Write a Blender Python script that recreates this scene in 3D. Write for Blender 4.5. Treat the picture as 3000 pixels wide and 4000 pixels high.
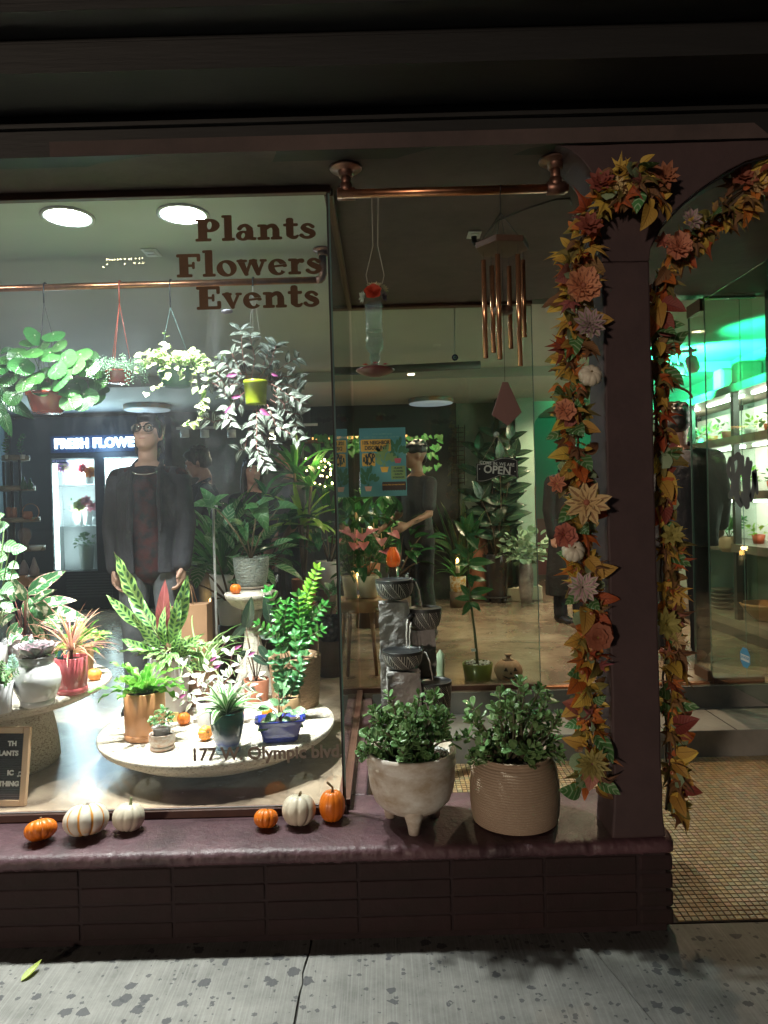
import bpy, bmesh, math, random
from math import sin, cos, pi, radians, sqrt, atan2
from mathutils import Vector as V, Matrix, noise
for _o in list(bpy.data.objects):
 bpy.data.objects.remove(_o)
sc = bpy.context.scene
col = sc.collection
R = random.Random(7)
# ------------------------------------------------------------------ camera
FPX = 2800.0
ROLL = radians(1.55)
PITCH = radians(-0.7)
EYE = V((0, 0, 1.6))
_f = V((0, cos(PITCH), sin(PITCH)))
_r0 = V((1, 0, 0))
_u0 = _r0.cross(_f)
CR = _r0 * cos(ROLL) - _u0 * sin(ROLL)
CU = _r0 * sin(ROLL) + _u0 * cos(ROLL)
cam_d = bpy.data.cameras.new('camera')
cam_d.sensor_fit = 'VERTICAL'
cam_d.sensor_height = 36.0
cam_d.sensor_width = 27.0
cam_d.lens = 36.0 * FPX / 4000.0
cam_d.clip_start = 0.05
cam_d.clip_end = 400
cam = bpy.data.objects.new('camera', cam_d)
cam.matrix_world = Matrix((
 (CR.x, CU.x, -_f.x, EYE.x), (CR.y, CU.y, -_f.y, EYE.y),
 (CR.z, CU.z, -_f.z, EYE.z), (0, 0, 0, 1)))
col.objects.link(cam)
sc.camera = cam
# ------------------------------------------------------------------ night sky, street light level, exposure
world = bpy.data.worlds.new('World')
sc.world = world
world.use_nodes = True
_nt = world.node_tree
_bg = _nt.nodes['Background']
_sky = _nt.nodes.new('ShaderNodeTexSky')
_sky.sky_type = 'NISHITA'
_sky.sun_disc = False
_sky.sun_elevation = radians(24)
_sky.sun_rotation = radians(200)
_hs = _nt.nodes.new('ShaderNodeHueSaturation')
_hs.inputs['Saturation'].default_value = 0.25
_nt.links.new(_sky.outputs[0], _hs.inputs['Color'])
_nt.links.new(_hs.outputs[0], _bg.inputs[0])
_bg.inputs[1].default_value = 0.0022
_sun_d = bpy.data.lights.new('street_glow', 'SUN')
_sun_d.energy = 0.72
_sun_d.angle = radians(4)
_sun_d.color = (1.0, 0.80, 0.62)
_sun = bpy.data.objects.new('street_glow', _sun_d)
_sun.rotation_euler = V((.50, .84, -.10)).to_track_quat('-Z', 'Y').to_euler()
col.objects.link(_sun)
sc.view_settings.view_transform = 'Standard'
sc.view_settings.look = 'None'
sc.view_settings.gamma = 1.0
sc.view_settings.use_curve_mapping = False
sc.view_settings.exposure = 0.25
sc.render.engine = 'CYCLES'
cy = sc.cycles
cy.use_denoising = True
cy.max_bounces = 7
cy.diffuse_bounces = 3
cy.glossy_bounces = 3
cy.transmission_bounces = 5
cy.transparent_max_bounces = 24
cy.sample_clamp_indirect = 4.0
cy.caustics_reflective = False
cy.caustics_refractive = False
cy.blur_glossy = 0.5
def ray(x, y):
 return _f + CR * ((x - 1500) / FPX) + CU * ((2000 - y) / FPX)
def P(x, y, Y):
 """point of the place at depth Y seen at photo position (x, y)"""
 d = ray(x, y)
 return EYE + d * (Y / d.y)
def PZ(x, y, z):
 d = ray(x, y)
 return EYE + d * ((z - EYE.z) / d.z)
# ------------------------------------------------------------------ objects
def tag(o, label=None, cat=None, group=None, kind=None):
 if label: o['label'] = label
 if cat: o['category'] = cat
 if group: o['group'] = group
 if kind: o['kind'] = kind
 return o
def thing(name, label, cat, loc, group=None):
 o = bpy.data.objects.new(name, None)
 o.empty_display_size = 0.05
 o.location = loc
 col.objects.link(o)
 o.matrix_world = Matrix.Translation(V(loc))
 return tag(o, label, cat, group)
def wloc(o):
 p = V(o.location)
 if o.parent: p = p + wloc(o.parent)
 return p
def link(name, me, parent=None, mw=None):
 """object with world matrix mw, parented (parents are never rotated)"""
 o = bpy.data.objects.new(name, me)
 col.objects.link(o)
 if mw is None: mw = Matrix.Identity(4)
 if parent is not None:
  o.parent = parent
  mw = Matrix.Translation(-PW(parent)) @ mw
 o.matrix_basis = mw
 return o
_pw = {}
def PW(o):
 k = o.name
 if k not in _pw:
  _pw[k] = o.matrix_basis.translation.copy() + (PW(o.parent) if o.parent else V((0, 0, 0)))
 return _pw[k]
class MB:
 def __init__(s):
  s.v, s.f, s.m, s.sm, s.uv = [], [], [], [], {}
 def add(s, vs, fs, mi=0, smooth=False):
  b = len(s.v)
  s.v += [tuple(p) for p in vs]
  for f in fs:
   s.f.append(tuple(i + b for i in f)); s.m.append(mi); s.sm.append(smooth)
  return s
 def box(s, x0, x1, y0, y1, z0, z1, mi=0):
  vs = [(x, y, z) for z in (z0, z1) for y in (y0, y1) for x in (x0, x1)]
  return s.add(vs, [(0, 2, 3, 1), (4, 5, 7, 6), (0, 1, 5, 4), (2, 6, 7, 3), (0, 4, 6, 2), (1, 3, 7, 5)], mi)
 def bbox(s, x0, x1, y0, y1, z0, z1, b=0.004, mi=0):
  """box with chamfered edges"""
  if x1 < x0: x0, x1 = x1, x0
  if y1 < y0: y0, y1 = y1, y0
  if z1 < z0: z0, z1 = z1, z0
  bm = bmesh.new()
  bmesh.ops.create_cube(bm, size=1)
  for v in bm.verts:
   v.co = V(((x0 + x1) / 2 + v.co.x * (x1 - x0), (y0 + y1) / 2 + v.co.y * (y1 - y0), (z0 + z1) / 2 + v.co.z * (z1 - z0)))
  b = min(b, (x1 - x0) * .45, (y1 - y0) * .45, (z1 - z0) * .45)
  bmesh.ops.bevel(bm, geom=bm.edges[:], offset=b, segments=2, affect='EDGES', profile=.5)
  s.add([v.co[:] for v in bm.verts], [[v.index for v in f.verts] for f in bm.faces], mi)
  bm.free()
  return s
 def prism(s, poly, axis, d0, d1, mi=0):
  """closed 2-D polygon extruded along axis ('x','y','z') from d0 to d1"""
  def p3(a, b, d):
   return {'x': (d, a, b), 'y': (a, d, b), 'z': (a, b, d)}[axis]
  n = len(poly)
  vs = [p3(a, b, d0) for a, b in poly] + [p3(a, b, d1) for a, b in poly]
  fs = [tuple(range(n)), tuple(range(2 * n - 1, n - 1, -1))]
  fs += [(i, i + n, (i + 1) % n + n, (i + 1) % n) for i in range(n)]
  return s.add(vs, fs, mi)
 def lathe(s, prof, n=32, c=(0, 0, 0), mi=0, smooth=True, fn=None, closed=False):
  """prof: list of (r, z); fn(r, z, angle) -> r"""
  vs, fs = [], []
  k = len(prof)
  for r, z in prof:
   for i in range(n):
    a = 2 * pi * i / n
    rr = fn(r, z, a) if fn else r
    vs.append((c[0] + rr * cos(a), c[1] + rr * sin(a), c[2] + z))
  for j in range(k - 1):
   for i in range(n):
    a, b = j * n + i, j * n + (i + 1) % n
    fs.append((a, b, b + n, a + n))
  if prof[0][0] > 1e-5: fs.append(tuple(range(n - 1, -1, -1)))
  if prof[-1][0] > 1e-5 and not closed: fs.append(tuple((k - 1) * n + i for i in range(n)))
  return s.add(vs, fs, mi, smooth)
 def tube(s, pts, r, n=8, mi=0, caps=True, smooth=True):
  pts = [V(p) for p in pts]
  k = len(pts)
  rs = r if isinstance(r, (list, tuple)) else [r] * k
  vs, fs = [], []
  t0 = (pts[1] - pts[0]).normalized()
  nrm = t0.orthogonal().normalized()
  for i, p in enumerate(pts):
   t = (pts[min(i + 1, k - 1)] - pts[max(i - 1, 0)])
   t = t.normalized() if t.length > 1e-9 else t0
   nrm = (nrm - t * nrm.dot(t))
   nrm = nrm.normalized() if nrm.length > 1e-6 else t.orthogonal().normalized()
   b = t.cross(nrm)
   for j in range(n):
    a = 2 * pi * j / n
    vs.append(p + (nrm * cos(a) + b * sin(a)) * rs[i])
  for i in range(k - 1):
   for j in range(n):
    a, b = i * n + j, i * n + (j + 1) % n
    fs.append((a, b, b + n, a + n))
  if caps:
   fs.append(tuple(range(n - 1, -1, -1))); fs.append(tuple((k - 1) * n + j for j in range(n)))
  return s.add(vs, fs, mi, smooth)
 def ball(s, c, r, n=10, m=7, mi=0, sq=(1, 1, 1)):
  vs, fs = [], []
  for i in range(m + 1):
   t = pi * i / m
   for j in range(n):
    a = 2 * pi * j / n
    vs.append((c[0] + r * sq[0] * sin(t) * cos(a), c[1] + r * sq[1] * sin(t) * sin(a), c[2] - r * sq[2] * cos(t)))
  for i in range(m):
   for j in range(n):
    a, b = i * n + j, i * n + (j + 1) % n
    fs.append((a, b, b + n, a + n))
  return s.add(vs, fs, mi, True)
 def mesh(s, name, mats):
  me = bpy.data.meshes.new(name)
  me.from_pydata(s.v, [], s.f)
  for m in (mats if isinstance(mats, (list, tuple)) else [mats]):
   me.materials.append(m)
  me.polygons.foreach_set('material_index', s.m)
  me.polygons.foreach_set('use_smooth', s.sm)
  me.validate()
  me.update()
  return me
 def build(s, name, mats, parent=None, off=None, mw=None, **kw):
  me = s.mesh(name, mats)
  o = link(name, me, parent, mw)
  return tag(o, **kw) if kw else o
def struct(name, mb, mats, **kw):
 return tag(mb.build(name, mats), kind='structure', **kw)
def single(name, mb, mats, label, cat, group=None, kind=None):
 """a thing that is one mesh, its origin put at its base"""
 me = mb.mesh(name, mats)
 xs = [v.co for v in me.vertices]
 c = V((sum(v.x for v in xs) / len(xs), sum(v.y for v in xs) / len(xs), min(v.z for v in xs)))
 me.transform(Matrix.Translation(-c))
 o = link(name, me, None, Matrix.Translation(c))
 return tag(o, label, cat, group, kind)
# ------------------------------------------------------------------ materials
_mats = {}
class NT:
 def __init__(s, m):
  s.t = m.node_tree
  s.b = s.t.nodes['Principled BSDF']
  s.out = s.t.nodes['Material Output']
 def n(s, typ, **kw):
  x = s.t.nodes.new('ShaderNode' + typ)
  for k, v in kw.items():
   if k.startswith('i'):
    x.inputs[int(k[1:])].default_value = v
   else:
    setattr(x, k, v)
  return x
 def l(s, a, b):
  s.t.links.new(a, b)
 def math(s, op, a, b=None, clamp=False):
  x = s.n('Math', operation=op, use_clamp=clamp)
  for i, q in enumerate((a, b)):
   if q is None: continue
   if isinstance(q, (int, float)): x.inputs[i].default_value = q
   else: s.l(q, x.inputs[i])
  return x.outputs[0]
 def mix(s, fac, a, b):
  x = s.n('MixRGB')
  for i, q in enumerate((fac, a, b)):
   if isinstance(q, (int, float)): x.inputs[i].default_value = q
   elif isinstance(q, (tuple, list)): x.inputs[i].default_value = (*q[:3], 1)
   else: s.l(q, x.inputs[i])
  return x.outputs[0]
 def ramp(s, fac, stops):
  x = s.n('ValToRGB')
  e = x.color_ramp.elements
  while len(e) < len(stops): e.new(.5)
  for i, (p, c) in enumerate(stops):
   e[i].position = p
   e[i].color = (*c[:3], 1) if isinstance(c, (tuple, list)) else (c, c, c, 1)
  s.l(fac, x.inputs[0])
  return x.outputs[0]
 def noise(s, scale, detail=4, rough=.6, vec=None, dist=0):
  x = s.n('TexNoise')
  x.inputs['Scale'].default_value = scale
  x.inputs['Detail'].default_value = detail
  x.inputs['Roughness'].default_value = rough
  x.inputs['Distortion'].default_value = dist
  if vec is not None: s.l(vec, x.inputs[0])
  return x.outputs[0]
 def coord(s, which='Object', sx=1, sy=1, sz=1):
  t = s.n('TexCoord')
  if (sx, sy, sz) == (1, 1, 1): return t.outputs[which]
  m = s.n('Mapping')
  m.inputs['Scale'].default_value = (sx, sy, sz)
  s.l(t.outputs[which], m.inputs[0])
  return m.outputs[0]
 def wpos(s, sx=1, sy=1, sz=1):
  t = s.n('NewGeometry')
  m = s.n('Mapping')
  m.inputs['Scale'].default_value = (sx, sy, sz)
  s.l(t.outputs['Position'], m.inputs[0])
  return m.outputs[0]
 def bump(s, h, strength=.3, dist=.01):
  x = s.n('Bump')
  x.inputs['Strength'].default_value = strength
  x.inputs['Distance'].default_value = dist
  s.l(h, x.inputs['Height'])
  s.l(x.outputs[0], s.b.inputs['Normal'])
def newmat(name):
 m = bpy.data.materials.new(name)
 m.use_nodes = True
 return m, NT(m)
def mat(name, c=(.5, .5, .5), rough=.6, metal=0, c2=None, ns=8, amt=.5, bump=0, bs=60, bd=.004, emit=None, es=1, coat=0,
  trans=0, alpha=1, spec=None, stretch=(1, 1, 1), sss=0, rvar=0, jit=0):
 if name in _mats: return _mats[name]
 m, t = newmat(name)
 b = t.b
 b.inputs['Base Color'].default_value = (*c, 1)
 b.inputs['Roughness'].default_value = rough
 b.inputs['Metallic'].default_value = metal
 b.inputs['Coat Weight'].default_value = coat
 b.inputs['Coat Roughness'].default_value = .08
 if spec is not None: b.inputs['Specular IOR Level'].default_value = spec
 if trans: b.inputs['Transmission Weight'].default_value = trans
 if alpha < 1: b.inputs['Alpha'].default_value = alpha
 co = t.coord('Object', *stretch)
 cc = None
 if c2 is not None:
  nz = t.noise(ns, 5, .65, co)
  f = t.ramp(nz, [(.5 - amt / 2, 0), (.5 + amt / 2, 1)])
  cc = t.mix(f, c, c2)
 if jit:
  oi = t.n('ObjectInfo')
  h = t.n('HueSaturation')
  v = t.math('MULTIPLY_ADD', oi.outputs['Random'], jit)
  v.node.inputs[2].default_value = 1 - jit / 2
  t.l(v, h.inputs['Value'])
  if cc is None: h.inputs['Color'].default_value = (*c, 1)
  else: t.l(cc, h.inputs['Color'])
  cc = h.outputs[0]
 if cc is not None: t.l(cc, b.inputs['Base Color'])
 if rvar:
  nz = t.noise(ns * 2.3, 4, .6, co)
  r = t.math('MULTIPLY_ADD', nz, rvar)
  r.node.inputs[2].default_value = rough - rvar / 2
  t.l(r, b.inputs['Roughness'])
 if bump:
  t.bump(t.noise(bs, 4, .6, co), bump, bd)
 if emit:
  b.inputs['Emission Color'].default_value = (*emit, 1)
  b.inputs['Emission Strength'].default_value = es
 _mats[name] = m
 return m
def emitmat(name, c, s):
 return mat(name, (0.02, .02, .02), .5, emit=c, es=s)
def glassmat(name, tint=(.93, .97, .95), refl=1.0, dirt_haze=0.0):
 """pane: clear, mirror-like by Fresnel, a film of dust and smears"""
 if name in _mats: return _mats[name]
 m, t = newmat(name)
 t.t.nodes.remove(t.b)
 tr = t.n('BsdfTransparent'); tr.inputs[0].default_value = (*tint, 1)
 gl = t.n('BsdfGlossy'); gl.inputs['Roughness'].default_value = 0.0
 ge = t.n('NewGeometry')
 dt = t.n('VectorMath', operation='DOT_PRODUCT')
 t.l(ge.outputs['Normal'], dt.inputs[0]); t.l(ge.outputs['Incoming'], dt.inputs[1])
 cs = t.math('ABSOLUTE', dt.outputs['Value'])
 f = t.math('POWER', t.math('SUBTRACT', 1, cs), 5)
 f = t.math('ADD', t.math('MULTIPLY', f, .93 * min(refl, 1)), .04 * refl, True)
 mx = t.n('MixShader')
 t.l(f, mx.inputs[0]); t.l(tr.outputs[0], mx.inputs[1]); t.l(gl.outputs[0], mx.inputs[2])
 res = mx.outputs[0]
 if dirt_haze:
  df = t.n('BsdfTranslucent'); df.inputs[0].default_value = (.75, .82, .9, 1)
  co = t.n('NewGeometry').outputs['Position']
  mp = t.n('Mapping'); t.l(co, mp.inputs[0])
  mp.inputs['Rotation'].default_value = (0, radians(35), 0)
  mp.inputs['Scale'].default_value = (6, 1, 2.2)
  n1 = t.noise(1.3, 6, .65, mp.outputs[0], .4)
  n2 = t.noise(1.1, 3, .5, co)
  a = t.math('MULTIPLY', t.ramp(n1, [(.52, 0), (.85, .6)]), t.ramp(n2, [(.45, 0), (.7, 1)]))
  sp = t.ramp(t.noise(120, 2, .5, co), [(.72, 0), (.76, 1)])
  a = t.math('ADD', a, t.math('MULTIPLY', sp, .5))
  a = t.math('ADD', t.math('MULTIPLY', a, dirt_haze), dirt_haze * .12, True)
  m2 = t.n('MixShader')
  t.l(a, m2.inputs[0]); t.l(res, m2.inputs[1]); t.l(df.outputs[0], m2.inputs[2])
  res = m2.outputs[0]
 t.l(res, t.out.inputs[0])
 _mats[name] = m
 return m
def leafmat(name, base, base2=None, edge=None, ew=.78, mid=None, mw=.06, band=None, b0=.15, b1=.6, vein=None, vf=16, vt=.75, spots=None,
   blotch=None, bl=.55, rough=.35, trans=.18, under=None, dots=None, jit=.35, coat=0):
 if name in _mats: return _mats[name]
 m, t = newmat(name)
 b = t.b
 uv = t.n('UVMap')
 sep = t.n('SeparateXYZ'); t.l(uv.outputs[0], sep.inputs[0])
 u, v = sep.outputs[0], sep.outputs[1]
 a = t.math('ABSOLUTE', t.math('SUBTRACT', t.math('MULTIPLY', u, 2), 1))
 oc = t.coord('Object')
 nz = t.noise(7, 4, .6, oc)
 aj = t.math('ADD', a, t.math('MULTIPLY', t.math('SUBTRACT', nz, .5), .55))
 c = t.mix(nz, base, base2 or tuple(q * .7 for q in base))
 if blotch is not None:
  n3 = t.noise(4.5, 3, .5, oc, .6)
  c = t.mix(t.ramp(n3, [(bl - .02, 0), (bl + .02, 1)]), c, blotch)
 if band is not None:
  f = t.math('MULTIPLY', t.math('GREATER_THAN', aj, b0), t.math('LESS_THAN', aj, b1))
  c = t.mix(f, c, band)
 if vein is not None:
  w = t.math('SUBTRACT', v, t.math('MULTIPLY', a, .22))
  s_ = t.math('SINE', t.math('MULTIPLY', w, vf * 6.283))
  f = t.ramp(s_, [(vt, 0), (min(vt + .15, .999), 1)])
  c = t.mix(f, c, vein)
 if spots is not None:
  sgn = t.math('GREATER_THAN', u, .5)
  w = t.math('ADD', t.math('MULTIPLY', v, 9), t.math('MULTIPLY', sgn, .5))
  w = t.math('SUBTRACT', w, t.math('MULTIPLY', a, .9))
  fr = t.math('SUBTRACT', t.math('FRACT', w), .5)
  q = t.math('ADD', t.math('POWER', t.math('MULTIPLY', fr, 3.3), 2), t.math('POWER', t.math('MULTIPLY', t.math('SUBTRACT', a, .48), 2.9), 2))
  c = t.mix(t.math('LESS_THAN', q, 1), c, spots)
 if edge is not None:
  c = t.mix(t.math('GREATER_THAN', aj, ew), c, edge)
 if mid is not None:
  c = t.mix(t.math('LESS_THAN', a, mw), c, mid)
 if dots is not None:
  d = t.math('ADD', t.math('POWER', t.math('SUBTRACT', u, .5), 2), t.math('POWER', t.math('SUBTRACT', v, .42), 2))
  c = t.mix(t.math('LESS_THAN', d, .0016), c, dots)
 if under is not None:
  g = t.n('NewGeometry')
  c = t.mix(g.outputs['Backfacing'], c, under)
 oi = t.n('ObjectInfo')
 h = t.n('HueSaturation')
 vv = t.math('MULTIPLY_ADD', oi.outputs['Random'], jit); vv.node.inputs[2].default_value = 1 - jit / 2
 hh = t.math('MULTIPLY_ADD', oi.outputs['Random'], .03); hh.node.inputs[2].default_value = .485
 t.l(vv, h.inputs['Value']); t.l(hh, h.inputs['Hue']); t.l(c, h.inputs['Color'])
 c = h.outputs[0]
 t.l(c, b.inputs['Base Color'])
 b.inputs['Roughness'].default_value = rough
 b.inputs['Coat Weight'].default_value = coat
 w = t.math('SUBTRACT', v, t.math('MULTIPLY', a, .25))
 s_ = t.math('SINE', t.math('MULTIPLY', w, 60))
 mm = t.math('MULTIPLY', t.ramp(a, [(0, 0), (.12, 1)]), 3)
 t.bump(t.math('ADD', s_, mm), .22, .004)
 tl = t.n('BsdfTranslucent'); t.l(c, tl.inputs[0])
 mx = t.n('MixShader'); mx.inputs[0].default_value = trans
 t.l(b.outputs[0], mx.inputs[1]); t.l(tl.outputs[0], mx.inputs[2])
 t.l(mx.outputs[0], t.out.inputs[0])
 _mats[name] = m
 return m
# ------------------------------------------------------------------ leaves
def outline(shape, t):
 if shape == 'ovate': return sin(pi * t ** .8) ** .8 * (1 - .25 * t) if 0 < t < 1 else 0
 if shape == 'lance': return sin(pi * t ** .75) ** .9 if 0 < t < 1 else 0
 if shape == 'spoon': return (sin(pi * t ** 1.7) ** .6 if 0 < t < 1 else 0)
 if shape == 'round': return sqrt(max(0, 1 - (2 * t - 1) ** 2))
 if shape == 'heart': return ((1 - t) ** .7 * min(1, (t * 9 + .35)) ** .5) * 1.05
 if shape == 'strap': return min(1, t * 8 + .4) * (1 - t ** 5)
 if shape == 'arrow': return (1 - t) ** .75 * 1.0
 return 1
_leaf = {}
def leafmesh(m, shape='ovate', w=.5, curl=.15, fold=.12, wavy=0, n=7, k=4, thick=0, seed=0, name='leaf'):
 key = (m.name, shape, w, curl, fold, wavy, n, k, thick, seed, name)
 if key in _leaf: return _leaf[key]
 rr = random.Random(seed)
 vs, fs, uvs = [], [], []
 ph = rr.random() * 6
 tw = rr.uniform(-.15, .15)
 for i in range(n + 1):
  t = i / n
  hw = outline(shape, t) * w / 2
  a = curl * 2.2 * t
  y = sin(a) / (curl * 2.2) if abs(curl) > 1e-3 else t
  z = -(1 - cos(a)) / (curl * 2.2) if abs(curl) > 1e-3 else 0
  for j in range(k + 1):
   s = 2 * j / k - 1
   xx = s * hw
   zz = z + abs(s) * hw * 2 * fold + tw * s * hw * t
   if wavy: zz += wavy * sin(t * 21 + ph + (1.5 if s > 0 else 0)) * abs(s) ** 2 * w
   yy = y
   if shape in ('heart', 'arrow') and i < 3: yy = y - abs(s) ** 1.5 * (.16 if shape == 'heart' else .3) * (1 - t * 2)
   vs.append((xx, yy, zz)); uvs.append((s * .5 + .5, t))
 for i in range(n):
  for j in range(k):
   a = i * (k + 1) + j
   fs.append((a, a + 1, a + k + 2, a + k + 1))
 if thick:
  nb = len(vs)
  vs += [(x, y, z - thick * sqrt(max(0.02, 1 - (2 * q[0] - 1) ** 2))) for (x, y, z), q in zip(vs, uvs)]
  uvs += uvs[:]
  fs += [tuple(q + nb for q in reversed(f)) for f in fs[:]]
  for i in range(n):
   a, b = i * (k + 1), (i + 1) * (k + 1)
   fs.append((a, b, b + nb, a + nb)); fs.append((a + k, a + k + nb, b + k + nb, b + k))
 me = bpy.data.meshes.new(name)
 me.from_pydata(vs, [], fs)
 ul = me.uv_layers.new(name='UVMap')
 for lp in me.loops: ul.data[lp.index].uv = uvs[lp.vertex_index]
 me.polygons.foreach_set('use_smooth', [True] * len(fs))
 me.materials.append(m)
 me.update()
 _leaf[key] = me
 return me
def palmate(m, lobes=5, w=.8, seed=0, name='leaf', curl=.2):
 """maple-like leaf with pointed lobes"""
 key = ('palm', m.name, lobes, w, seed, curl)
 if key in _leaf: return _leaf[key]
 rr = random.Random(seed)
 pts = []
 for i in range(lobes):
  a = (i - (lobes - 1) / 2) * (pi * 1.45 / lobes)
  L = (1 - .1 * abs(i - (lobes - 1) / 2)) * rr.uniform(.85, 1.05)
  pts.append((a - .14, L * .62)); pts.append((a, L)); pts.append((a + .14, L * .62))
  if i < lobes - 1: pts.append((a + pi * 1.45 / lobes / 2, L * .42))
 pts = [(-pi * .85, .22)] + pts + [(pi * .85, .22)]
 vs, uvs, fs = [(0, .25, 0.02)], [(.5, .3)], []
 for a, r in pts:
  x, y = sin(a) * r * w * .75, .25 + cos(a) * r * .75
  z = -curl * r * r + rr.uniform(-.03, .03)
  vs.append((x, y, z)); uvs.append((x / w + .5, y))
 for a, r in pts:
  x, y = sin(a) * r * w * .38, .25 + cos(a) * r * .38
  vs.append((x, y, -curl * r * r * .2 + .03 * cos(a * 6))); uvs.append((x / w + .5, y))
 n = len(pts)
 for i in range(n - 1):
  fs.append((i + 1, i + 2, n + i + 2, n + i + 1)); fs.append((n + i + 1, n + i + 2, 0))
 fs.append((0, 2 * n, n + 1))
 me = bpy.data.meshes.new(name)
 me.from_pydata(vs, [], fs)
 ul = me.uv_layers.new(name='UVMap')
 for lp in me.loops: ul.data[lp.index].uv = uvs[lp.vertex_index]
 me.polygons.foreach_set('use_smooth', [True] * len(fs))
 me.materials.append(m)
 me.update()
 _leaf[key] = me
 return me
def omat(p, d, nrm=V((0, 0, 1)), s=1.0, sx=None):
 d = V(d).normalized()
 nrm = V(nrm)
 nrm = nrm - d * nrm.dot(d)
 if nrm.length < 1e-4: nrm = d.orthogonal()
 nrm.normalize()
 x = d.cross(nrm)
 sx = s if sx is None else sx
 return Matrix(((x.x * sx, d.x * s, nrm.x * s, p[0]), (x.y * sx, d.y * s, nrm.y * s, p[1]), (x.z * sx, d.z * s, nrm.z * s, p[2]), (0, 0, 0, 1)))
def leaf(me, p, d, nrm, s, parent, name='leaf', sx=None):
 return link(name, me, parent, omat(p, d, nrm, s, sx))
def ribbon(m, pts, w, parent, name='leaf', prof=None, wavy=0, fold=.2, up=None, k=2, seed=0):
 """a long leaf swept along pts; w = greatest full width"""
 pts = [V(p) for p in pts]
 n = len(pts)
 vs, fs, uvs = [], [], []
 for i, p in enumerate(pts):
  t = i / (n - 1)
  d = (pts[min(i + 1, n - 1)] - pts[max(i - 1, 0)]).normalized()
  u = V(up) if up is not None else V((0, 0, 1))
  side = d.cross(u)
  side = side.normalized() if side.length > 1e-3 else V((1, 0, 0))
  nr = side.cross(d)
  hw = (prof(t) if prof else sin(pi * min(1, t * .92 + .08)) ** .6) * w / 2
  for j in range(k + 1):
   s = 2 * j / k - 1
   q = p + side * (s * hw) + nr * (abs(s) * hw * fold * 2)
   if wavy: q = q + nr * (wavy * w * sin(t * n * 1.3 + seed + (1.6 if s > 0 else 0)) * abs(s)) + side * (s * wavy * w * .3 * cos(t * n * 1.3 + seed))
   vs.append(q - PW(parent)); uvs.append((s * .5 + .5, t))
 for i in range(n - 1):
  for j in range(k):
   a = i * (k + 1) + j
   fs.append((a, a + 1, a + k + 2, a + k + 1))
 me = bpy.data.meshes.new(name)
 me.from_pydata([tuple(q) for q in vs], [], fs)
 ul = me.uv_layers.new(name='UVMap')
 for lp in me.loops: ul.data[lp.index].uv = uvs[lp.vertex_index]
 me.polygons.foreach_set('use_smooth', [True] * len(fs))
 me.materials.append(m)
 me.update()
 o = bpy.data.objects.new(name, me)
 col.objects.link(o)
 o.parent = parent
 return o
def arc(p, az, el, L, droop, n=8, bend=0):
 """points of a stem or strap starting at p, azimuth az, elevation el, falling by droop radians"""
 q = V(p); out = [q.copy()]
 for i in range(n):
  e = el - droop * ((i + .5) / n) ** 1.3
  a = az + bend * i / n
  q = q + V((cos(a) * cos(e), sin(a) * cos(e), sin(e))) * (L / n)
  out.append(q.copy())
 return out
# ------------------------------------------------------------------ text
def txt(name, body, size, p, m, parent=None, rot=(pi / 2, 0, 0), align='CENTER', ext=.0006, off=0, sx=1, shear=0, space=1, **kw):
 cu = bpy.data.curves.new(name, 'FONT')
 cu.body = body; cu.size = size; cu.align_x = align; cu.align_y = 'CENTER'
 cu.extrude = ext; cu.offset = off; cu.shear = shear; cu.space_character = space
 cu.resolution_u = 3
 tmp = bpy.data.objects.new(name, cu)
 col.objects.link(tmp)
 dg = bpy.context.evaluated_depsgraph_get()
 me = bpy.data.meshes.new_from_object(tmp.evaluated_get(dg))
 bpy.data.objects.remove(tmp)
 me.materials.clear(); me.materials.append(m)
 from mathutils import Euler
 mw = Matrix.Translation(V(p)) @ Euler(rot).to_matrix().to_4x4() @ Matrix.Diagonal((sx, 1, 1, 1))
 o = link(name, me, parent, mw)
 return tag(o, **kw) if kw else o
# ================================================================== THE SETTING
XC = -0.192          # corner of the shop window
YW, YR, YF = 2.92, 4.70, 2.62   # window plane, rear pane plane, face of the low wall
ZS, ZF, ZC = 0.34, 0.36, 2.89   # sill, shop floor, soffit
M_soffit = mat('soffit_paint', (.11, .075, .068), .75, c2=(.05, .036, .035), ns=3, amt=.5, bump=.25, bs=14, bd=.01)
M_black = mat('black_fascia', (.006, .006, .0065), .6, c2=(.014, .014, .014), ns=4, amt=.4, bump=.3, bs=30, stretch=(.3, 1, 3))
M_wallp = mat('plum_render', (.075, .044, .045), .7, c2=(.05, .030, .032), ns=6, bump=.35, bs=35, bd=.004)
M_sill = mat('plum_sill_paint', (.118, .058, .070), .5, c2=(.05, .026, .032), ns=4, amt=.3, bump=.9, bs=40, bd=.005, rvar=.3)
M_brick = mat('plum_brick', (.032, .0105, .013), .85, c2=(.012, .008, .006), ns=4, amt=.5, bump=.5, bs=60, bd=.003, jit=.3)
M_joint = mat('plum_joint', (.016, .008, .009), .9, c2=(.03, .016, .018), ns=20)
M_frame = mat('brown_frame', (.11, .045, .03), .5, c2=(.07, .03, .022), ns=12, bump=.15)
M_blackgap = mat('black_rubber', (.012, .012, .014), .4)
M_gedge = mat('glass_edge', (.12, .2, .19), .15, spec=.8)
M_glass = glassmat('shop_glass', (.93, .965, .95), 1.25, .04)
M_glass2 = glassmat('clear_glass', (.90, .95, .92), 1.3, .02)
M_glassd = glassmat('door_glass', (.90, .985, .94), 1.4, .01)
M_int = mat('sage_ceiling_paint', (.46, .48, .44), .75, c2=(.40, .42, .38), ns=1.2, amt=.5, bump=.1, bs=20)
M_sage = mat('sage_wall_paint', (.30, .38, .30), .7, c2=(.17, .25, .21), ns=2)
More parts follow.
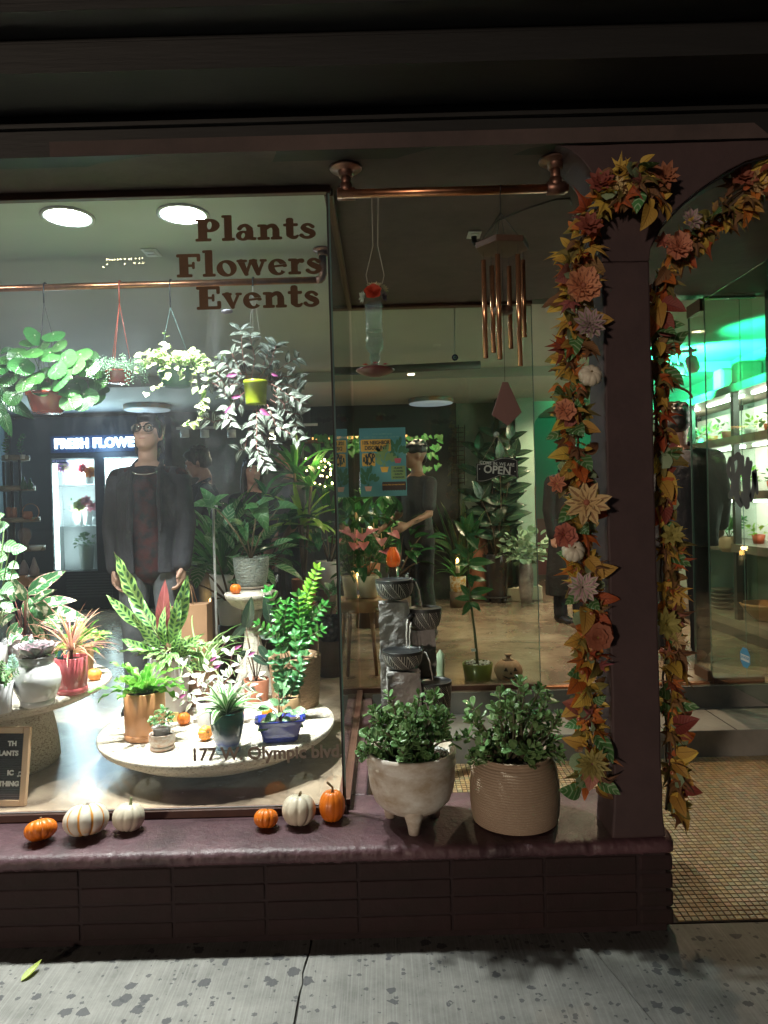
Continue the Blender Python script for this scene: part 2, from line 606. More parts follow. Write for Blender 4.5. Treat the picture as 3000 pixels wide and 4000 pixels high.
M_teal = mat('pale_teal_wall', (.30, .40, .42), .7, c2=(.26, .35, .37), ns=2)
M_darkw = mat('dark_wall_paint', (.03, .035, .033), .65, c2=(.045, .05, .045), ns=2)
M_navy = mat('navy_panel', (.010, .014, .022), .35, c2=(.015, .02, .03), ns=3)
M_conc = mat('grey_plaster', (.20, .19, .165), .85, c2=(.13, .125, .11), ns=2.5, amt=.4, bump=.4, bs=9, bd=.02)
M_step = mat('step_concrete', (.24, .225, .20), .8, c2=(.14, .135, .12), ns=4, amt=.5, bump=.3, bs=50, bd=.004)
M_copper = mat('copper_pipe', (.68, .30, .15), .32, 1.0, c2=(.33, .15, .09), ns=18, amt=.6, rvar=.25)
def concrete_floor():
 m, t = newmat('polished_concrete')
 co = t.wpos(1, 1, 1)
 n1 = t.noise(1.6, 7, .65, co, .5)
 n2 = t.noise(9, 6, .7, co, .3)
 c = t.ramp(n1, [(.3, (.11, .085, .06)), (.45, (.23, .175, .125)), (.58, (.33, .265, .19)), (.72, (.42, .36, .28))])
 c = t.mix(t.ramp(n2, [(.5, 0), (.75, .7)]), c, (.10, .075, .055))
 t.l(c, t.b.inputs['Base Color'])
 r = t.math('MULTIPLY_ADD', n2, .16); r.node.inputs[2].default_value = .17
 t.l(r, t.b.inputs['Roughness'])
 t.b.inputs['Coat Weight'].default_value = .25
 t.b.inputs['Coat Roughness'].default_value = .24
 t.bump(t.noise(24, 3, .5, co), .12, .006)
 return m
def sidewalk_mat():
 m, t = newmat('sidewalk_concrete')
 co = t.wpos()
 n1 = t.noise(2.2, 6, .6, co)
 n2 = t.noise(90, 3, .6, co)
 c = t.ramp(t.noise(5, 8, .75, co), [(.3, (.12, .118, .108)), (.5, (.20, .196, .18)), (.7, (.27, .262, .24))])
 c = t.mix(t.math('MULTIPLY', n2, .35), c, (.13, .13, .125))
 br = t.noise(1, 2, .5, t.wpos(170, 3, 1))
 c = t.mix(t.ramp(br, [(.45, 0), (.75, .35)]), c, (.36, .355, .34))
 dst = t.mix(.10, co, None) if False else None
 for sc_, th, rnd, dk in ((9, .22, .35, .8), (17, .42, .3, .85), (40, .40, .25, .75)):
  wob = t.noise(sc_ * 3.2, 3, .5, co)
  vo = t.n('TexVoronoi'); vo.inputs['Scale'].default_value = sc_; vo.inputs['Randomness'].default_value = 1
  t.l(co, vo.inputs[0])
  sepc = t.n('SeparateColor'); t.l(vo.outputs['Color'], sepc.inputs[0])
  size = t.math('MULTIPLY', sepc.outputs[0], th)
  keep = t.math('GREATER_THAN', sepc.outputs[1], .52)
  d = t.math('ADD', vo.outputs['Distance'], t.math('MULTIPLY', t.math('SUBTRACT', wob, .5), .55))
  f = t.math('MULTIPLY', t.ramp(t.math('SUBTRACT', size, d), [(0, 0), (.03, 1)]), keep)
  c = t.mix(t.math('MULTIPLY', f, dk), c, (.055, .056, .062))
 st = t.noise(1.6, 5, .6, t.wpos(1.1, 9, 1), .3)
 c = t.mix(t.ramp(st, [(.66, 0), (.71, .75)]), c, (.09, .09, .095))
 t.l(c, t.b.inputs['Base Color'])
 t.b.inputs['Roughness'].default_value = .8
 t.bump(t.math('ADD', t.math('MULTIPLY', n2, .6), br), .3, .003)
 return m
def tile_mat():
 m, t = newmat('mosaic_tile')
 g = t.n('NewGeometry')
 mp = t.n('Mapping'); mp.inputs['Scale'].default_value = (1 / .0272, 1 / .0272, 0)
 t.l(g.outputs['Position'], mp.inputs[0])
 fl = t.n('VectorMath', operation='FLOOR'); t.l(mp.outputs[0], fl.inputs[0])
 wn = t.n('TexWhiteNoise'); wn.noise_dimensions = '3D'; t.l(fl.outputs[0], wn.inputs[0])
 c = t.ramp(wn.outputs[0], [(0, (.30, .17, .08)), (.2, (.42, .27, .12)), (.4, (.30, .23, .13)), (.55, (.48, .32, .14)), (.7, (.26, .25, .14)), (.85, (.44, .24, .14)), (1, (.52, .40, .22))])
 nz = t.noise(60, 3, .6, t.wpos())
 c = t.mix(t.math('MULTIPLY', nz, .4), c, (.2, .14, .09))
 t.l(c, t.b.inputs['Base Color'])
 t.b.inputs['Roughness'].default_value = .28
 return m
M_floor = concrete_floor()
M_walk = sidewalk_mat()
M_tile = tile_mat()
M_grout = mat('dark_grout', (.035, .03, .026), .85, c2=(.05, .045, .04), ns=40)
M_asphalt = mat('asphalt', (.04, .04, .042), .9, c2=(.055, .055, .058), ns=30, bump=.4, bs=90)
g = MB().box(-60, 60, -60, 60, -.30, -.14)
struct('ground', g, M_asphalt)
base = MB().box(-40, 40, -2.6, 2.66, -.139, -.012)
struct('sidewalk_base', base, M_grout)
sw = thing('sidewalk', 'grey concrete sidewalk slabs', 'sidewalk', (0, 1.2, -.01))
del sw['category']; sw['kind'] = 'structure'; del sw['label']
def slab(xa, xb, gapf=None):
 """paving slab between two joint lines; joints given as functions of y"""
 n = 70
 L, Rr = [], []
 for i in range(n + 1):
  y = -1.2 + (2.655 + 1.2) * i / n
  L.append((xa(y), y)); Rr.append((xb(y), y))
 poly = L + Rr[::-1]
 m_ = MB()
 vs = [(x, y, 0.0) for x, y in L] + [(x, y, 0.0) for x, y in Rr] + [(x, y, -.012) for x, y in L] + [(x, y, -.012) for x, y in Rr]
 k = n + 1
 fs = []
 for i in range(n):
  fs.append((i, k + i, k + i + 1, i + 1))
  fs.append((i, i + 1, 2 * k + i + 1, 2 * k + i))
  fs.append((k + i, 3 * k + i, 3 * k + i + 1, k + i + 1))
 m_.add(vs, fs)
 m_.build('slab', M_walk, sw, mw=None)
_pa, _pb = PZ(1205, 3720, 0), PZ(1150, 4000, 0)
_pc, _pd = PZ(2310, 3700, 0), PZ(2560, 4000, 0)
def line(a, b, o=0, jag=0, sd=0):
 def f(y):
  x = a.x + (b.x - a.x) * (y - a.y) / (b.y - a.y) + o
  if jag: x += jag * (noise.noise(V((y * 14, sd, 0))) + .5 * noise.noise(V((y * 45, sd, 3))))
  return x
 return f
slab(lambda y: -6 + 0 * y, line(_pa, _pb, -.004, .012, 1))
slab(line(_pa, _pb, .003, .012, 1.13), line(_pc, _pd, -.002, .0015, 5))
slab(line(_pc, _pd, .002, .0015, 5), lambda y: 3.4 + 0 * y)
rx0, rx1, ry0, ry1 = -.11, 2.45, 2.665, 4.19
def rz(y): return .004 + (y - ry0) / (ry1 - ry0) * .055
rb = MB()
rb.add([(1.03, ry0, rz(ry0) - .004), (2.75, ry0, rz(ry0) - .004), (2.75, ry1, rz(ry1) - .004), (1.03, ry1, rz(ry1) - .004),
  (1.03, ry0, -.02), (2.75, ry0, -.02), (2.75, ry1, -.02), (1.03, ry1, -.02)], [(0, 1, 2, 3), (4, 7, 6, 5), (0, 4, 5, 1), (2, 6, 7, 3)])
rb.add([(-.11, 3.10, rz(3.10) - .004), (1.03, 3.10, rz(3.10) - .004), (1.03, ry1, rz(ry1) - .004), (-.11, ry1, rz(ry1) - .004)], [(0, 1, 2, 3)])
ramp_o = struct('entry_ramp', rb, M_grout)
tm = MB()
tm.bbox(-.0114, .0114, -.0114, .0114, -.002, .0025, .0016)
tme = tm.mesh('tile', M_tile)
TP = .0272
cells = []
ix0, ix1 = int(math.floor(rx0 / TP)) + 1, int(rx1 / TP)
iy0, iy1 = int(math.floor(ry0 / TP)) + 1, int(ry1 / TP)
for iy in range(iy0, iy1):
 for ix in range(ix0, ix1):
  x, y = (ix + .5) * TP, (iy + .5) * TP
  if x < 1.05 and y < 3.12: continue
  q = V((x, y, rz(y))) - EYE
  u, v = q.dot(CR) / q.dot(_f), q.dot(CU) / q.dot(_f)
  vis = abs(u) < 1500 / FPX and x > 1.06
  cells.append((0 if vis else 1, q.length, x, y))
cells.sort()
tstuff = MB()
for k_, (vv_, d_, x, y) in enumerate(cells):
 a = R.uniform(-.02, .02)
 if k_ < 300:
  o = link('tile', tme, ramp_o, Matrix.Translation((x, y, rz(y) + R.uniform(0, .0006))) @ Matrix.Rotation(a, 4, 'Z'))
 else:
  z = rz(y) + R.uniform(0, .0006)
  h = .0112
  vs = [(x - h, y - h, z + .0018), (x + h, y - h, z + .0018), (x + h, y + h, z + .0018), (x - h, y + h, z + .0018)]
  vs = vs + [(x - h - .0008, y - h - .0008, z - .001), (x + h + .0008, y - h - .0008, z - .001), (x + h + .0008, y + h + .0008, z - .001), (x - h - .0008, y + h + .0008, z - .001)]
  tstuff.add(vs, [(0, 1, 2, 3), (4, 5, 1, 0), (5, 6, 2, 1), (6, 7, 3, 2), (7, 4, 0, 3)])
tag(tstuff.build('tile_field', M_tile, ramp_o), kind='stuff')
st = MB()
st.bbox(XC + .085, 2.9, 4.19, 4.72, -.02, .215, .006)
struct('lower_step', st, M_step)
st2 = MB()
for xa, xb in ((XC + .085, .93), (.934, 1.62), (1.624, 2.12), (2.124, 2.9)):
 pass
jt = MB()
for xx in (1.0, 1.62, 2.03):
 jt.box(xx, xx + .006, 4.186, 4.6, .2155, .2175)
struct('step_joint', jt, M_grout)
fl = MB()
fl.prism([(-5.2, 2.935), (XC - .005, 2.935), (XC - .005, 4.66), (6, 4.66), (6, 12), (-5.2, 12)], 'z', .20, ZF)
struct('shop_floor', fl, M_floor)
rs = MB().box(XC + .085, 2.9, 4.645, 4.659, .2, .355)
struct('threshold_riser', rs, M_step)
ce = MB()
ce.prism([(-5.2, 2.93), (XC + .004, 2.93), (XC + .004, 4.71), (6, 4.71), (6, 7.3), (-5.2, 7.3)], 'z', 2.95, 3.06)
struct('shop_ceiling', ce, M_int)
struct('back_ceiling', MB().box(-5.2, 6, 7.3, 12, 2.85, 3.06), M_int)
al = MB().prism([(-4, 2.62), (3.0, 2.62), (3.0, 4.73), (XC - .02, 4.73), (XC - .02, 2.96), (-4, 2.96)], 'z', ZC, 2.945)
struct('alcove_ceiling', al, M_soffit)
struct('left_wall', MB().box(-5.0, -4.75, 2.93, 12, ZF, 3.0), M_teal)
struct('side_wall_right', MB().box(3.56, 3.7, 4.75, 12, ZF, 3.0), M_sage)
bw = MB().box(-5, .95, 9.3, 9.45, ZF, 3.0)
struct('back_wall_plaster', bw, M_conc)
bw = MB()
_ax0 = P(2090, 1900, 9.2).x
_az = P(2150, 1565, 9.2).z
ap = [(.95, ZF), (_ax0, ZF), (_ax0, _az - .35)]
for i in range(1, 12):
 a = pi - pi * i / 12
 ap.append((_ax0 + .62 + .62 * cos(a), _az - .35 + .35 * sin(a)))
ap += [(_ax0 + 1.24, _az - .35), (_ax0 + 1.24, ZF), (3.7, ZF), (3.7, 2.85), (.95, 2.85)]
bw.prism([(a, b) for a, b in ap], 'y', 9.2, 9.42)
struct('arched_wall', bw, M_sage)
struct('dark_partition', MB().box(-.9, .95, 9.12, 9.3, ZF, 2.85), M_darkw)
hall = MB().box(1.5, 4.2, 11.0, 11.1, ZF, 2.84)
struct('hall_wall', hall, mat('hall_grey', (.12, .12, .10), .7))
struct('hall_wainscot', MB().box(1.5, 4.2, 10.97, 10.995, ZF, 1.3), mat('maroon_paint', (.13, .045, .05), .6))
struct('hall_skirting', MB().box(1.5, 4.2, 10.95, 10.968, ZF, ZF + .08), mat('skirt_dark', (.08, .07, .06), .6))
pc = thing('column', 'green square column with a cream plinth and a copper corner strip', 'column', P(2062, 2355, 8.9))
pcx = PW(pc).x
MB().box(pcx - .11, pcx + .11, 8.85, 9.07, ZF, 2.85).build('shaft', mat('column_green', (.36, .44, .36), .65, c2=(.26, .4, .32), ns=3), pc)
MB().bbox(pcx - .16, pcx + .16, 8.78, 9.09, ZF, ZF + .17, .01).build('plinth', mat('cream_plinth', (.62, .57, .42), .6), pc)
MB().box(pcx + .11, pcx + .122, 8.845, 8.88, ZF + .17, P(2100, 1900, 8.85).z).build('corner_strip', M_copper, pc)
struct('dark_post', MB().box(pcx - .34, pcx - .2, 8.8, 9.0, ZF, 2.85), M_darkw)
MB().bbox(pcx - .42, pcx - .12, 8.72, 9.05, ZF, ZF + .16, .01).build('post_plinth', mat('cream_plinth'), None, kind='structure')
struct('alcove_right_wall', MB().box(2.47, 2.9, 2.63, 4.6, 0, 2.89), mat('dark_green_reflection', (.018, .024, .022), .35))  # solid stand-in for the glass side; its dark green reflection is painted
struct('door_lintel', MB().box(1.0, 2.47, 4.64, 4.76, P(2600, 1160, 4.7).z, 2.889), M_blackgap)
fa = thing('roof_fascia', 'black moulded fascia above the shop front', 'fascia', (0, 2.5, ZC))
prof_sets = [('lower_fascia', [(2.62, 2.889), (2.62, 3.6), (2.7, 3.6), (2.7, 2.889)], M_black),
    ('lower_trim', [(2.6, 2.985), (2.6, 3.0), (2.619, 3.0), (2.619, 2.985)], M_black),
    ('shutter_box', [(2.36, 3.035), (2.36, 3.13), (2.37, 3.138), (2.37, 3.5), (2.618, 3.5), (2.618, 3.035)], M_black),
    ('upper_ledge', [(2.25, 3.16), (2.25, 3.185), (2.27, 3.2), (2.27, 3.5), (2.368, 3.5), (2.368, 3.15)], M_black)]
for nm, pr, mm in prof_sets:
 m_ = MB()
 n = 60
 k = len(pr)
 vs = []
 for i in range(n + 1):
  x = -3.4 + 6.8 * i / n
  for a, b in pr:
   w = .003 * noise.noise(V((x * 1.5, a * 4, b * 4)))
   vs.append((x, a + w, b + w))
 fs = [(i * k + j, i * k + (j + 1) % k, (i + 1) * k + (j + 1) % k, (i + 1) * k + j) for i in range(n) for j in range(k)]
 fs += [tuple(range(k)), tuple(n * k + j for j in range(k))]
 m_.add(vs, fs)
 m_.build(nm, mm, fa)
struct('upper_facade', MB().box(-6, 6, 2.66, 2.9, 3.06, 6), M_black)
struct('shop_front_side', MB().box(-5.2, -3.4, 2.62, 2.92, 0, 3.06), M_wallp)
pil = thing('pillar', 'dark plum rendered pillar at the end of the low wall, left foot of the arch', 'pillar', (.91, 2.73, ZS))
xl, xr = .822, .996
def rough_prism(poly, y0, y1, name, m, parent, amp=.004, seed=0, seg=.05, kind=None):
 """extruded outline with uneven edges"""
 pts = []
 for i in range(len(poly)):
  a, b = V(poly[i]), V(poly[(i + 1) % len(poly)])
  n = max(1, int((b - a).length / seg))
  for j in range(n): pts.append(a + (b - a) * j / n)
 pts = [(p.x + amp * noise.noise(V((p.x * 7, p.y * 7, seed))), p.y + amp * noise.noise(V((p.x * 7, p.y * 7, seed + 9)))) for p in pts]
 mb = MB().prism(pts, 'y', y0, y1)
 me = mb.mesh(name, m)
 o = link(name, me, parent)
 bv = o.modifiers.new('bevel', 'BEVEL'); bv.width = .008; bv.segments = 2; bv.limit_method = 'ANGLE'; bv.angle_limit = radians(50)
 if kind: o['kind'] = kind
 return o
rough_prism([(xl - .012, ZS - .003), (xr + .012, ZS - .003), (xr + .004, ZS + .1), (xr, 2.46), (xl, 2.46), (xl - .003, ZS + .1)], 2.632, 2.832, 'shaft', M_wallp, pil)
arch_px = [(2522, 1040), (2530, 982), (2550, 930), (2578, 885), (2615, 840), (2663, 798), (2705, 762), (2753, 729), (2830, 680), (2904, 642), (3000, 612), (3100, 600)]
apts = [(P(x, y, 2.66).x, P(x, y, 2.66).z) for x, y in arch_px]
poly = [(xl, 2.4605), (xr, 2.4605)] + [(max(xr, a), b) for a, b in apts if b > 2.47] + [(apts[-1][0] + .3, 2.875), (apts[-1][0] + .3, 2.8885), (xl - .16, 2.8885)]
for i in range(1, 9):
 a = pi / 2 * i / 9
 poly.append((xl - .16 + .16 * sin(a), 2.885 - .24 + .24 * cos(a)))
rough_prism(poly, 2.634, 2.83, 'arch_wall', M_wallp, None, kind='structure', seg=.04)
lw = thing('low_wall', 'low plum painted brick wall with a thick uneven sill', 'wall', (-.9, 2.85, 0))
MB().box(-3.5, 1.0, 2.6205, 3.085, -.01, .295).build('core', M_joint, lw)
BW, BH = .342, .0665
bm_ = MB().bbox(-BW / 2 + .004, BW / 2 - .004, -.012, .012, -BH / 2 + .003, BH / 2 - .003, .005)
bricks = []
for s_ in range(4):
 b2 = MB().bbox(-BW / 2 + .004, BW / 2 - .004, -.012, .012, -BH / 2 + .003, BH / 2 - .003, .005)
 bmm = bmesh.new()
 me = b2.mesh('brick', M_brick)
 bmm.from_mesh(me)
 bmesh.ops.subdivide_edges(bmm, edges=[e for e in bmm.edges if e.calc_length() > .1], cuts=6)
 for v in bmm.verts:
  v.co.y += .0025 * noise.noise(V((v.co.x * 20, v.co.z * 30, s_ * 7)))
  v.co.z += .0015 * noise.noise(V((v.co.x * 14, 3, s_ * 7)))
 bmm.to_mesh(me); bmm.free()
 bricks.append(me)
x_joint = P(1765, 3480, 2.62).x
for r_ in range(4):
 for i in range(-10, 3):
  cx = x_joint + (i + .5) * BW
  if cx > 1.0: continue
  link('brick', bricks[(i * 3 + r_ * 2) % 4], lw, Matrix.Translation((cx, 2.628 + R.uniform(-.0015, .0015), .017 + (r_ + .5) * BH)) @ Matrix.Rotation(R.uniform(-.004, .004), 4, 'Y'))
for r_ in range(4):
 z = .017 + (r_ + .5) * BH
 i_last = max(i for i in range(-10, 3) if x_joint + (i + .5) * BW <= 1.0)
 xa = x_joint + (i_last + 1) * BW + .004
 if xa < 1.02:
  MB().bbox(xa, 1.028, 2.616, 3.08, z - BH / 2 + .003, z + BH / 2 - .003, .012).build('brick', M_brick, lw)
 else:
  MB().bbox(1.0005, 1.028, 2.616, 3.08, z - BH / 2 + .003, z + BH / 2 - .003, .012).build('brick', M_brick, lw)
sec = [(3.092, .285), (3.092, .336), (3.086, .3405), (2.95, .341), (2.80, .3405), (2.70, .340), (2.64, .339), (2.622, .336), (2.611, .328), (2.606, .315), (2.608, .298), (2.616, .288), (2.64, .284)]
vs, fs = [], []
n = 520
k = len(sec)
for i in range(n + 1):
 x = -3.5 + (1.045 + 3.5) * i / n
 endr = max(0, (x - .99) / .055)
 for j, (y, z) in enumerate(sec):
  q = V((x * 9, y * 9, z * 9))
  amp = .0085 if 6 <= j <= 12 else .0015
  if y > 3: amp = .001
  w = noise.noise(q) * .6 + noise.noise(q * 4) * .35 + noise.noise(q * 11) * .5 + noise.noise(q * 26) * .35
  chip = max(0, noise.noise(V((x * 13, 5, 0))) - .28) * .03 if 6 <= j <= 10 else 0
  yy = y + (2.85 - y) * (1 - sqrt(max(0, 1 - endr ** 2))) * .25
  vs.append((x + (0), yy + amp * w + chip, z - abs(w) * amp * .35 - chip * .4 - (.012 * endr ** 3)))
for i in range(n):
 for j in range(k):
  fs.append((i * k + j, (i + 1) * k + j, (i + 1) * k + (j + 1) % k, i * k + (j + 1) % k))
fs += [tuple(range(k)), tuple(n * k + j for j in range(k))[::-1]]
MB().add(vs, fs, smooth=True).build('sill', M_sill, lw)
struct('side_ledge', MB().bbox(XC - .05, XC + .085, 3.094, 4.645, 0, .339, .01), M_sill)
# ------------------------------------------------------------------ glazing
zt = P(1283, 752, YW).z
win = thing('shop_window', 'large front display window with brown frame and lettering on the glass', 'window', (-1.6, YW, ZS))
MB().box(-3.45, XC - .008, YW - .004, YW + .004, ZS + .03, zt).build('glass_pane', M_glass, win)
MB().bbox(-3.45, XC + .006, YW - .022, YW + .018, .3415, ZS + .033, .003).build('bottom_frame', M_frame, win)
MB().bbox(-3.45, XC + .012, YW - .016, YW + .016, zt - .004, ZC - .001, .003).build('top_frame', M_frame, win)
MB().box(XC - .0075, XC - .0005, YW - .007, YW + .007, ZS + .034, zt - .005).build('corner_joint', M_blackgap, win)
MB().box(XC + .0, XC + .0062, YW - .006, YW + .0, ZS + .034, zt - .005).build('corner_edge', M_gedge, win)
MB().box(-3.45, XC - .009, YW - .0105, YW - .0045, ZS + .033, ZS + .038).build('bottom_seal', mat('seal_grey', (.3, .32, .33), .3), win)
sidew = thing('side_window', 'side pane of the display window running back into the alcove', 'window', (XC, 3.8, ZS))
MB().box(XC - .004, XC + .004, YW + .008, YR - .01, ZS + .03, ZC - .03).build('glass_pane', M_glass2, sidew)
MB().bbox(XC - .03, XC + .022, YW + .02, YR - .03, .3605, ZS + .045, .003).build('bottom_frame', M_frame, sidew)
MB().bbox(XC - .018, XC + .018, YW + .02, YR - .03, ZC - .031, ZC - .0005, .003).build('top_frame', M_frame, sidew)
zrt = P(1700, 1200, YR).z
rear = thing('alcove_window', 'clear pane at the back of the alcove behind the jade pots', 'window', (.4, YR, ZF))
MB().box(XC + .012, .995, YR - .005, YR + .005, ZF + .03, zrt).build('glass_pane', M_glass2, rear)
MB().bbox(XC + .0, .995, YR - .024, YR + .02, ZF - .002, ZF + .032, .003).build('bottom_frame', M_frame, rear)
MB().bbox(XC + .0, 1.0, YR - .03, YR + .03, zrt - .002, ZC - .001, .003).build('top_frame', M_frame, rear)
MB().box(.9955, .9995, YR - .0055, YR + .0055, ZF + .03, zrt - .003).build('pane_edge', M_gedge, rear)
MB().bbox(1.001, 2.1, YR - .03, YR + .02, ZF - .004, ZF + .012, .003).build('threshold_strip', M_copper, None, kind='structure')
XD = 2.095
door = thing('glass_door', 'frameless glass door standing open, with a black blob logo and an octagonal sticker', 'door', (XD, 4.6, ZF))
ztd = P(2770, 1195, YR).z
MB().box(XD - .006, XD + .006, 3.86, 4.86, ZF + .07, ztd + .02).build('glass_pane', M_glassd, door)
MB().box(XD - .0065, XD + .0065, 4.8605, 4.864, ZF + .07, ztd + .02).build('pane_edge', M_gedge, door)
MB().box(XD - .0062, XD + .0062, 3.856, 3.8595, ZF + .07, ztd + .02).build('pane_edge', M_gedge, door)
MB().bbox(XD - .014, XD + .014, 4.66, 4.865, ZF + .02, ZF + .09, .003).build('pivot_shoe', mat('bronze_metal', (.12, .07, .045), .4, .7), door)
MB().bbox(XD - .014, XD + .014, 4.66, 4.865, ztd - .04, ztd + .04, .003).build('pivot_cap', mat('bronze_metal'), door)
side = thing('sidelight', 'narrow fixed glass panel right of the open door', 'window', (2.3, YR, ZF))
MB().box(XD + .035, 2.44, YR - .005, YR + .005, ZF + .04, ztd + .045).build('glass_pane', M_glassd, side)
MB().box(XD + .03, XD + .0345, YR - .006, YR + .006, ZF + .04, ztd + .045).build('pane_edge', M_gedge, side)
MB().box(2.352, 2.3545, YR - .0105, YR - .0055, ZF + .04, ztd + .04).build('pane_edge', M_gedge, side)
MB().bbox(XD + .03, 2.46, YR - .03, YR + .03, ZF + .001, ZF + .04, .003).build('bottom_rail', M_frame, side)
MB().bbox(XD + .03, 2.46, YR - .012, YR + .012, ztd + .045, ztd + .06, .002).build('top_rail', M_gedge, side)
# ================================================================== LAMPS AND FIXTURES
def spot(parent, name, p, tgt, e, colr, ang, blend=.4, r=.05):
 d = bpy.data.lights.new(name, 'SPOT')
 d.energy = e; d.color = colr; d.spot_size = radians(ang); d.spot_blend = blend; d.shadow_soft_size = r
 o = bpy.data.objects.new(name, d)
 col.objects.link(o)
 q = (V(tgt) - V(p)).to_track_quat('-Z', 'Y')
 mw = Matrix.Translation(V(p)) @ q.to_matrix().to_4x4()
 if parent is not None:
  o.parent = parent; mw = Matrix.Translation(-PW(parent)) @ mw
 o.matrix_basis = mw
 return o
def point(parent, name, p, e, colr, r=.03):
 d = bpy.data.lights.new(name, 'POINT')
 d.energy = e; d.color = colr; d.shadow_soft_size = r
 o = bpy.data.objects.new(name, d)
 col.objects.link(o)
 q = V(p)
 if parent is not None:
  o.parent = parent; q = q - PW(parent)
 o.location = q
 return o
M_white = mat('white_enamel', (.75, .76, .75), .35)
M_lamp = emitmat('lamp_white', (.92, .97, 1), 130)
M_chrome = mat('bright_metal', (.8, .8, .8), .15, 1)
def downlight(px, py, label, e, z=2.949, r=.1, real=True):
 c = PZ(px, py, z) if real else V((px, py, z))
 t = thing('downlight', label, 'downlight', c, 'recessed downlights in the shop ceiling')
 MB().lathe([(r * 1.16, 0), (r * 1.18, -.006), (r * 1.02, -.009), (r * .98, -.004), (r * .98, 0)], 40, c).build('trim_ring', M_white, t)
 MB().lathe([(r * .975, -.0035), (r * .7, -.0022), (r * .35, -.0018), (0.0, -.0016)], 40, c).build('lamp', M_lamp, t)
 spot(t, 'lamp_light', c + V((0, 0, -.02)), c + V((0, 0, -1)), e, (1.0, .97, .93), 96, .95, .055)
 return t
downlight(265, 845, 'round recessed downlight on the ceiling, above and left of the other', 540)
downlight(715, 835, 'round recessed downlight just left of the word Plants on the window', 540)
downlight(-2.35, 3.28, 'added unseen downlight beyond the left edge of the window', 420, real=False)  # extra lamp added out of view to brighten the left table
def drum(px, py, label):
 c = PZ(px, py, 2.79)
 t = thing('ceiling_lamp', label, 'ceiling lamp', c, 'flush drum lamps on the back ceiling')
 r = .27
 MB().lathe([(0, .0), (r * .97, .0), (r * .985, .006)], 40, c).build('diffuser', mat('lamp_opal', (.6, .64, .68), .5, emit=(.6, .7, .8), es=.25), t)
 MB().lathe([(r, .006), (r * 1.02, .01), (r * 1.02, .055), (r, .06), (0, .06)], 40, c).build('rim', mat('lamp_rim_wood', (.35, .25, .14), .5, c2=(.2, .3, .26), ns=3, amt=.1), t)
drum(576, 1603, 'round drum ceiling lamp above the head of the man in glasses')
drum(1683, 1578, 'round drum ceiling lamp above the poster and the hanging charm')
def plate(px, py, z, s, name, label, cat):
 c = PZ(px, py, z)
 t = thing(name, label, cat, c)
 MB().bbox(c.x - s, c.x + s, c.y - s * 1.4, c.y + s * 1.4, z - .006, z, .002).build('plate', M_white, t)
 MB().bbox(c.x - s * .6, c.x + s * .6, c.y - s, c.y - s * .1, z - .012, z - .0062, .003).build('socket', M_white, t)
 MB().bbox(c.x - s * .6, c.x + s * .6, c.y + s * .1, c.y + s, z - .012, z - .0062, .003).build('socket', M_white, t)
 return t
plate(592, 985, 2.9495, .04, 'ceiling_outlet', 'white twin outlet on the ceiling between the two downlights', 'outlet')
po = plate(1852, 915, 2.8895, .032, 'soffit_outlet', 'white outlet with a black plug on the alcove ceiling left of the wind chime', 'outlet')
c = PW(po)
MB().tube([c + V((0, 0, -.012)), c + V((.0, 0, -.035)), c + V((.01, 0, -.05))], .014, 8).build('plug', M_blackgap, po)
cb = MB()
pts = [c + V((.012, 0, -.045)), PZ(1870, 955, 2.84), PZ(1940, 865, 2.884), PZ(2060, 815, 2.884), PZ(2170, 780, 2.884), PZ(2225, 775, 2.884), PZ(2232, 800, 2.884)]
cb.tube(pts, .004, 6)
single('cable', cb, mat('brown_cable', (.06, .045, .04), .6), 'thin cable clipped along the alcove ceiling towards the arch', 'cable')
def flange(mb, c, r=.062, down=.075, pr=.018):
 mb.lathe([(0, 0), (r, 0), (r, -.006), (r * .93, -.010), (r * .5, -.013), (pr * 1.6, -.018), (pr * 1.5, -.035), (pr * 1.05, -.037)], 32, c)
 return mb
M_cop2 = mat('aged_copper', (.32, .17, .12), .45, .9, c2=(.14, .08, .07), ns=30, amt=.5, rvar=.2, bump=.2, bs=60)
cr = thing('copper_rail', 'copper pipe rail hung from two flanges under the alcove ceiling', 'pipe rail', P(1770, 660, 2.72))
for px, py, pe in ((1350, 655, 1350), (2168, 624, 2168)):
 c = PZ(px, py, 2.8885)
 f = flange(MB(), c).build('flange', M_cop2, cr)
 e = V((c.x, c.y, P(1350, 758, c.y).z))
 MB().tube([c + V((0, 0, -.03)), e + V((0, 0, .02))], .019, 14).build('drop_pipe', M_cop2, cr)
 MB().tube([e + V((-.035, 0, 0)), e + V((-.034, 0, 0)), e + V((.034, 0, 0)), e + V((.035, 0, 0))], [.02, .024, .024, .02], 16).tube([e + V((0, 0, 0)), e + V((0, 0, .038))], .0235, 14).build('tee', M_cop2, cr)
 RZ, RY = e.z, e.y
xa, xb = P(1318, 770, RY).x, P(2218, 735, RY).x
MB().tube([(xa, RY, RZ), (xb, RY, RZ)], .0165, 20).build('pipe', M_copper, cr)
ir = thing('copper_rail', 'copper pipe rail inside the window that carries the hanging plants', 'pipe rail', P(600, 1000, 3.75))
IZ, IY = 2.80, 3.80
xa = -3.2
xe = P(1262, 1085, IY).x
flc = V((xe, IY, 2.9485))
flange(MB(), flc, .05).build('flange', M_cop2, ir)
IZ = P(640, 1110, IY).z
MB().tube([flc + V((0, 0, -.03)), V((xe, IY, IZ + .03)), V((xe - .004, IY, IZ + .012)), V((xe - .014, IY, IZ + .003)), V((xe - .035, IY, IZ))], .021, 14).build('elbow', M_cop2, ir)
MB().tube([(xa, IY, IZ), (xe - .03, IY, IZ)], .0175, 18).build('pipe', M_copper, ir)
fl2 = V((P(463, 1000, IY).x, IY, 2.9485))
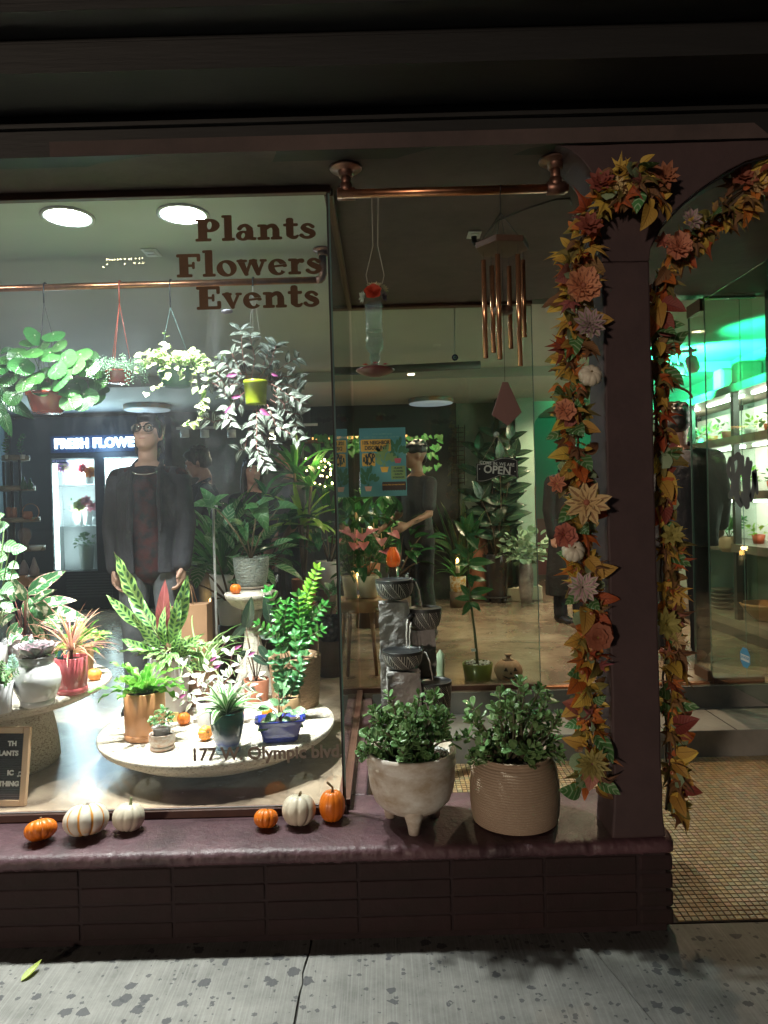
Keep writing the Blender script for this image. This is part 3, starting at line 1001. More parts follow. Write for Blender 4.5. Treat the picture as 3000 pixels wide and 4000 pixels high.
tr = thing('track_light', 'pale ceiling track with small cylinder heads in front of the plaster wall', 'track light', P(950, 1675, 7.6))
y_ = 7.6
p0, p1 = P(690, 1672, y_), P(1240, 1655, y_)
MB().box(p0.x, p1.x, y_ - .015, y_ + .015, p0.z - .015, p0.z + .01).build('rail', M_white, tr)
for i, (px, lit) in enumerate(((722, 0), (800, 0), (905, 0), (1055, 1))):
 c = P(px, 1690, y_)
 mb = MB().tube([c + V((0, 0, .03)), c + V((0, 0, -.05))], .045, 14)
 mb.build('lamp_head', M_white, tr)
 if lit:
  MB().ball(c + V((.03, -.05, -.06)), .035, 10, 6).build('bulb', emitmat('bulb_warm', (1, .86, .6), 20), tr)
  spot(tr, 'bulb_light', c + V((.03, -.1, -.08)), c + V((.1, -1.2, -1.2)), 16, (1, .85, .6), 110)
for (x, y, e, lab) in ((2.35, 8.3, 170, 'warm ceiling spot over the floor before the archway'), (1.75, 5.5, 150, 'warm ceiling spot before the lit plant shelf'), (.3, 7.0, 110, 'added warm ceiling spot over the plants at the back')):  # the last one is an added lamp that brightens the shop's back
 t = thing('ceiling_spot', lab, 'ceiling spot', (x, y, 2.94))
 c = V((x, y, 2.9))
 MB().tube([c + V((0, 0, .048)), c + V((0, 0, -.05))], .04, 14).build('housing', M_white, t)
 MB().lathe([(0, 0), (.034, 0), (.034, .004), (0, .004)], 16, c + V((0, 0, -.0555))).build('lens', emitmat('lens_warm', (1, .75, .45), 14), t)
 spot(t, 'spot_light', c + V((0, 0, -.07)), c + V((0, 0, -1)), e, (1, .74, .48), 150, .7, .04)
gt = thing('green_track_spots', 'ceiling bar with three spot heads shining green', 'spot lights', P(2640, 1400, 6.4))
gy = 6.4
q0, q1 = P(2600, 1395, gy), P(2720, 1368, gy - .5)
MB().tube([q0 + V((-.2, 0, .02)), q1], .014, 8).build('bar', M_white, gt)
for px, py, dy in ((2625, 1450, .1), (2655, 1450, 0), (2705, 1425, -.2)):
 c = P(px, py, gy + dy)
 d = V((.35, .55, -.35)).normalized()
 MB().tube([c - d * .07, c + d * .05], [.05, .055], 14).build('spot_head', M_white, gt)
 MB().tube([c - d * .05, c - d * .05 + V((0, 0, .12))], .01, 6).build('stem', M_white, gt)
 MB().tube([c + d * .0505, c + d * .054], .05, 14).build('lens', emitmat('lens_green', (.25, 1, .62), 9), gt)
spot(gt, 'green_light', P(2660, 1452, 6.3) + V((.1, .1, -.05)), (3.4, 7.1, 2.85), 1100, (.03, 1, .42), 125, 1, .04)
spot(gt, 'green_light', P(2700, 1440, 6.0) + V((-.1, .3, -.1)), (2.9, 7.0, 2.95), 90, (.05, 1, .45), 96, .6, .04)
spot(gt, 'green_light', P(2700, 1440, 6.0) + V((0, -.2, -.1)), (3.4, 5.8, 2.8), 150, (.03, 1, .42), 100, .6, .04)
# ------------------------------------------------------------------ lettering on the window
M_vinyl = mat('bronze_vinyl', (.17, .095, .055), .28, .55, c2=(.10, .06, .035), ns=6)
class Glyph:
 def __init__(s, x0, z0, em, y):
  s.m = MB(); s.x0, s.z0, s.em, s.y, s.i = x0, z0, em, y, 0
 def poly(s, pts):
  s.i += 1
  o = s.i * .00012
  pts = [(s.x0 + a * s.em, s.z0 + b * s.em) for a, b in pts]
  s.m.prism(pts, 'y', s.y - .0006 - o, s.y + .0001 * s.i * .2)
 def stroke(s, pts, ws, n=6):
  """thick stroke with round ends through pts (catmull-rom)"""
  P_ = [V(p) for p in pts]
  if isinstance(ws, (int, float)): ws = [ws] * len(P_)
  out, wo = [], []
  for i in range(len(P_) - 1):
   p0, p1, p2, p3 = P_[max(i - 1, 0)], P_[i], P_[i + 1], P_[min(i + 2, len(P_) - 1)]
   for j in range(n):
    t = j / n
    out.append(.5 * ((2 * p1) + (p2 - p0) * t + (2 * p0 - 5 * p1 + 4 * p2 - p3) * t * t + (3 * p1 - p0 - 3 * p2 + p3) * t ** 3))
    wo.append(ws[i] * (1 - t) + ws[i + 1] * t)
  out.append(P_[-1]); wo.append(ws[-1])
  L, Rr = [], []
  for i, p in enumerate(out):
   d = (out[min(i + 1, len(out) - 1)] - out[max(i - 1, 0)]).normalized()
   nn = V((-d.y, d.x))
   L.append(p + nn * wo[i] / 2); Rr.append(p - nn * wo[i] / 2)
  for i in range(len(out) - 1):
   pass
  s.i += 1
  o = s.i * .00012
  k = len(out)
  def f(p, yy): return (s.x0 + p.x * s.em, yy, s.z0 + p.y * s.em)
  y0, y1 = s.y - .0006 - o, s.y
  vs = [f(p, y0) for p in L] + [f(p, y0) for p in Rr] + [f(p, y1) for p in L] + [f(p, y1) for p in Rr]
  fs = []
  for i in range(k - 1):
   fs += [(i, i + 1, k + i + 1, k + i), (i, 2 * k + i, 2 * k + i + 1, i + 1), (k + i, k + i + 1, 3 * k + i + 1, 3 * k + i)]
  s.m.add(vs, fs)
  for p, w in ((out[0], wo[0]), (out[-1], wo[-1])):
   s.disc(p.x, p.y, w / 2, w / 2)
 def disc(s, x, z, rx, rz, n=18):
  s.poly([(x + rx * cos(2 * pi * i / n), z + rz * sin(2 * pi * i / n)) for i in range(n)])
 def bar(s, x0, x1, z0, z1, r=.05):
  r = min(r, (x1 - x0) / 2.01, (z1 - z0) / 2.01)
  pts = []
  for cx, cz, a0 in ((x1 - r, z1 - r, 0), (x0 + r, z1 - r, 90), (x0 + r, z0 + r, 180), (x1 - r, z0 + r, 270)):
   for k in range(4):
    a = radians(a0 + 30 * k)
    pts.append((cx + r * cos(a), cz + r * sin(a)))
  s.poly(pts)
 def ring(s, cx, cz, rx, rz, ix, iz, tilt=0, n=28, a0=0, a1=360):
  s.i += 1
  o = s.i * .00012
  y0 = s.y - .0006 - o
  vs = []
  full = a1 - a0 >= 360
  k = n if full else n + 1
  for rr in ((rx, rz, 0), (ix, iz, tilt)):
   for i in range(k):
    a = radians(a0 + (a1 - a0) * i / n)
    x, z = rr[0] * cos(a), rr[1] * sin(a)
    if rr[2]: x, z = x * cos(rr[2]) - z * sin(rr[2]), x * sin(rr[2]) + z * cos(rr[2])
    vs.append((s.x0 + (cx + x) * s.em, y0, s.z0 + (cz + z) * s.em))
  m = len(vs)
  vs += [(a, s.y, b) for a, _, b in vs]
  fs = []
  for i in range(n if full else n):
   j = (i + 1) % k
   fs += [(i, j, k + j, k + i), (i, m + i, m + j, j), (k + i, k + j, m + k + j, m + k + i)]
  s.m.add(vs, fs)
def glyph(ch, g):
 if ch == 'P':
  g.bar(.1, .42, 0, 1); g.bar(0, .56, 0, .13); g.bar(0, .4, .87, 1.0); g.ring(.5, .7, .36, .30, .08, .17, -.1); return .92
 if ch == 'l':
  g.bar(.09, .36, 0, 1.14); g.bar(0, .46, 0, .13); g.bar(0, .3, 1.02, 1.14); return .5
 if ch == 'a':
  g.ring(.24, .21, .25, .225, .06, .12, -.2); g.bar(.34, .60, .02, .5, .1); g.bar(.5, .7, 0, .13)
  g.stroke([(.12, .52), (.2, .63), (.36, .65), (.47, .5)], [.16, .15, .16, .24]); return .74
 if ch == 'n':
  g.bar(.1, .34, 0, .68); g.bar(0, .43, 0, .13); g.bar(0, .3, .57, .69); g.bar(.52, .77, 0, .5, .1); g.bar(.46, .86, 0, .13)
  g.stroke([(.28, .46), (.42, .6), (.57, .6), (.645, .44)], [.1, .17, .2, .24]); return .9
 if ch == 't':
  g.bar(.1, .36, .12, .95, .1); g.bar(0, .52, .57, .70); g.stroke([(.23, .2), (.3, .09), (.42, .08), (.5, .15)], [.26, .17, .15, .08]); return .56
 if ch == 's':
  g.stroke([(.46, .53), (.34, .63), (.2, .61), (.14, .49), (.26, .38), (.42, .29), (.46, .17), (.32, .06), (.16, .08), (.07, .16)], [.15, .12, .14, .2, .24, .24, .2, .13, .13, .16]); return .6
 if ch == 'o':
  g.ring(.35, .34, .36, .36, .12, .25, .35); return .74
 if ch == 'e':
  g.ring(.33, .34, .34, .36, .11, .25, .25, a0=22, a1=322); g.stroke([(.2, .37), (.56, .41)], .09); g.bar(.5, .66, .33, .46); return .7
 if ch == 'r':
  g.bar(.1, .34, 0, .68); g.bar(0, .45, 0, .13); g.bar(0, .3, .57, .69); g.stroke([(.3, .44), (.38, .58), (.48, .58)], [.1, .16, .2]); return .62
 if ch == 'w':
  for a, b in (((.12, .6), (.3, .07)), ((.56, .6), (.72, .07))): g.stroke([a, b], [.24, .16])
  for a, b in (((.3, .07), (.46, .6)), ((.72, .07), (.9, .6))): g.stroke([a, b], [.1, .12])
  g.bar(-.04, .34, .58, .69); g.bar(.4, .7, .58, .69); g.bar(.78, 1.04, .58, .69); return 1.08
 if ch == 'v':
  g.stroke([(.16, .6), (.36, .07)], [.26, .14]); g.stroke([(.36, .08), (.56, .6)], [.1, .1]); g.bar(-.02, .34, .58, .69); g.bar(.46, .70, .58, .69); return .74
 if ch in 'FE':
  g.bar(.1, .42, 0, 1); g.bar(0, .56 if ch == 'F' else .7, 0, .13); g.bar(0, .84, .86, 1.0); g.bar(.72, .85, .66, .98); g.bar(.38, .6, .44, .55); g.bar(.55, .65, .34, .66)
  if ch == 'E': g.bar(.4, .86, 0, .14); g.bar(.74, .88, .02, .36)
  return .92 if ch == 'F' else .94
 return .4
yl = YW - .0046
for word, xa_, ya_, xb_, cap in (('Plants', 765, 946, 1238, 87), ('Flowers', 692, 1086, 1262, 90), ('Events', 770, 1212, 1252, 90)):
 p0, p1 = P(xa_, ya_, YW), P(xb_, ya_ - 13, YW)
 em = cap / 2800 * YW
 tot = sum(glyph(c_, Glyph(0, 0, 1, 0)) for c_ in word)
 adv = (p1.x - p0.x) / tot / em
 x = p0.x
 for c_ in word:
  g = Glyph(x, p0.z, em, yl)
  wdt = glyph(c_, g)
  for i, v in enumerate(g.m.v): g.m.v[i] = (x + (v[0] - x) * adv, v[1], v[2])
  x += wdt * em * adv
  g.m.build('letter', M_vinyl, win)
a_, b_ = P(765, 2945, YW), P(1322, 2938, YW)
txt('address_lettering', '177 W. Olympic blvd.', .0725, (a_ + b_) / 2 + V((0, -.005, 0)), mat('taupe_vinyl', (.20, .16, .13), .5), win, off=.0021, sx=.97)
q = P(887, 1217, YW - .006)
MB().lathe([(0, 0), (.022, 0), (.022, .0006)], 20).build('small_sticker', mat('sticker_white', (.6, .65, .8), .5), win, mw=Matrix.Translation(q) @ Matrix.Rotation(pi / 2, 4, 'X') @ Matrix.Diagonal((1.1, .45, 1, 1)))
# ------------------------------------------------------------------ poster on the rear pane
YP = YR - .008
pa, pb = P(1402, 1674, YP), P(1590, 1936, YP)
ps = thing('poster', 'teal poster with orange discount banner taped to the alcove pane', 'poster', ((pa.x + pb.x) / 2, YP, pb.z))
pw, ph_ = pb.x - pa.x, pa.z - pb.z
X0, Z1 = pa.x, pa.z
M_tealp = mat('poster_teal', (.10, .27, .28), .6)
M_orp = mat('poster_orange', (.75, .39, .07), .6)
M_ink = mat('poster_ink', (.03, .04, .045), .6)
M_grp = mat('poster_green', (.22, .31, .11), .6)
M_grd = mat('poster_dark_green', (.06, .16, .08), .6)
M_mint = mat('poster_mint', (.18, .36, .31), .6)
MB().box(X0, X0 + pw, YP - .001, YP + .0005, Z1 - ph_, Z1).build('sheet', M_tealp, ps)
def scal(x0, x1, z0, z1, m, nm, n=9, d=.0004):
 """print patch with a scalloped lower edge, in poster fractions"""
 pts = []
 r = .02
 for cx, cz, a0 in ((x1 - r, z0 + r, 0), (x0 + r, z0 + r, 90)):
  for k in range(4):
   a = radians(a0 + 30 * k)
   pts.append((cx + r * cos(a), cz - r * sin(a)))
 for i in range(n * 4 + 1):
  t = i / (n * 4)
  pts.append((x0 + (x1 - x0) * t, z1 + .012 * abs(sin(pi * t * n))))
 MB().prism([(X0 + a * pw, Z1 - b * ph_) for a, b in pts], 'y', YP - .001 - d, YP - .0011).build(nm, m, ps)
def pt(body, size, x, z, m, off=.0004, sx=1, d=.0018):
 txt('print', body, size, (X0 + x * pw, YP - d, Z1 - z * ph_), m, ps, off=off, sx=sx, ext=.0002)
pt('WED - SUN | 10:00 AM - 07:00 PM', .0158, .48, .135, M_mint)
pt('177 W. OLYMPIC BLVD.', .0125, .5, .09, M_mint)
scal(.03, .68, .165, .335, M_orp, 'banner')
pt('10% NEIGHBOR', .0325, .355, .215, M_ink, .0012, .80)
pt('DISCOUNT', .0345, .355, .29, M_ink, .0012, .84)
scal(.05, .335, .365, .545, M_orp, 'badge', 5)
def blob_logo(x0, z0, em, y, m, parent, flip=1, axis='y', xx=0, fat=1):
 g = Glyph(0, 0, 1, 0)
 st0 = g.stroke
 g.stroke = lambda p, w, n=6: st0(p, [q * fat for q in w], n)
 g.stroke([(.02, .25), (.1, .62), (.12, .35), (.25, .12), (.3, .5), (.2, .78)], [.07, .12, .09, .1, .1, .08])
 g.stroke([(.3, .85), (.36, .62), (.46, .6), (.48, .9)], [.09, .11, .1, .09])
 g.stroke([(.45, .62), (.4, .35), (.36, .03)], [.09, .12, .14])
 g.stroke([(.74, .92), (.6, .95), (.57, .72), (.7, .5), (.7, .2), (.55, .04), (.5, .2)], [.09, .11, .12, .13, .13, .12, .08])
 g.stroke([(.95, .2), (.84, .3), (.82, .75), (.9, .9), (.99, .7), (.86, .52)], [.1, .1, .1, .09, .1, .08])
 vs = []
 for v in g.m.v:
  a = v[0] * flip if flip > 0 else 1 - v[0]
  if axis == 'y': vs.append((x0 + a * em, y + v[1] * .6, z0 + v[2] * em * 1.05))
  else: vs.append((xx + v[1] * .6, x0 + a * em, z0 + v[2] * em * .9))
 MB().add(vs, g.m.f).build('blob_logo', m, parent)
blob_logo(X0 + .07 * pw, Z1 - .535 * ph_, pw * .25, YP - .0018, M_ink, ps)
scal(.67, .98, .56, .75, M_grp, 'list_patch', 6)
for i, w in enumerate(('· PLANTS', '· FLOWERS', '· EVENTS', '· WORKSHOPS')):
 pt(w, .0165, .815, .595 + .045 * i, M_ink, .0006, .9 if i < 3 else .75)
scal(.47, .985, .79, .91, mat('poster_brown', (.06, .035, .03), .6), 'foot_patch', 9)
pt('LOCAL PICK UP AND DELIVERY', .0105, .72, .835, M_orp, .0003)
def pplant(x, z, s, mleaf, pot):
 mb = MB()
 for k in range(9):
  a = radians(-70 + 140 * k / 8)
  L = s * (.5 + .2 * (k % 3))
  c = (x + sin(a) * L * .8, z - .02 - cos(a) * L)
  ang = a
  pts = []
  for i in range(10):
   t = 2 * pi * i / 10
   u, v = s * .13 * cos(t), s * .26 * sin(t)
   pts.append((X0 + (c[0] + u * cos(ang) + v * sin(ang)) * pw, Z1 - (c[1] - v * cos(ang) + u * sin(ang)) * ph_ * (1)))
  mb.prism(pts, 'y', YP - .0013 - .00005 * k, YP - .0011)
  mb.prism([(X0 + (x - .004) * pw, Z1 - z * ph_), (X0 + (x + .004) * pw, Z1 - z * ph_), (X0 + (c[0] + .003) * pw, Z1 - c[1] * ph_)], 'y', YP - .00125, YP - .0011)
 mb.build('printed_plant', mleaf, ps)
 MB().prism([(X0 + (x - s * .3) * pw, Z1 - (z) * ph_), (X0 + (x + s * .3) * pw, Z1 - z * ph_), (X0 + (x + s * .2) * pw, Z1 - (z + s * .26) * ph_), (X0 + (x - s * .2) * pw, Z1 - (z + s * .26) * ph_)], 'y', YP - .0019, YP - .0012).build('printed_pot', pot, ps)
pplant(.82, .45, .27, M_grd, mat('poster_red', (.5, .1, .13), .6))
pplant(.53, .57, .30, M_grp, M_orp)
pplant(.17, .85, .27, M_grd, mat('poster_pink', (.7, .4, .3), .6))
blob_logo(4.0, P(2890, 1975, 4.17).z, .34, 0, M_ink, door, 1, 'x', XD - .0072, 1.45)
sc_ = P(2887, 2570, 4.21)
sc_y = XD * 2800 / (2887 - 1500 + 16)
zst = P(2887, 2570, sc_y).z
def octa(r, d0, d1, m, nm):
 pts = [(sc_y + r * cos(radians(22.5 + 45 * i)), zst + r * sin(radians(22.5 + 45 * i))) for i in range(8)]
 MB().prism(pts, 'x', d0, d1).build(nm, m, door)
octa(.062, XD - .0072, XD - .0061, mat('sticker_blue', (.03, .22, .42), .5), 'octagon_sticker')
MB().box(XD - .0076, XD - .0073, sc_y - .05, sc_y + .05, zst - .02, zst + .016).build('sticker_band', mat('sticker_pale', (.55, .6, .6), .5), door)
txt('sticker_text', '24 HOUR', .024, (XD - .0082, sc_y, zst), mat('sticker_blue'), door, rot=(pi / 2, 0, -pi / 2), off=.0008, ext=.0002, sx=.95)
# ------------------------------------------------------------------ across the street (seen only as reflections in the panes)
sl = thing('string_lights', 'string of small warm bulbs across the street, mirrored in the window', 'string lights', (-5.5, -6.2, 5))
Mb = emitmat('bulb_tiny', (1, .8, .5), 60)
for i, (px, py) in enumerate([(418, 1014), (428, 1014), (438, 1015), (448, 1015), (460, 1014), (471, 1012), (489, 1012), (505, 1013), (514, 1011), (530, 1010), (545, 1009), (557, 1008), (404, 1043), (418, 1032), (487, 1030), (525, 1028), (545, 1027), (560, 1028)]):
 q = P(px, py, 12.0)
 MB().ball((q.x, 2 * YW - 12.0, q.z), .011, 6, 4).build('bulb', Mb, sl)
def street_panel(name, label, cat, x0, x1, y0, y1, Yi, Ym, c, s, nx=3):
 a, b = P(x0, y0, Yi), P(x1, y1, Yi)
 Yo = 2 * Ym - Yi
 t = thing(name, label, cat, ((a.x + b.x) / 2, Yo, b.z))
 w = (b.x - a.x) / nx
 for i in range(nx):
  MB().box(a.x + w * i + w * .06, a.x + w * (i + 1) - w * .06, Yo - .02, Yo, b.z, a.z).build('lit_pane', emitmat(cat + '_glow', c, s), t)
 MB().box(a.x - .1, b.x + .1, Yo - .2, Yo - .03, b.z - .1, a.z + .1).build('frame', M_blackgap, t)
street_panel('lit_shopfront', 'bright shop windows across the street, mirrored in the alcove pane', 'shopfront', 1425, 1530, 1845, 1905, 17, YR, (.8, .9, 1), 3.2)
# ================================================================== TABLES, POTS AND PLANTS
M_soil = mat('soil', (.035, .022, .015), .95, c2=(.08, .05, .035), ns=60, amt=.4, bump=.8, bs=120, bd=.006)
M_stem = mat('stem_green', (.10, .16, .05), .5)
M_stemb = mat('stem_brown', (.11, .07, .04), .7)
M_stemp = mat('stem_pink', (.35, .16, .14), .5)
def stone_mat():
 m, t = newmat('pitted_stone')
 co = t.coord('Object')
 n1 = t.noise(14, 4, .6, co)
 vo = t.noise(95, 3, .55, t.coord('Object', 1, 1, 2.2), .3)
 pit = t.ramp(vo, [(.36, 0), (.46, 1)])
 c = t.mix(n1, (.60, .54, .45), (.72, .67, .58))
 c = t.mix(pit, (.36, .30, .235), c)
 t.l(c, t.b.inputs['Base Color'])
 t.b.inputs['Roughness'].default_value = .85
 t.bump(pit, .8, .005)
 return m
M_stone = stone_mat()
def Pm(px, py, z): return PZ(px, py, z)
def edge_pos(pxl, pxr, pyf, z):
 """centre and radius of a horizontal disc from its left, right and front rim in the photo"""
 Y = 3.55
 for _ in range(8):
  xl_, xr_ = P(pxl, pyf, Y).x, P(pxr, pyf, Y).x
  r = (xr_ - xl_) / 2
  Y = PZ((pxl + pxr) / 2, pyf, z).y + r
 return V(((xl_ + xr_) / 2, Y, z)), r
TZ = .525
tc, trr = edge_pos(414, 1310, 2985, TZ)
TAB = thing('bowl_table', 'wide low cream stone bowl table loaded with potted plants', 'table', (tc.x, tc.y, ZF))
H_ = TZ - ZF
MB().lathe([(trr * .42, .001), (trr * .46, .002), (trr * .62, .028), (trr * .8, .068), (trr * .92, .105), (trr * .975, .125), (trr * .995, .142), (trr, .152), (trr * .997, .161), (trr * .985, .165), (trr * .9, .1655), (0, .166)], 96, (tc.x, tc.y, ZF)).build('top_bowl', M_stone, TAB)
TZ = ZF + .166
T2Z = .755
t2 = V((P(405, 2690, 3.52).x - .56, 3.53, T2Z))
TAB2 = thing('pedestal_table', 'cream stone pedestal table cut by the left edge, carrying pots', 'table', (t2.x, t2.y, ZF))
h2 = T2Z - ZF
MB().lathe([(.56 * .25, h2 - .115), (.56 * .6, h2 - .10), (.56 * .85, h2 - .068), (.56 * .97, h2 - .035), (.56, h2 - .018), (.56 * .99, h2 - .004), (.56 * .965, h2), (0, h2 + .0005)], 96, (t2.x, t2.y, ZF)).build('top', M_stone, TAB2)
pr_ = P(226, 2990, 3.45).x - t2.x
MB().lathe([(pr_ * .84, .001), (pr_ * .86, .015), (pr_ * .85, .07), (pr_ * .82, .15), (pr_ * .78, .22), (pr_ * .76, h2 - .116)], 64, (t2.x, t2.y, ZF)).build('pedestal', M_stone, TAB2)
PY = 4.32
pc_ = P(982, 2330, PY)
psc = PY / 2800
p3z = P(982, 2312, PY - 0.0).z
pr3 = 104 * psc
TAB3 = thing('pedestal_stand', 'small cream stone stand of stacked bowls under the pale blue pot', 'stand', (pc_.x, PY, ZF))
hh = p3z - ZF
MB().lathe([(0, hh - .11), (pr3 * .35, hh - .105), (pr3 * .75, hh - .075), (pr3 * .95, hh - .035), (pr3, hh - .012), (pr3 * .985, hh - .002), (0, hh)], 64, (pc_.x, PY, ZF)).build('top', M_stone, TAB3)
MB().lathe([(pr3 * .95, .001), (pr3 * .97, .03), (pr3 * .85, .12), (pr3 * .55, .25), (pr3 * .3, hh - .28), (pr3 * .28, hh - .2), (pr3 * .42, hh - .106)], 48, (pc_.x, PY, ZF)).build('base', M_stone, TAB3)
class Pot:
 pass
def potpos(px, pyf, z, rb_px):
 """base centre of a round pot whose front bottom edge is at (px, pyf) on surface z"""
 F = PZ(px, pyf, z)
 r = rb_px * F.y / 2800
 c = F.copy()
 for _ in range(3):
  y = F.y + r
  c = V((P(px, pyf, y).x, y, z)); r = rb_px * y / 2800
 return c, c.y / 2800
def pot(name, label, px, pyf, z, hpx, rt, rb, m, prof=None, cat='potted plant', saucer=None, soil=.88, n=48, fn=None, soilm=None, group=None, Y=None, thick=.08, part='pot', plinth=False):
 if Y is None: c, s = potpos(px, pyf, z, rb)
 else: c = P(px, pyf, Y); s = Y / 2800; z = c.z
 t = thing(name, label, cat, c, group)
 o = Pot(); o.t = t; o.c = c; o.s = s
 h, rt, rb = hpx * s, rt * s, rb * s
 z0 = 0
 if plinth and c.z > ZF + .03: MB().lathe([(rb * 1.1, ZF), (rb * 1.15, c.z)], 24, (c.x, c.y, 0)).build('plinth', mat('plinth_wood', (.10, .06, .035), .6), t)
 if saucer:
  sr, sh = saucer[0] * s, saucer[1] * s
  MB().lathe([(sr * .93, .0003), (sr, sh * .25), (sr * 1.01, sh * .95), (sr * .985, sh), (sr * .9, sh * .97), (0, sh * .7)], n, c).build('saucer', saucer[2] if len(saucer) > 2 else m, t)
  z0 = sh * .72
  h -= z0
 if prof is None: pf = [(rb * .94, z0 + .0004), (rb, z0 + h * .03), (rt, z0 + h * .985)]
 else: pf = [(r_ * s if r_ > 0 else 0, z0 + q * h) for r_, q in prof]
 rt2 = pf[-1][0]
 wth = rt * thick + .002
 inner = [(rt2 - wth * .3, z0 + h), (rt2 - wth * .8, z0 + h), (rt2 - wth, z0 + h * .98), (rt2 - wth * 1.1, z0 + h * (soil - .06))]
 MB().lathe(pf + inner, n, c, fn=fn).build(part, m, t)
 o.rt = rt2 - wth
 if soil:
  o.zs = c.z + z0 + h * soil
  MB().lathe([(o.rt * 1.0, 0), (o.rt * .6, .004), (0, .006)], 24, (c.x, c.y, o.zs)).build('soil', soilm or M_soil, t)
 o.top = V((c.x, c.y, c.z + z0 + h))
 o.h = h
 return o
def azel(a, e): return V((cos(a) * cos(e), sin(a) * cos(e), sin(e)))
def straps(o, n, L, w, m, el=(.5, 1.3), droop=(.6, 1.6), prof=None, wavy=0, fold=.25, r0=.02, nseg=10, seed=1, k=2, name='leaf', azr=None, bend=.3):
 r = random.Random(seed)
 for i in range(n):
  a = (2 * pi * i / n + r.uniform(-.25, .25)) if azr is None else r.uniform(*azr)
  e = r.uniform(*el); q = (e - el[0]) / max(.01, el[1] - el[0])
  l_ = L * r.uniform(.75, 1.1)
  p0 = V((o.c.x, o.c.y, o.zs)) + V((cos(a), sin(a), 0)) * r0 * (1.2 - q)
  ribbon(m, arc(p0, a, e, l_, r.uniform(*droop), nseg, r.uniform(-bend, bend)), w * r.uniform(.8, 1.15), o.t, name, prof, wavy, fold, k=k, seed=i * 1.7)
def bushy(o, n, Rx, Rz, meshes, size, seed=1, up=.2, c=None, stemm=None, stems=0, inner=.25, outward=.8, flat=False, name='leaf', par=None, zmin=-.2, petiole=.0):
 """leaves spread through a rounded crown, tips outward"""
 r = random.Random(seed)
 c = c or V((o.c.x, o.c.y, o.zs))
 par = par or o.t
 if stems and stemm:
  mb = MB()
  for i in range(stems):
   a = 2 * pi * i / stems + r.uniform(-.3, .3)
   mb.tube(arc(c + V((0, 0, -.005)), a, r.uniform(.6, 1.4), Rz * r.uniform(.7, 1.1), .4, 5), [.004 * Rz / .15, .003 * Rz / .15, .003 * Rz / .15, .002 * Rz / .15, .002 * Rz / .15, .001 * Rz / .15], 5)
  tag(mb.build('stems', stemm, par), kind='stuff')
 for i in range(n):
  a = r.uniform(0, 2 * pi); e = math.asin(r.uniform(zmin, 1))
  rr = (inner + (1 - inner) * r.random() ** .5)
  d = azel(a, e)
  p = c + V((d.x * Rx * rr, d.y * Rx * rr, (d.z * .9 + up) * Rz * rr))
  dd = (d * outward + V((r.uniform(-.5, .5), r.uniform(-.5, .5), r.uniform(-.3, .5)))).normalized()
  nn = V((d.x * .5 + r.uniform(-.4, .4), d.y * .5 + r.uniform(-.4, .4), 1 if not flat else .6))
  s = size * r.uniform(.7, 1.2)
  leaf(r.choice(meshes), p, dd, nn, s, par, name)
def pinnate(o, pts, mesh, n, size, m_stem=None, rad=.0035, both=True, name='leaf', t0=.15, spread=1.0, seed=0, par=None, taper=.55, tilt=.15):
 par = par or o.t
 r = random.Random(seed)
 MB().tube(pts, [rad * (1 - .7 * i / (len(pts) - 1)) for i in range(len(pts))], 6).build('stem', m_stem or M_stem, par)
 L = len(pts) - 1
 for i in range(n):
  t = t0 + (1 - t0) * i / max(1, n - 1)
  f = t * L; k = min(int(f), L - 1)
  p = pts[k].lerp(pts[k + 1], f - k)
  d = (pts[k + 1] - pts[k]).normalized()
  view = V((0, -1, .25))
  sd = d.cross(view).normalized()
  s = size * (1 - taper * abs(t - .45)) * r.uniform(.88, 1.12)
  sides = (1, -1) if both else ((1,) if i % 2 else (-1,))
  if i == n - 1: sides = sides + (0,)
  for q in sides:
   dd = (d * (.55 if q else 1.2) + sd * q * spread + V((r.uniform(-.2, .2), r.uniform(-.25, .1), r.uniform(-.1, .1) + tilt))).normalized()
   leaf(mesh, p, dd, V((r.uniform(-.3, .3), -.7, .7)), s, par, name)
# ---- leaf kinds
L_fern = leafmat('fern_leaf', (.16, .42, .05), (.10, .32, .04), mid=(.28, .5, .12), mw=.09, rough=.32, trans=.3, jit=.25)
L_rattle = leafmat('rattlesnake_leaf', (.24, .48, .12), (.32, .56, .18), spots=(.03, .12, .05), edge=(.10, .28, .08), ew=1.12, rough=.3, under=(.16, .035, .06))
L_wine = leafmat('wine_leaf', (.16, .035, .06), (.22, .06, .05), mid=(.3, .1, .12), rough=.35)
L_spider = leafmat('spider_leaf', (.16, .34, .08), (.10, .28, .06), mid=(.55, .62, .32), mw=.35, trans=.25)
L_zz = leafmat('zz_leaf', (.05, .24, .03), (.03, .16, .03), mid=(.16, .36, .08), mw=.05, rough=.18, trans=.12, coat=.3)
L_zzb = leafmat('zz_bright_leaf', (.25, .62, .05), (.2, .5, .04), mid=(.4, .75, .15), mw=.05, rough=.25, trans=.25, jit=.15)
L_rubber = leafmat('rubber_leaf', (.02, .055, .03), (.028, .04, .03), mid=(.08, .12, .06), mw=.05, rough=.22, trans=.03)
L_pilea = leafmat('pilea_leaf', (.07, .24, .05), (.045, .18, .04), dots=(.7, .8, .5), rough=.28, trans=.12, coat=.15, jit=.4)
L_ivy = leafmat('variegated_leaf', (.22, .45, .08), (.14, .34, .06), edge=(.80, .84, .45), ew=.52, rough=.45, trans=.2, jit=.3)
L_trad = leafmat('zebrina_leaf', (.07, .13, .08), (.12, .12, .11), band=(.36, .42, .37), b0=.26, b1=.64, rough=.3, under=(.20, .015, .10), trans=.1, jit=.3)
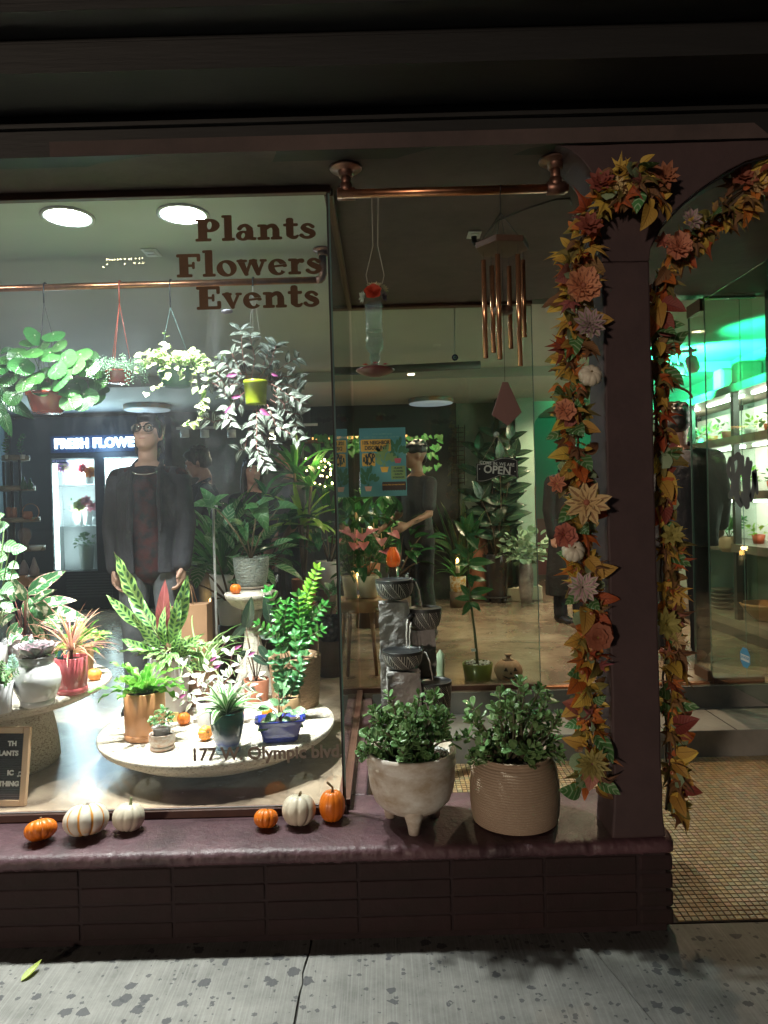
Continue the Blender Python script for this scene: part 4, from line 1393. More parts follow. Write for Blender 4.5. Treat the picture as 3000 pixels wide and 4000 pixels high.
L_tradp = leafmat('tricolor_leaf', (.22, .36, .16), (.3, .42, .24), band=(.75, .78, .68), b0=.3, b1=.9, edge=(.55, .2, .42), ew=.98, rough=.35, under=(.42, .10, .30), trans=.15)
L_trid = leafmat('purple_leaf', (.42, .10, .30), (.3, .06, .2), rough=.4, trans=.2)
L_drac = leafmat('striped_leaf', (.07, .24, .05), (.05, .18, .04), edge=(.74, .80, .60), ew=.66, mid=(.5, .6, .35), mw=.06, rough=.3, trans=.15)
L_strom = leafmat('stromanthe_leaf', (.05, .17, .06), (.04, .13, .05), blotch=(.78, .74, .58), bl=.56, edge=(.72, .42, .36), ew=.93, mid=(.45, .5, .3), mw=.06, rough=.3, under=(.28, .05, .09))
L_grass = leafmat('red_dracaena_leaf', (.42, .16, .12), (.5, .25, .16), mid=(.45, .42, .2), mw=.25, edge=(.6, .14, .16), ew=.8, rough=.4, trans=.25)
L_rose = leafmat('rosette_leaf', (.42, .38, .42), (.34, .40, .36), edge=(.55, .36, .42), ew=.8, rough=.5, trans=.05)
L_blue = leafmat('blue_succulent_leaf', (.26, .45, .36), (.2, .4, .32), edge=(.45, .6, .5), ew=.85, rough=.5, trans=.08)
L_phil = leafmat('philodendron_leaf', (.10, .36, .05), (.07, .28, .04), blotch=(.62, .78, .18), bl=.56, rough=.3, trans=.15)
L_pep = leafmat('peperomia_leaf', (.09, .27, .10), (.06, .22, .08), mid=(.3, .45, .2), mw=.05, rough=.14, trans=.08, coat=.4)
L_pepv = leafmat('pale_veined_leaf', (.10, .30, .11), (.08, .25, .09), vein=(.42, .56, .34), vf=6, vt=.55, rough=.3, trans=.1)
L_hoya = leafmat('hoya_leaf', (.10, .26, .08), (.07, .2, .06), edge=(.35, .5, .22), ew=.8, rough=.3)
L_jade = leafmat('jade_leaf', (.20, .36, .13), (.14, .28, .11), edge=(.30, .22, .10), ew=1.08, rough=.25, trans=.06, coat=.2, jit=.4)
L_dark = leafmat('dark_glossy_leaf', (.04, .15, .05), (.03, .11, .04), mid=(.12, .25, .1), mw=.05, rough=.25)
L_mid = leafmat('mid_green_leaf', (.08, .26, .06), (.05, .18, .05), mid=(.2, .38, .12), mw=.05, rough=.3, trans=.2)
L_alo = leafmat('alocasia_leaf', (.11, .33, .10), (.08, .26, .08), vein=(.2, .42, .18), vf=4, vt=.8, rough=.35, trans=.25)
L_euc = leafmat('eucalyptus_leaf', (.34, .46, .30), (.24, .38, .25), rough=.5, trans=.15)
L_snake = leafmat('snake_leaf', (.05, .14, .06), (.04, .1, .05), vein=(.14, .24, .12), vf=9, vt=.3, edge=(.4, .42, .14), ew=.9, rough=.3)
L_anth = leafmat('anthurium_spathe', (.75, .28, .30), (.65, .18, .2), rough=.25, trans=.2, jit=.2)
L_lime = leafmat('lime_leaf', (.35, .55, .08), (.25, .45, .06), rough=.35, trans=.3)
# ================= potted plants on the bowl table
M_or = mat('apricot_glaze', (.62, .30, .14), .35, c2=(.58, .27, .12), ns=3)
o = pot('fern_pot', 'bright green bird nest fern in a plain apricot cylinder pot with saucer', 570, 2905, TZ, 184, 78, 77, M_or, saucer=(79, 24), soil=.93)
straps(o, 26, .235, .042, L_fern, el=(.35, 1.35), droop=(.5, 1.3), wavy=.22, fold=.12, r0=.012, nseg=16, seed=4, k=4)
MB().tube([V((o.c.x + .025, o.c.y - .01, o.zs)), V((o.c.x + .027, o.c.y - .012, o.zs + .05))], .0012, 5).build('stake', M_stemb, o.t)
M_cer = mat('speckled_cream_glaze', (.66, .62, .56), .5, c2=(.38, .2, .12), ns=26, amt=.3, stretch=(1, 1, 2), bump=.3, bs=60)
o = pot('hoya_pot', 'little curly hoya in a clear cup set in a cream crackle bowl pot', 635, 2938, TZ, 62, 50, 40, M_cer, prof=[(36, 0), (43, .1), (50, .4), (51, .75), (47, .93), (49, 1)], saucer=(47, 16), soil=.8)
cc = V((o.c.x, o.c.y, o.top.z - .02))
MB().lathe([(.034, 0), (.040, .046), (.0445, .047), (.0445, .051), (.0395, .051), (.0335, .004)], 36, cc).build('inner_cup', mat('clear_plastic', (.6, .6, .62), .15, alpha=.45), o.t)
MB().lathe([(.034, .004), (.0375, .04), (0, .042)], 30, cc).build('cup_soil', M_soil, o.t)
o.zs = cc.z + .045
bushy(o, 70, .048, .062, [leafmesh(L_hoya, 'ovate', .75, .5, .35, seed=i, n=5) for i in range(3)], .024, seed=5, inner=.3, up=.45, zmin=0)
M_facet = mat('frosted_white_plastic', (.66, .66, .68), .35)
o = pot('rattlesnake_plant', 'spotted rattlesnake plant in a tall white faceted pot', 672, 2775, TZ, 215, 78, 58, M_facet, Y=3.78, fn=lambda r, z, a: r * (1 + .018 * cos(12 * a + z * 30)), soil=.95, n=72)
r = random.Random(12)
rat = [leafmesh(L_rattle, 'lance', .24, c_, .10, wavy=.10, n=18, k=6, seed=i) for i, c_ in enumerate((.1, .25, .5))]
win_l = leafmesh(L_wine, 'lance', .24, .12, .10, wavy=.05, n=14, k=6, seed=2)
base_ = V((o.c.x, o.c.y, o.zs))
specs = [(440, 2170, .30), (425, 2330, .2), (475, 2260, .28), (730, 2265, .3), (690, 2350, .24), (455, 2500, .2), (520, 2420, .22), (780, 2560, .17), (600, 2400, .2), (650, 2330, .25), (770, 2480, .2), (700, 2480, .2), (540, 2340, .25), (800, 2620, .2), (735, 2545, .22)]
sm = MB()
for i, (px, py, s_) in enumerate(specs):
 tip = P(px, py, o.c.y + r.uniform(-.18, .05))
 d = (tip - base_)
 stem_e = base_ + d * (1 - s_ / max(d.length, s_ + .05)) * .9
 d2 = (tip - stem_e)
 sm.tube([base_ + V((r.uniform(-.02, .02), r.uniform(-.02, .02), 0)), base_.lerp(stem_e, .5) + V((0, 0, .01)), stem_e], .0022, 5)
 leaf(rat[i % 3], stem_e, d2, V((r.uniform(-.4, .4), -1, .35)), d2.length * 1.05, o.t)
tip = P(642, 2262, o.c.y - .05)
st_ = P(632, 2490, o.c.y - .05)
leaf(win_l, st_, tip - st_, V((.2, -1, .1)), (tip - st_).length, o.t, 'wine_leaf')
sm.tube([base_, st_], .0025, 5)
for i in range(26):
 a = r.uniform(0, 6.28); e = r.uniform(-.3, .7)
 p0 = base_ + azel(a, e) * r.uniform(.04, .10) + V((0, 0, .02))
 leaf(rat[i % 3], p0, azel(a, e - .15), V((cos(a) * .3, -.4, 1)), r.uniform(.1, .17), o.t)
tag(sm.build('stems', M_stemb, o.t), kind='stuff')
M_bask = mat('woven_seagrass', (.42, .27, .15), .8, c2=(.22, .13, .07), ns=30, amt=.5, stretch=(1, 1, 4), bump=.9, bs=60, bd=.006)
def basket(c, rt, rb, h, t, m, rows=20, cols=28):
 """woven wall: strands that bulge in and out"""
 n = cols * 4
 pf = []
 for i in range(rows * 4 + 1):
  q = i / (rows * 4)
  pf.append((rb + (rt - rb) * q, h * q))
 dz = h / rows
 def fn(r, z, a):
  row = int(z / dz - 1e-6)
  return r * (1 + .022 * abs(sin(pi * z / dz)) * (1 + .9 * cos(cols * a + (pi if row % 2 else 0) + z * 55)))
 MB().lathe(pf + [(rt * .93, h), (rt * .9, h * .8)], n, c, fn=fn, closed=True).build('basket', m, t)
def baskpot(name, label, px, pyf, z, hpx, rt, rb, Y=None, m=None, **k):
 if Y is None: c, s = potpos(px, pyf, z, rb)
 else: c = P(px, pyf, Y); s = Y / 2800
 c.z = z if Y is None else c.z
 t = thing(name, label, 'potted plant', c)
 basket(c, rt * s, rb * s, hpx * s, t, m or M_bask, **k)
 o = Pot(); o.t, o.c, o.s, o.h = t, c, s, hpx * s
 o.rt = rt * s * .9; o.zs = c.z + o.h * .88; o.top = c + V((0, 0, o.h))
 MB().lathe([(o.rt, 0), (o.rt * .5, .006), (0, .008)], 24, (c.x, c.y, o.zs)).build('soil', M_soil, t)
 return o
o = baskpot('spider_plant', 'arching spider plant in a small woven basket behind the white faceted pot', 790, 2765, TZ, 165, 66, 55, Y=3.93)
straps(o, 46, .42, .011, L_spider, el=(.5, 1.35), droop=(1.0, 1.9), fold=.2, r0=.01, nseg=12, seed=8, bend=.5)
o = baskpot('zz_plant', 'tall zz plant with one pale new shoot in a large woven basket', 1158, 2785, TZ, 230, 100, 84, Y=3.86, rows=24)
zzm = leafmesh(L_zz, 'ovate', .58, .2, .16, seed=1)
zzb = leafmesh(L_zzb, 'ovate', .56, .2, .16, seed=2)
b0 = V((o.c.x, o.c.y, o.zs))
def stem_to(b, px, py, Y, bow=.03, n=7):
 e = P(px, py, Y)
 pts = []
 for i in range(n + 1):
  t = i / n
  p = b.lerp(e, t)
  side = (e - b).normalized().cross(V((0, 1, 0)))
  pts.append(p + side * bow * sin(pi * t) + V((0, -.01 * sin(pi * t), 0)))
 return pts
for i, (px, py, dy, nn, mesh_, sz, bw_) in enumerate(((1240, 2225, -.05, 15, zzb, .06, .035), (1165, 2330, -.07, 10, zzm, .068, -.02), (1050, 2310, -.05, 9, zzm, .066, -.03), (1120, 2360, -.1, 9, zzm, .065, .02),
           (1265, 2365, -.05, 10, zzm, .062, .03), (1090, 2420, -.1, 8, zzm, .06, -.02), (1200, 2340, .03, 10, zzb, .06, .01), (1255, 2460, -.08, 7, zzm, .06, .03), (1010, 2440, -.12, 8, zzm, .055, -.03), (1180, 2440, -.14, 8, zzm, .06, 0))):
 pts = stem_to(b0 + V((r.uniform(-.05, .05), r.uniform(-.04, .04), -.02)), px, py, o.c.y + dy, bw_)
 pinnate(o, pts, mesh_, nn, sz, rad=.0045, t0=.3, seed=i)
o = pot('peperomia_pot', 'leggy glossy peperomia in a small bamboo pot leaning before the large basket', 1130, 2800, TZ, 80, 46, 44, mat('bamboo_pot', (.50, .33, .17), .5, c2=(.42, .27, .13), ns=10, stretch=(1, 1, .2)), Y=3.6, soil=.85)
pepm = [leafmesh(L_pep, 'ovate', .72, .25, .1, seed=i) for i in range(3)]
b0 = V((o.c.x, o.c.y, o.zs))
for i, (px, py) in enumerate(((1075, 2465), (1150, 2480), (1060, 2560), (1190, 2560), (1120, 2640), (1085, 2590), (1170, 2620))):
 pinnate(o, stem_to(b0, px, py, o.c.y + r.uniform(-.04, .03), r.uniform(-.03, .03)), pepm[i % 3], 6, .052, M_stem, .0025, seed=40 + i, t0=.2, spread=.9)
o = pot('tricolor_plant', 'pink and white striped tradescantia in a short white pot behind the blue glazed pot', 815, 2885, TZ, 150, 44, 38, M_facet, Y=3.55, soil=.92)
trp = [leafmesh(L_tradp, 'lance', .42, .25, .15, seed=i) for i in range(3)]
b0 = V((o.c.x, o.c.y, o.zs))
for i, (px, py, L_) in enumerate(((880, 2510, 7), (960, 2560, 6), (830, 2570, 6), (920, 2620, 6), (1010, 2640, 6), (700, 2720, 7), (760, 2650, 6), (860, 2660, 6), (1000, 2720, 6), (720, 2600, 4), (905, 2560, 5), (975, 2680, 6))):
 pinnate(o, stem_to(b0, px, py, o.c.y + r.uniform(-.03, .1), r.uniform(-.05, .05)), trp[i % 3], L_, .062, M_stemp, .002, both=False, seed=60 + i, t0=.25)
purp = leafmesh(L_trid, 'lance', .4, .3, .2, seed=5)
for (px, py) in ((915, 2535), (970, 2560), (820, 2580), (835, 2610), (700, 2725)):
 leaf(purp, P(px, py, o.c.y - .03), V((.5, -.3, .3)), V((0, -1, .3)), .045, o.t, 'purple_leaf')
def glaze_mat():
 m, t = newmat('drip_glaze')
 co = t.coord('Object')
 sp = t.n('SeparateXYZ'); t.l(co, sp.inputs[0])
 nz = t.noise(20, 3, .5, t.coord('Object', 1, 1, .25))
 z = t.math('ADD', sp.outputs[2], t.math('MULTIPLY', t.math('SUBTRACT', nz, .5), .05))
 z = t.math('MULTIPLY', z, 1 / .19)
 c = t.ramp(z, [(.0, (.30, .42, .48)), (.12, (.35, .48, .62)), (.22, (.10, .14, .42)), (.36, (.42, .46, .60)), (.50, (.05, .10, .12)), (.62, (.015, .07, .06)), (.95, (.02, .12, .09)), (1, (.05, .2, .18))])
 t.l(c, t.b.inputs['Base Color'])
 t.b.inputs['Roughness'].default_value = .12
 t.b.inputs['Coat Weight'].default_value = .6
 return m
M_drip = glaze_mat()
M_teals = mat('pale_teal_glaze', (.22, .36, .40), .2, c2=(.3, .42, .5), ns=12, coat=.5)
o = pot('striped_dracaena', 'green and white striped dracaena in a dark teal and blue drip glazed pot', 891, 2948, TZ, 160, 68, 40, M_drip, prof=[(38, 0), (42, .06), (55, .3), (64, .6), (67, .85), (65, .95), (68, 1)], saucer=(50, 18, M_teals), soil=.9)
for ch in o.t.children:
 if ch.name.startswith('pot'):
  ch.data.transform(Matrix.Translation(-o.c)); ch.location = ch.location + o.c
straps(o, 24, .18, .03, L_drac, el=(.3, 1.4), droop=(.5, 1.3), fold=.2, r0=.012, nseg=9, seed=21, bend=.5)
straps(o, 7, .15, .026, L_drac, el=(1.0, 1.5), droop=(.1, .4), fold=.25, r0=.008, nseg=8, seed=23)
M_blu = mat('cobalt_glaze', (.02, .035, .22), .12, c2=(.035, .05, .3), ns=8, coat=.7)
cB, sB = potpos(1097, 2900, TZ, 30)
o = Pot(); o.c = cB; o.s = sB
o.t = thing('bonsai_pot', 'pale leaved peperomia in a rectangular cobalt blue glazed tray', 'potted plant', cB)
def rectpot(c, w, d, h, t, m, yaw=.12):
 bm = bmesh.new()
 rings = [(.66, 0), (.70, .06), (.74, .08), (.78, .3), (.9, .72), (.95, .86), (1.06, .92), (1.07, 1.0), (.96, 1.0), (.9, .8)]
 vr = []
 for k_, q in rings:
  ring_ = []
  for i in range(32):
   a = 2 * pi * i / 32 + pi / 4 * 0
   ca, sa = cos(a), sin(a)
   e = .28
   x = math.copysign(abs(ca) ** e, ca) * w / 2 * k_
   y = math.copysign(abs(sa) ** e, sa) * d / 2 * k_
   ring_.append(bm.verts.new((x * cos(yaw) - y * sin(yaw), x * sin(yaw) + y * cos(yaw), q * h)))
  vr.append(ring_)
 for a, b in zip(vr, vr[1:]):
  for i in range(32): bm.faces.new((a[i], a[(i + 1) % 32], b[(i + 1) % 32], b[i]))
 bm.faces.new(vr[0][::-1]); bm.faces.new(vr[-1])
 me = bpy.data.meshes.new('tray'); bm.to_mesh(me); bm.free()
 me.materials.append(m)
 me.polygons.foreach_set('use_smooth', [True] * len(me.polygons))
 link('tray', me, t, Matrix.Translation(c))
rectpot(cB, 185 * sB, 110 * sB, 88 * sB, o.t, M_blu)
MB().box(cB.x - 75 * sB, cB.x + 75 * sB, cB.y - 38 * sB, cB.y + 38 * sB, cB.z + 60 * sB, cB.z + 78 * sB).build('soil', M_soil, o.t, mw=None)
o.zs = cB.z + 78 * sB
b0 = V((cB.x, cB.y, o.zs))
pv = [leafmesh(L_pepv, 'ovate', .72, .25, .08, seed=i, n=9) for i in range(3)]
pinnate(o, stem_to(b0, 1105, 2690, cB.y, .01), pv[0], 2, .06, M_stem, .004, seed=3, t0=.5)
for i, (px, py, s_, up_) in enumerate(((1035, 2745, .068, .3), (1108, 2690, .072, .6), (1085, 2675, .06, .5), (1060, 2775, .07, 0), (1172, 2760, .065, .1), (1030, 2830, .075, -.3), (1120, 2790, .055, -.4), (1165, 2820, .065, -.4), (1060, 2790, .06, -.1), (1120, 2750, .06, .2), (1090, 2770, .05, .2), (1150, 2770, .05, .1))):
 e = P(px, py, cB.y - .03 + r.uniform(-.03, .02))
 d = (e - b0); d.normalize()
 st0 = e - V((d.x, d.y, d.z)) * s_ * .5
 MB().tube([b0, b0.lerp(st0, .5) + V((0, 0, .012)), st0], .0022, 5).build('stem', M_stemp, o.t)
 leaf(pv[i % 3], st0, V((d.x, d.y - .2, up_ * .6)), V((r.uniform(-.3, .3), -.8, .8)), s_, o.t)
M_pumo = mat('orange_pumpkin_skin', (.80, .22, .015), .4, c2=(.72, .15, .01), ns=5, amt=.6, coat=.15, bump=.1, bs=30)
M_pumy = mat('amber_pumpkin_skin', (.85, .36, .08), .5, c2=(.75, .25, .03), ns=8, amt=.5)
M_pumw = mat('cream_pumpkin_skin', (.74, .68, .56), .45, c2=(.62, .55, .40), ns=4, amt=.7, bump=.15, bs=40)
M_pumst = mat('pumpkin_stem', (.22, .15, .07), .8, c2=(.12, .09, .04), ns=40, bump=.6, bs=80)
M_pumsg = mat('green_pumpkin_stem', (.28, .32, .16), .8, c2=(.18, .2, .1), ns=40, bump=.6, bs=80)
def tiger_mat():
 m, t = newmat('striped_pumpkin_skin')
 uv = t.n('UVMap'); s = t.n('SeparateXYZ'); t.l(uv.outputs[0], s.inputs[0])
 nz = t.noise(30, 4, .6, t.coord('Object'))
 n2 = t.noise(9, 3, .6, t.coord('Object'))
 rib = t.math('ADD', s.outputs[0], t.math('MULTIPLY', t.math('SUBTRACT', nz, .5), .5))
 c = t.mix(n2, (.78, .74, .66), (.66, .58, .46))
 c = t.mix(t.ramp(rib, [(.30, 1), (.48, 0)]), c, (.72, .30, .03))
 low = t.ramp(s.outputs[1], [(.15, .8), (.45, 0)])
 c = t.mix(t.math('MULTIPLY', low, t.ramp(nz, [(.5, 0), (.6, 1)])), c, (.75, .4, .08))
 t.l(c, t.b.inputs['Base Color'])
 t.b.inputs['Roughness'].default_value = .5
 t.bump(nz, .2, .004)
 return m
M_tiger = tiger_mat()
def pumpkin(label, px, pyc, z, wpx, hpx, m, mst, ribs=10, stem=.03, tilt=(0, 0), depth=.11, Y=None, group=None, cat='pumpkin', seed=0, par=None, rot=None, c=None, name='pumpkin', lop=0):
 r_ = random.Random(seed)
 if c is None:
  if Y is None:
   c0 = PZ(px, pyc + hpx * .43, z)
   Yc = c0.y + wpx * c0.y / 2800 * .32
   c = V((P(px, pyc, Yc).x, Yc, z))
  else: c = P(px, pyc, Y)
  s = c.y / 2800
 else: s = 1
 w, h = wpx * s, hpx * s
 if par is None: t = thing(name, label, cat, c, group)
 n, k = ribs * 8, 16
 vs, fs, uvs = [], [], []
 for i in range(k + 1):
  th = pi * i / k
  rr = sin(th) ** .85
  zz = -cos(th)
  dip = .30 * math.exp(-(rr / .28) ** 2)
  for j in range(n):
   a = 2 * pi * j / n
   f = abs(sin(ribs * a / 2)) ** .55
   q = 1 - depth + depth * f
   q *= 1 + lop * cos(a - 1) * .5
   zq = zz * (1 - dip) if zz > 0 else zz * (1 - dip * .7)
   vs.append((w / 2 * rr * q * cos(a), w / 2 * rr * q * sin(a), h / 2 * (zq * (1 + .04 * f) + 1)))
   uvs.append((f, i / k))
 for i in range(k):
  for j in range(n):
   b = (j + 1) % n
   fs.append((i * n + j, i * n + b, (i + 1) * n + b, (i + 1) * n + j))
 me = bpy.data.meshes.new('body'); me.from_pydata(vs, [], fs)
 ul = me.uv_layers.new(name='UVMap')
 for lp in me.loops: ul.data[lp.index].uv = uvs[lp.vertex_index]
 me.polygons.foreach_set('use_smooth', [True] * len(fs)); me.materials.append(m)
 zt_ = h * .86
 mb = MB()
 L = stem * (h / .09 if stem < 1 else 1)
 ln = V((r_.uniform(-.3, .3), r_.uniform(-.3, .3), 1)).normalized()
 b = V((0, 0, zt_ - .004))
 sw_ = w * .05
 mb.tube([b, b + V((0, 0, L * .25)), b + V((0, 0, L * .55)) + ln * .1 * L, b + ln * L * 1.0 + V((L * .15, 0, 0)), b + ln * L * 1.12 + V((L * .25, 0, 0))], [sw_ * 2.0, sw_ * 1.2, sw_ * .85, sw_ * .9, sw_ * .75], 7, smooth=False)
 mst_ = mb.mesh('stem', mst)
 rm = Matrix.Rotation(tilt[0], 4, 'X') @ Matrix.Rotation(tilt[1], 4, 'Y') @ Matrix.Rotation(r_.uniform(0, 6), 4, 'Z')
 if rot is not None: rm = rot
 lift = h / 2 * (1 - cos(tilt[0]) * cos(tilt[1])) * -0
 mw = Matrix.Translation(c + V((0, 0, h / 2))) @ rm @ Matrix.Translation((0, 0, -h / 2))
 me.transform(mw)
 mst_.transform(mw)
 if rot is None and par is None:
  dz = min(v.co.z for v in me.vertices) - c.z
  me.transform(Matrix.Translation((0, 0, -dz))); mst_.transform(Matrix.Translation((0, 0, -dz)))
 if par is None:
  link('body', me, t); link('stem', mst_, t)
  return t
 a = link(name, me, par); b = link('stem', mst_, a)
 return a
zsl = .3405
G_p = 'pumpkins set out on the plum sill'
pumpkin('small flat orange pumpkin at the left end of the sill', 160, 3272, zsl, 122, 78, M_pumo, M_pumst, 11, .022, (-.45, -.25), .13, group=G_p, seed=1)
pumpkin('large white pumpkin with orange stripes, between an orange and a white one', 338, 3240, zsl, 175, 120, M_tiger, M_pumst, 10, .012, (-.3, -.1), .12, group=G_p, seed=2)
pumpkin('round white pumpkin with a green stem, right of the striped pumpkin', 503, 3218, zsl, 125, 104, M_pumw, M_pumsg, 10, .03, (-.25, .1), .07, group=G_p, seed=3)
pumpkin('small flat orange pumpkin left of the ribbed white pumpkin', 1040, 3218, zsl, 96, 72, M_pumo, M_pumst, 11, .016, (-.35, .05), .12, group=G_p, seed=4)
pumpkin('deeply ribbed white pumpkin between two orange ones', 1168, 3192, zsl, 134, 116, M_pumw, M_pumst, 9, .02, (-.25, .05), .11, group=G_p, seed=5)
pumpkin('tall smooth orange pumpkin with a long dark stem by the window corner', 1298, 3168, zsl, 103, 120, M_pumo, M_pumst, 12, .036, (-.1, .05), .045, group=G_p, seed=6)
G_q = 'mini pumpkins among the potted plants'
pumpkin('orange mini pumpkin behind the little hoya pot', 718, 2815, TZ, 52, 46, M_pumo, M_pumst, 8, .016, (-.1, 0), .09, group=G_q, seed=7)
pumpkin('orange mini pumpkin lying tipped on its side left of the blue glazed pot', 802, 2878, TZ, 60, 46, M_pumy, M_pumst, 9, .02, (1.2, .9), .12, group=G_q, seed=8)
pumpkin('orange mini pumpkin half hidden behind the cobalt tray', 1043, 2792, TZ, 44, 40, M_pumo, M_pumst, 8, .016, (-.1, 0), .09, group=G_q, seed=9)
pumpkin('orange mini pumpkin on the small stand beside the pale blue pot', 920, 2304, p3z, 44, 40, M_pumo, M_pumst, 8, .02, (-.05, 0), .08, group=G_q, seed=10)
pumpkin('pale peach mini pumpkin at the right edge of the pedestal table', 370, 2642, T2Z, 54, 46, M_pumy, M_pumst, 8, .018, (-.1, .1), .07, group=G_q, seed=11)
cY = P(675, 2800, PZ(675, 2820, TZ).y)
single('price_card', MB().bbox(cY.x - .03, cY.x + .03, cY.y, cY.y + .004, TZ, TZ + .048, .001), mat('yellow_card', (.75, .55, .2), .6), 'small yellow card behind the apricot pot', 'card')
o = pot('rubber_plant', 'dark rubber plant in a terracotta pot in front of the stacked bowl stand', 1005, 2790, TZ, 140, 50, 40, mat('terracotta', (.42, .17, .09), .7, c2=(.36, .14, .08), ns=6), Y=3.98, soil=.9)
rub = [leafmesh(L_rubber, 'lance', .36, .12, .10, seed=i, n=10) for i in range(3)]
b0 = V((o.c.x, o.c.y, o.zs))
for (px, py, px2, py2) in ((960, 2460, 982, 2332), (1058, 2440, 1035, 2320), (960, 2440, 895, 2510), (1010, 2520, 1060, 2590), (960, 2540, 905, 2600), (985, 2560, 1050, 2600), (1010, 2480, 1090, 2490)):
 a, b = P(px, py, o.c.y), P(px2, py2, o.c.y - .03)
 MB().tube([b0, b0.lerp(a, .6), a], .003, 5).build('stem', M_stemb, o.t)
 leaf(rub[px % 3], a, b - a, V((.2, -1, .2)), (b - a).length, o.t)
def dimple_mat():
 m, t = newmat('dimpled_pale_blue_glaze')
 vo = t.n('TexVoronoi'); vo.inputs['Scale'].default_value = 55
 t.l(t.coord('Object', 1, 1, 1.7), vo.inputs[0])
 n1 = t.noise(9, 4, .6, t.coord('Object'))
 c = t.mix(n1, (.40, .48, .46), (.52, .56, .52))
 c = t.mix(t.ramp(vo.outputs['Distance'], [(.2, .5), (.6, 0)]), c, (.30, .38, .38))
 sp = t.n('SeparateXYZ'); t.l(t.wpos(), sp.inputs[0])
 t.l(c, t.b.inputs['Base Color'])
 t.b.inputs['Roughness'].default_value = .3
 t.bump(vo.outputs['Distance'], .8, .012)
 return m
o = pot('alocasia', 'alocasia with long stalks in a pale blue dimpled pot on the small stand', 984, 2302, p3z, 120, 70, 52, dimple_mat(), prof=[(50, 0), (56, .06), (66, .5), (70, .96)], saucer=(72, 10, mat('stone_saucer', (.45, .38, .3), .6)), soil=.93)
b0 = V((o.c.x, o.c.y, o.zs))
alm = leafmesh(L_alo, 'arrow', .8, .35, .12, n=9, k=6, seed=1)
for (px, py, tx, ty, s_) in ((832, 1972, 762, 1955, .15), (832, 1975, 868, 1915, .14), (830, 1975, 800, 1905, .14), (1008, 1982, 1040, 2050, .17), (1008, 1980, 975, 1970, .12), (1092, 1978, 1150, 1965, .14), (945, 2055, 915, 2020, .12), (1010, 1975, 1045, 1935, .14), (950, 2060, 965, 2110, .10)):
 a, b = P(px, py, o.c.y - .05), P(tx, ty, o.c.y - .12)
 MB().tube([b0, b0.lerp(a, .35) + V((0, 0, .04)), b0.lerp(a, .7) + V((0, 0, .03)), a], [.006, .005, .004, .003], 7).build('stalk', mat('stalk_tan', (.24, .2, .12), .5), o.t)
 leaf(alm, a, b - a, V((0, -.7, .8)), s_, o.t)
c = P(832, 1985, 4.6)
t_ = thing('lamp_stand', 'thin white stand with a clip head behind the alocasia', 'stand', (c.x, c.y, ZF))
MB().tube([V((c.x, c.y, ZF)), c], .008, 8).build('pole', M_white, t_)
MB().bbox(c.x - .012, c.x + .03, c.y - .02, c.y + .01, c.z - .005, c.z + .03, .004).tube([c + V((-.012, 0, .012)), c + V((-.035, 0, .012))], .02, 10).build('clip_head', M_white, t_)
MB().tube([V((c.x, c.y, ZF + .01)), V((c.x + .12, c.y - .08, ZF + .005))], .006, 6).tube([V((c.x, c.y, ZF + .01)), V((c.x - .12, c.y - .06, ZF + .005))], .006, 6).tube([V((c.x, c.y, ZF + .01)), V((c.x, c.y + .13, ZF + .005))], .006, 6).build('feet', M_white, t_)
# ================= on the pedestal table (left)
M_wgl = mat('white_glaze', (.74, .74, .75), .2, coat=.4)
o = pot('echeveria_bowl', 'lilac rosette succulent in a clear cup on a round white pot', 148, 2768, T2Z, 178, 62, 60, M_wgl, prof=[(56, 0), (66, .06), (84, .3), (90, .52), (82, .74), (66, .86), (60, .9), (62, .93)], saucer=(63, 24), soil=.7)
zc_ = o.top.z
s = o.s
cl = mat('clear_plastic')
MB().lathe([(60 * s, -.03), (64 * s, .0), (68 * s, .012), (68 * s, .016), (64 * s, .016), (58 * s, -.026)], 40, (o.c.x, o.c.y, zc_)).build('inner_cup', cl, o.t)
MB().lathe([(57 * s, -.025), (60 * s, .003), (0, .006)], 30, (o.c.x, o.c.y, zc_)).build('cup_soil', M_soil, o.t)
rsm = leafmesh(L_rose, 'spoon', .62, -.35, .12, n=8, k=4, thick=.06)
for i in range(52):
 a = i * 2.39996; q = i / 52
 d = azel(a, .12 + 1.2 * (1 - q) ** 1.5)
 leaf(rsm, V((o.c.x, o.c.y, zc_ + .012 + .022 * (1 - q))) + azel(a, 0) * .006, d, V((0, 0, 1)) - azel(a, 0) * (.2 + .8 * (1 - q)), 88 * s * (.35 + .75 * q), o.t)
for i in range(22):
 a = i * 2.4; q = i / 22
 leaf(leafmesh(L_blue, 'spoon', .5, -.2, .12, n=6, k=4, thick=.1), V((o.c.x - .01, o.c.y - .02, zc_ + .045 + .03 * (1 - q))), azel(a, .9 - q), V((0, 0, 1)), .022, o.t)
M_pink = mat('rose_pink_glaze', (.60, .13, .15), .22, coat=.5, c2=(.56, .12, .14), ns=4)
o = pot('red_dracaena', 'spiky red leaved dracaena in a ribbed rose pink pot', 283, 2718, T2Z, 140, 61, 56, M_pink, saucer=(58, 22), soil=.9, fn=lambda r, z, a: r * (1 + .012 * abs(sin(14 * a)) * (1 if z > .02 else 0)), n=112)
b0 = V((o.c.x, o.c.y, o.zs))
MB().tube([b0, b0 + V((.002, 0, .05))], [.009, .007], 8).build('trunk', M_stemb, o.t)
o.zs += .045
straps(o, 74, .23, .0075, L_grass, el=(.05, 1.5), droop=(.3, 1.2), fold=.15, r0=.006, nseg=9, seed=31, bend=.3)
c = b0 + V((-.035, -.03, 0))
leaf(leafmesh(L_mid, 'lance', .3), c, V((0, 0, 1)), V((0, -1, 0)), .01, o.t)
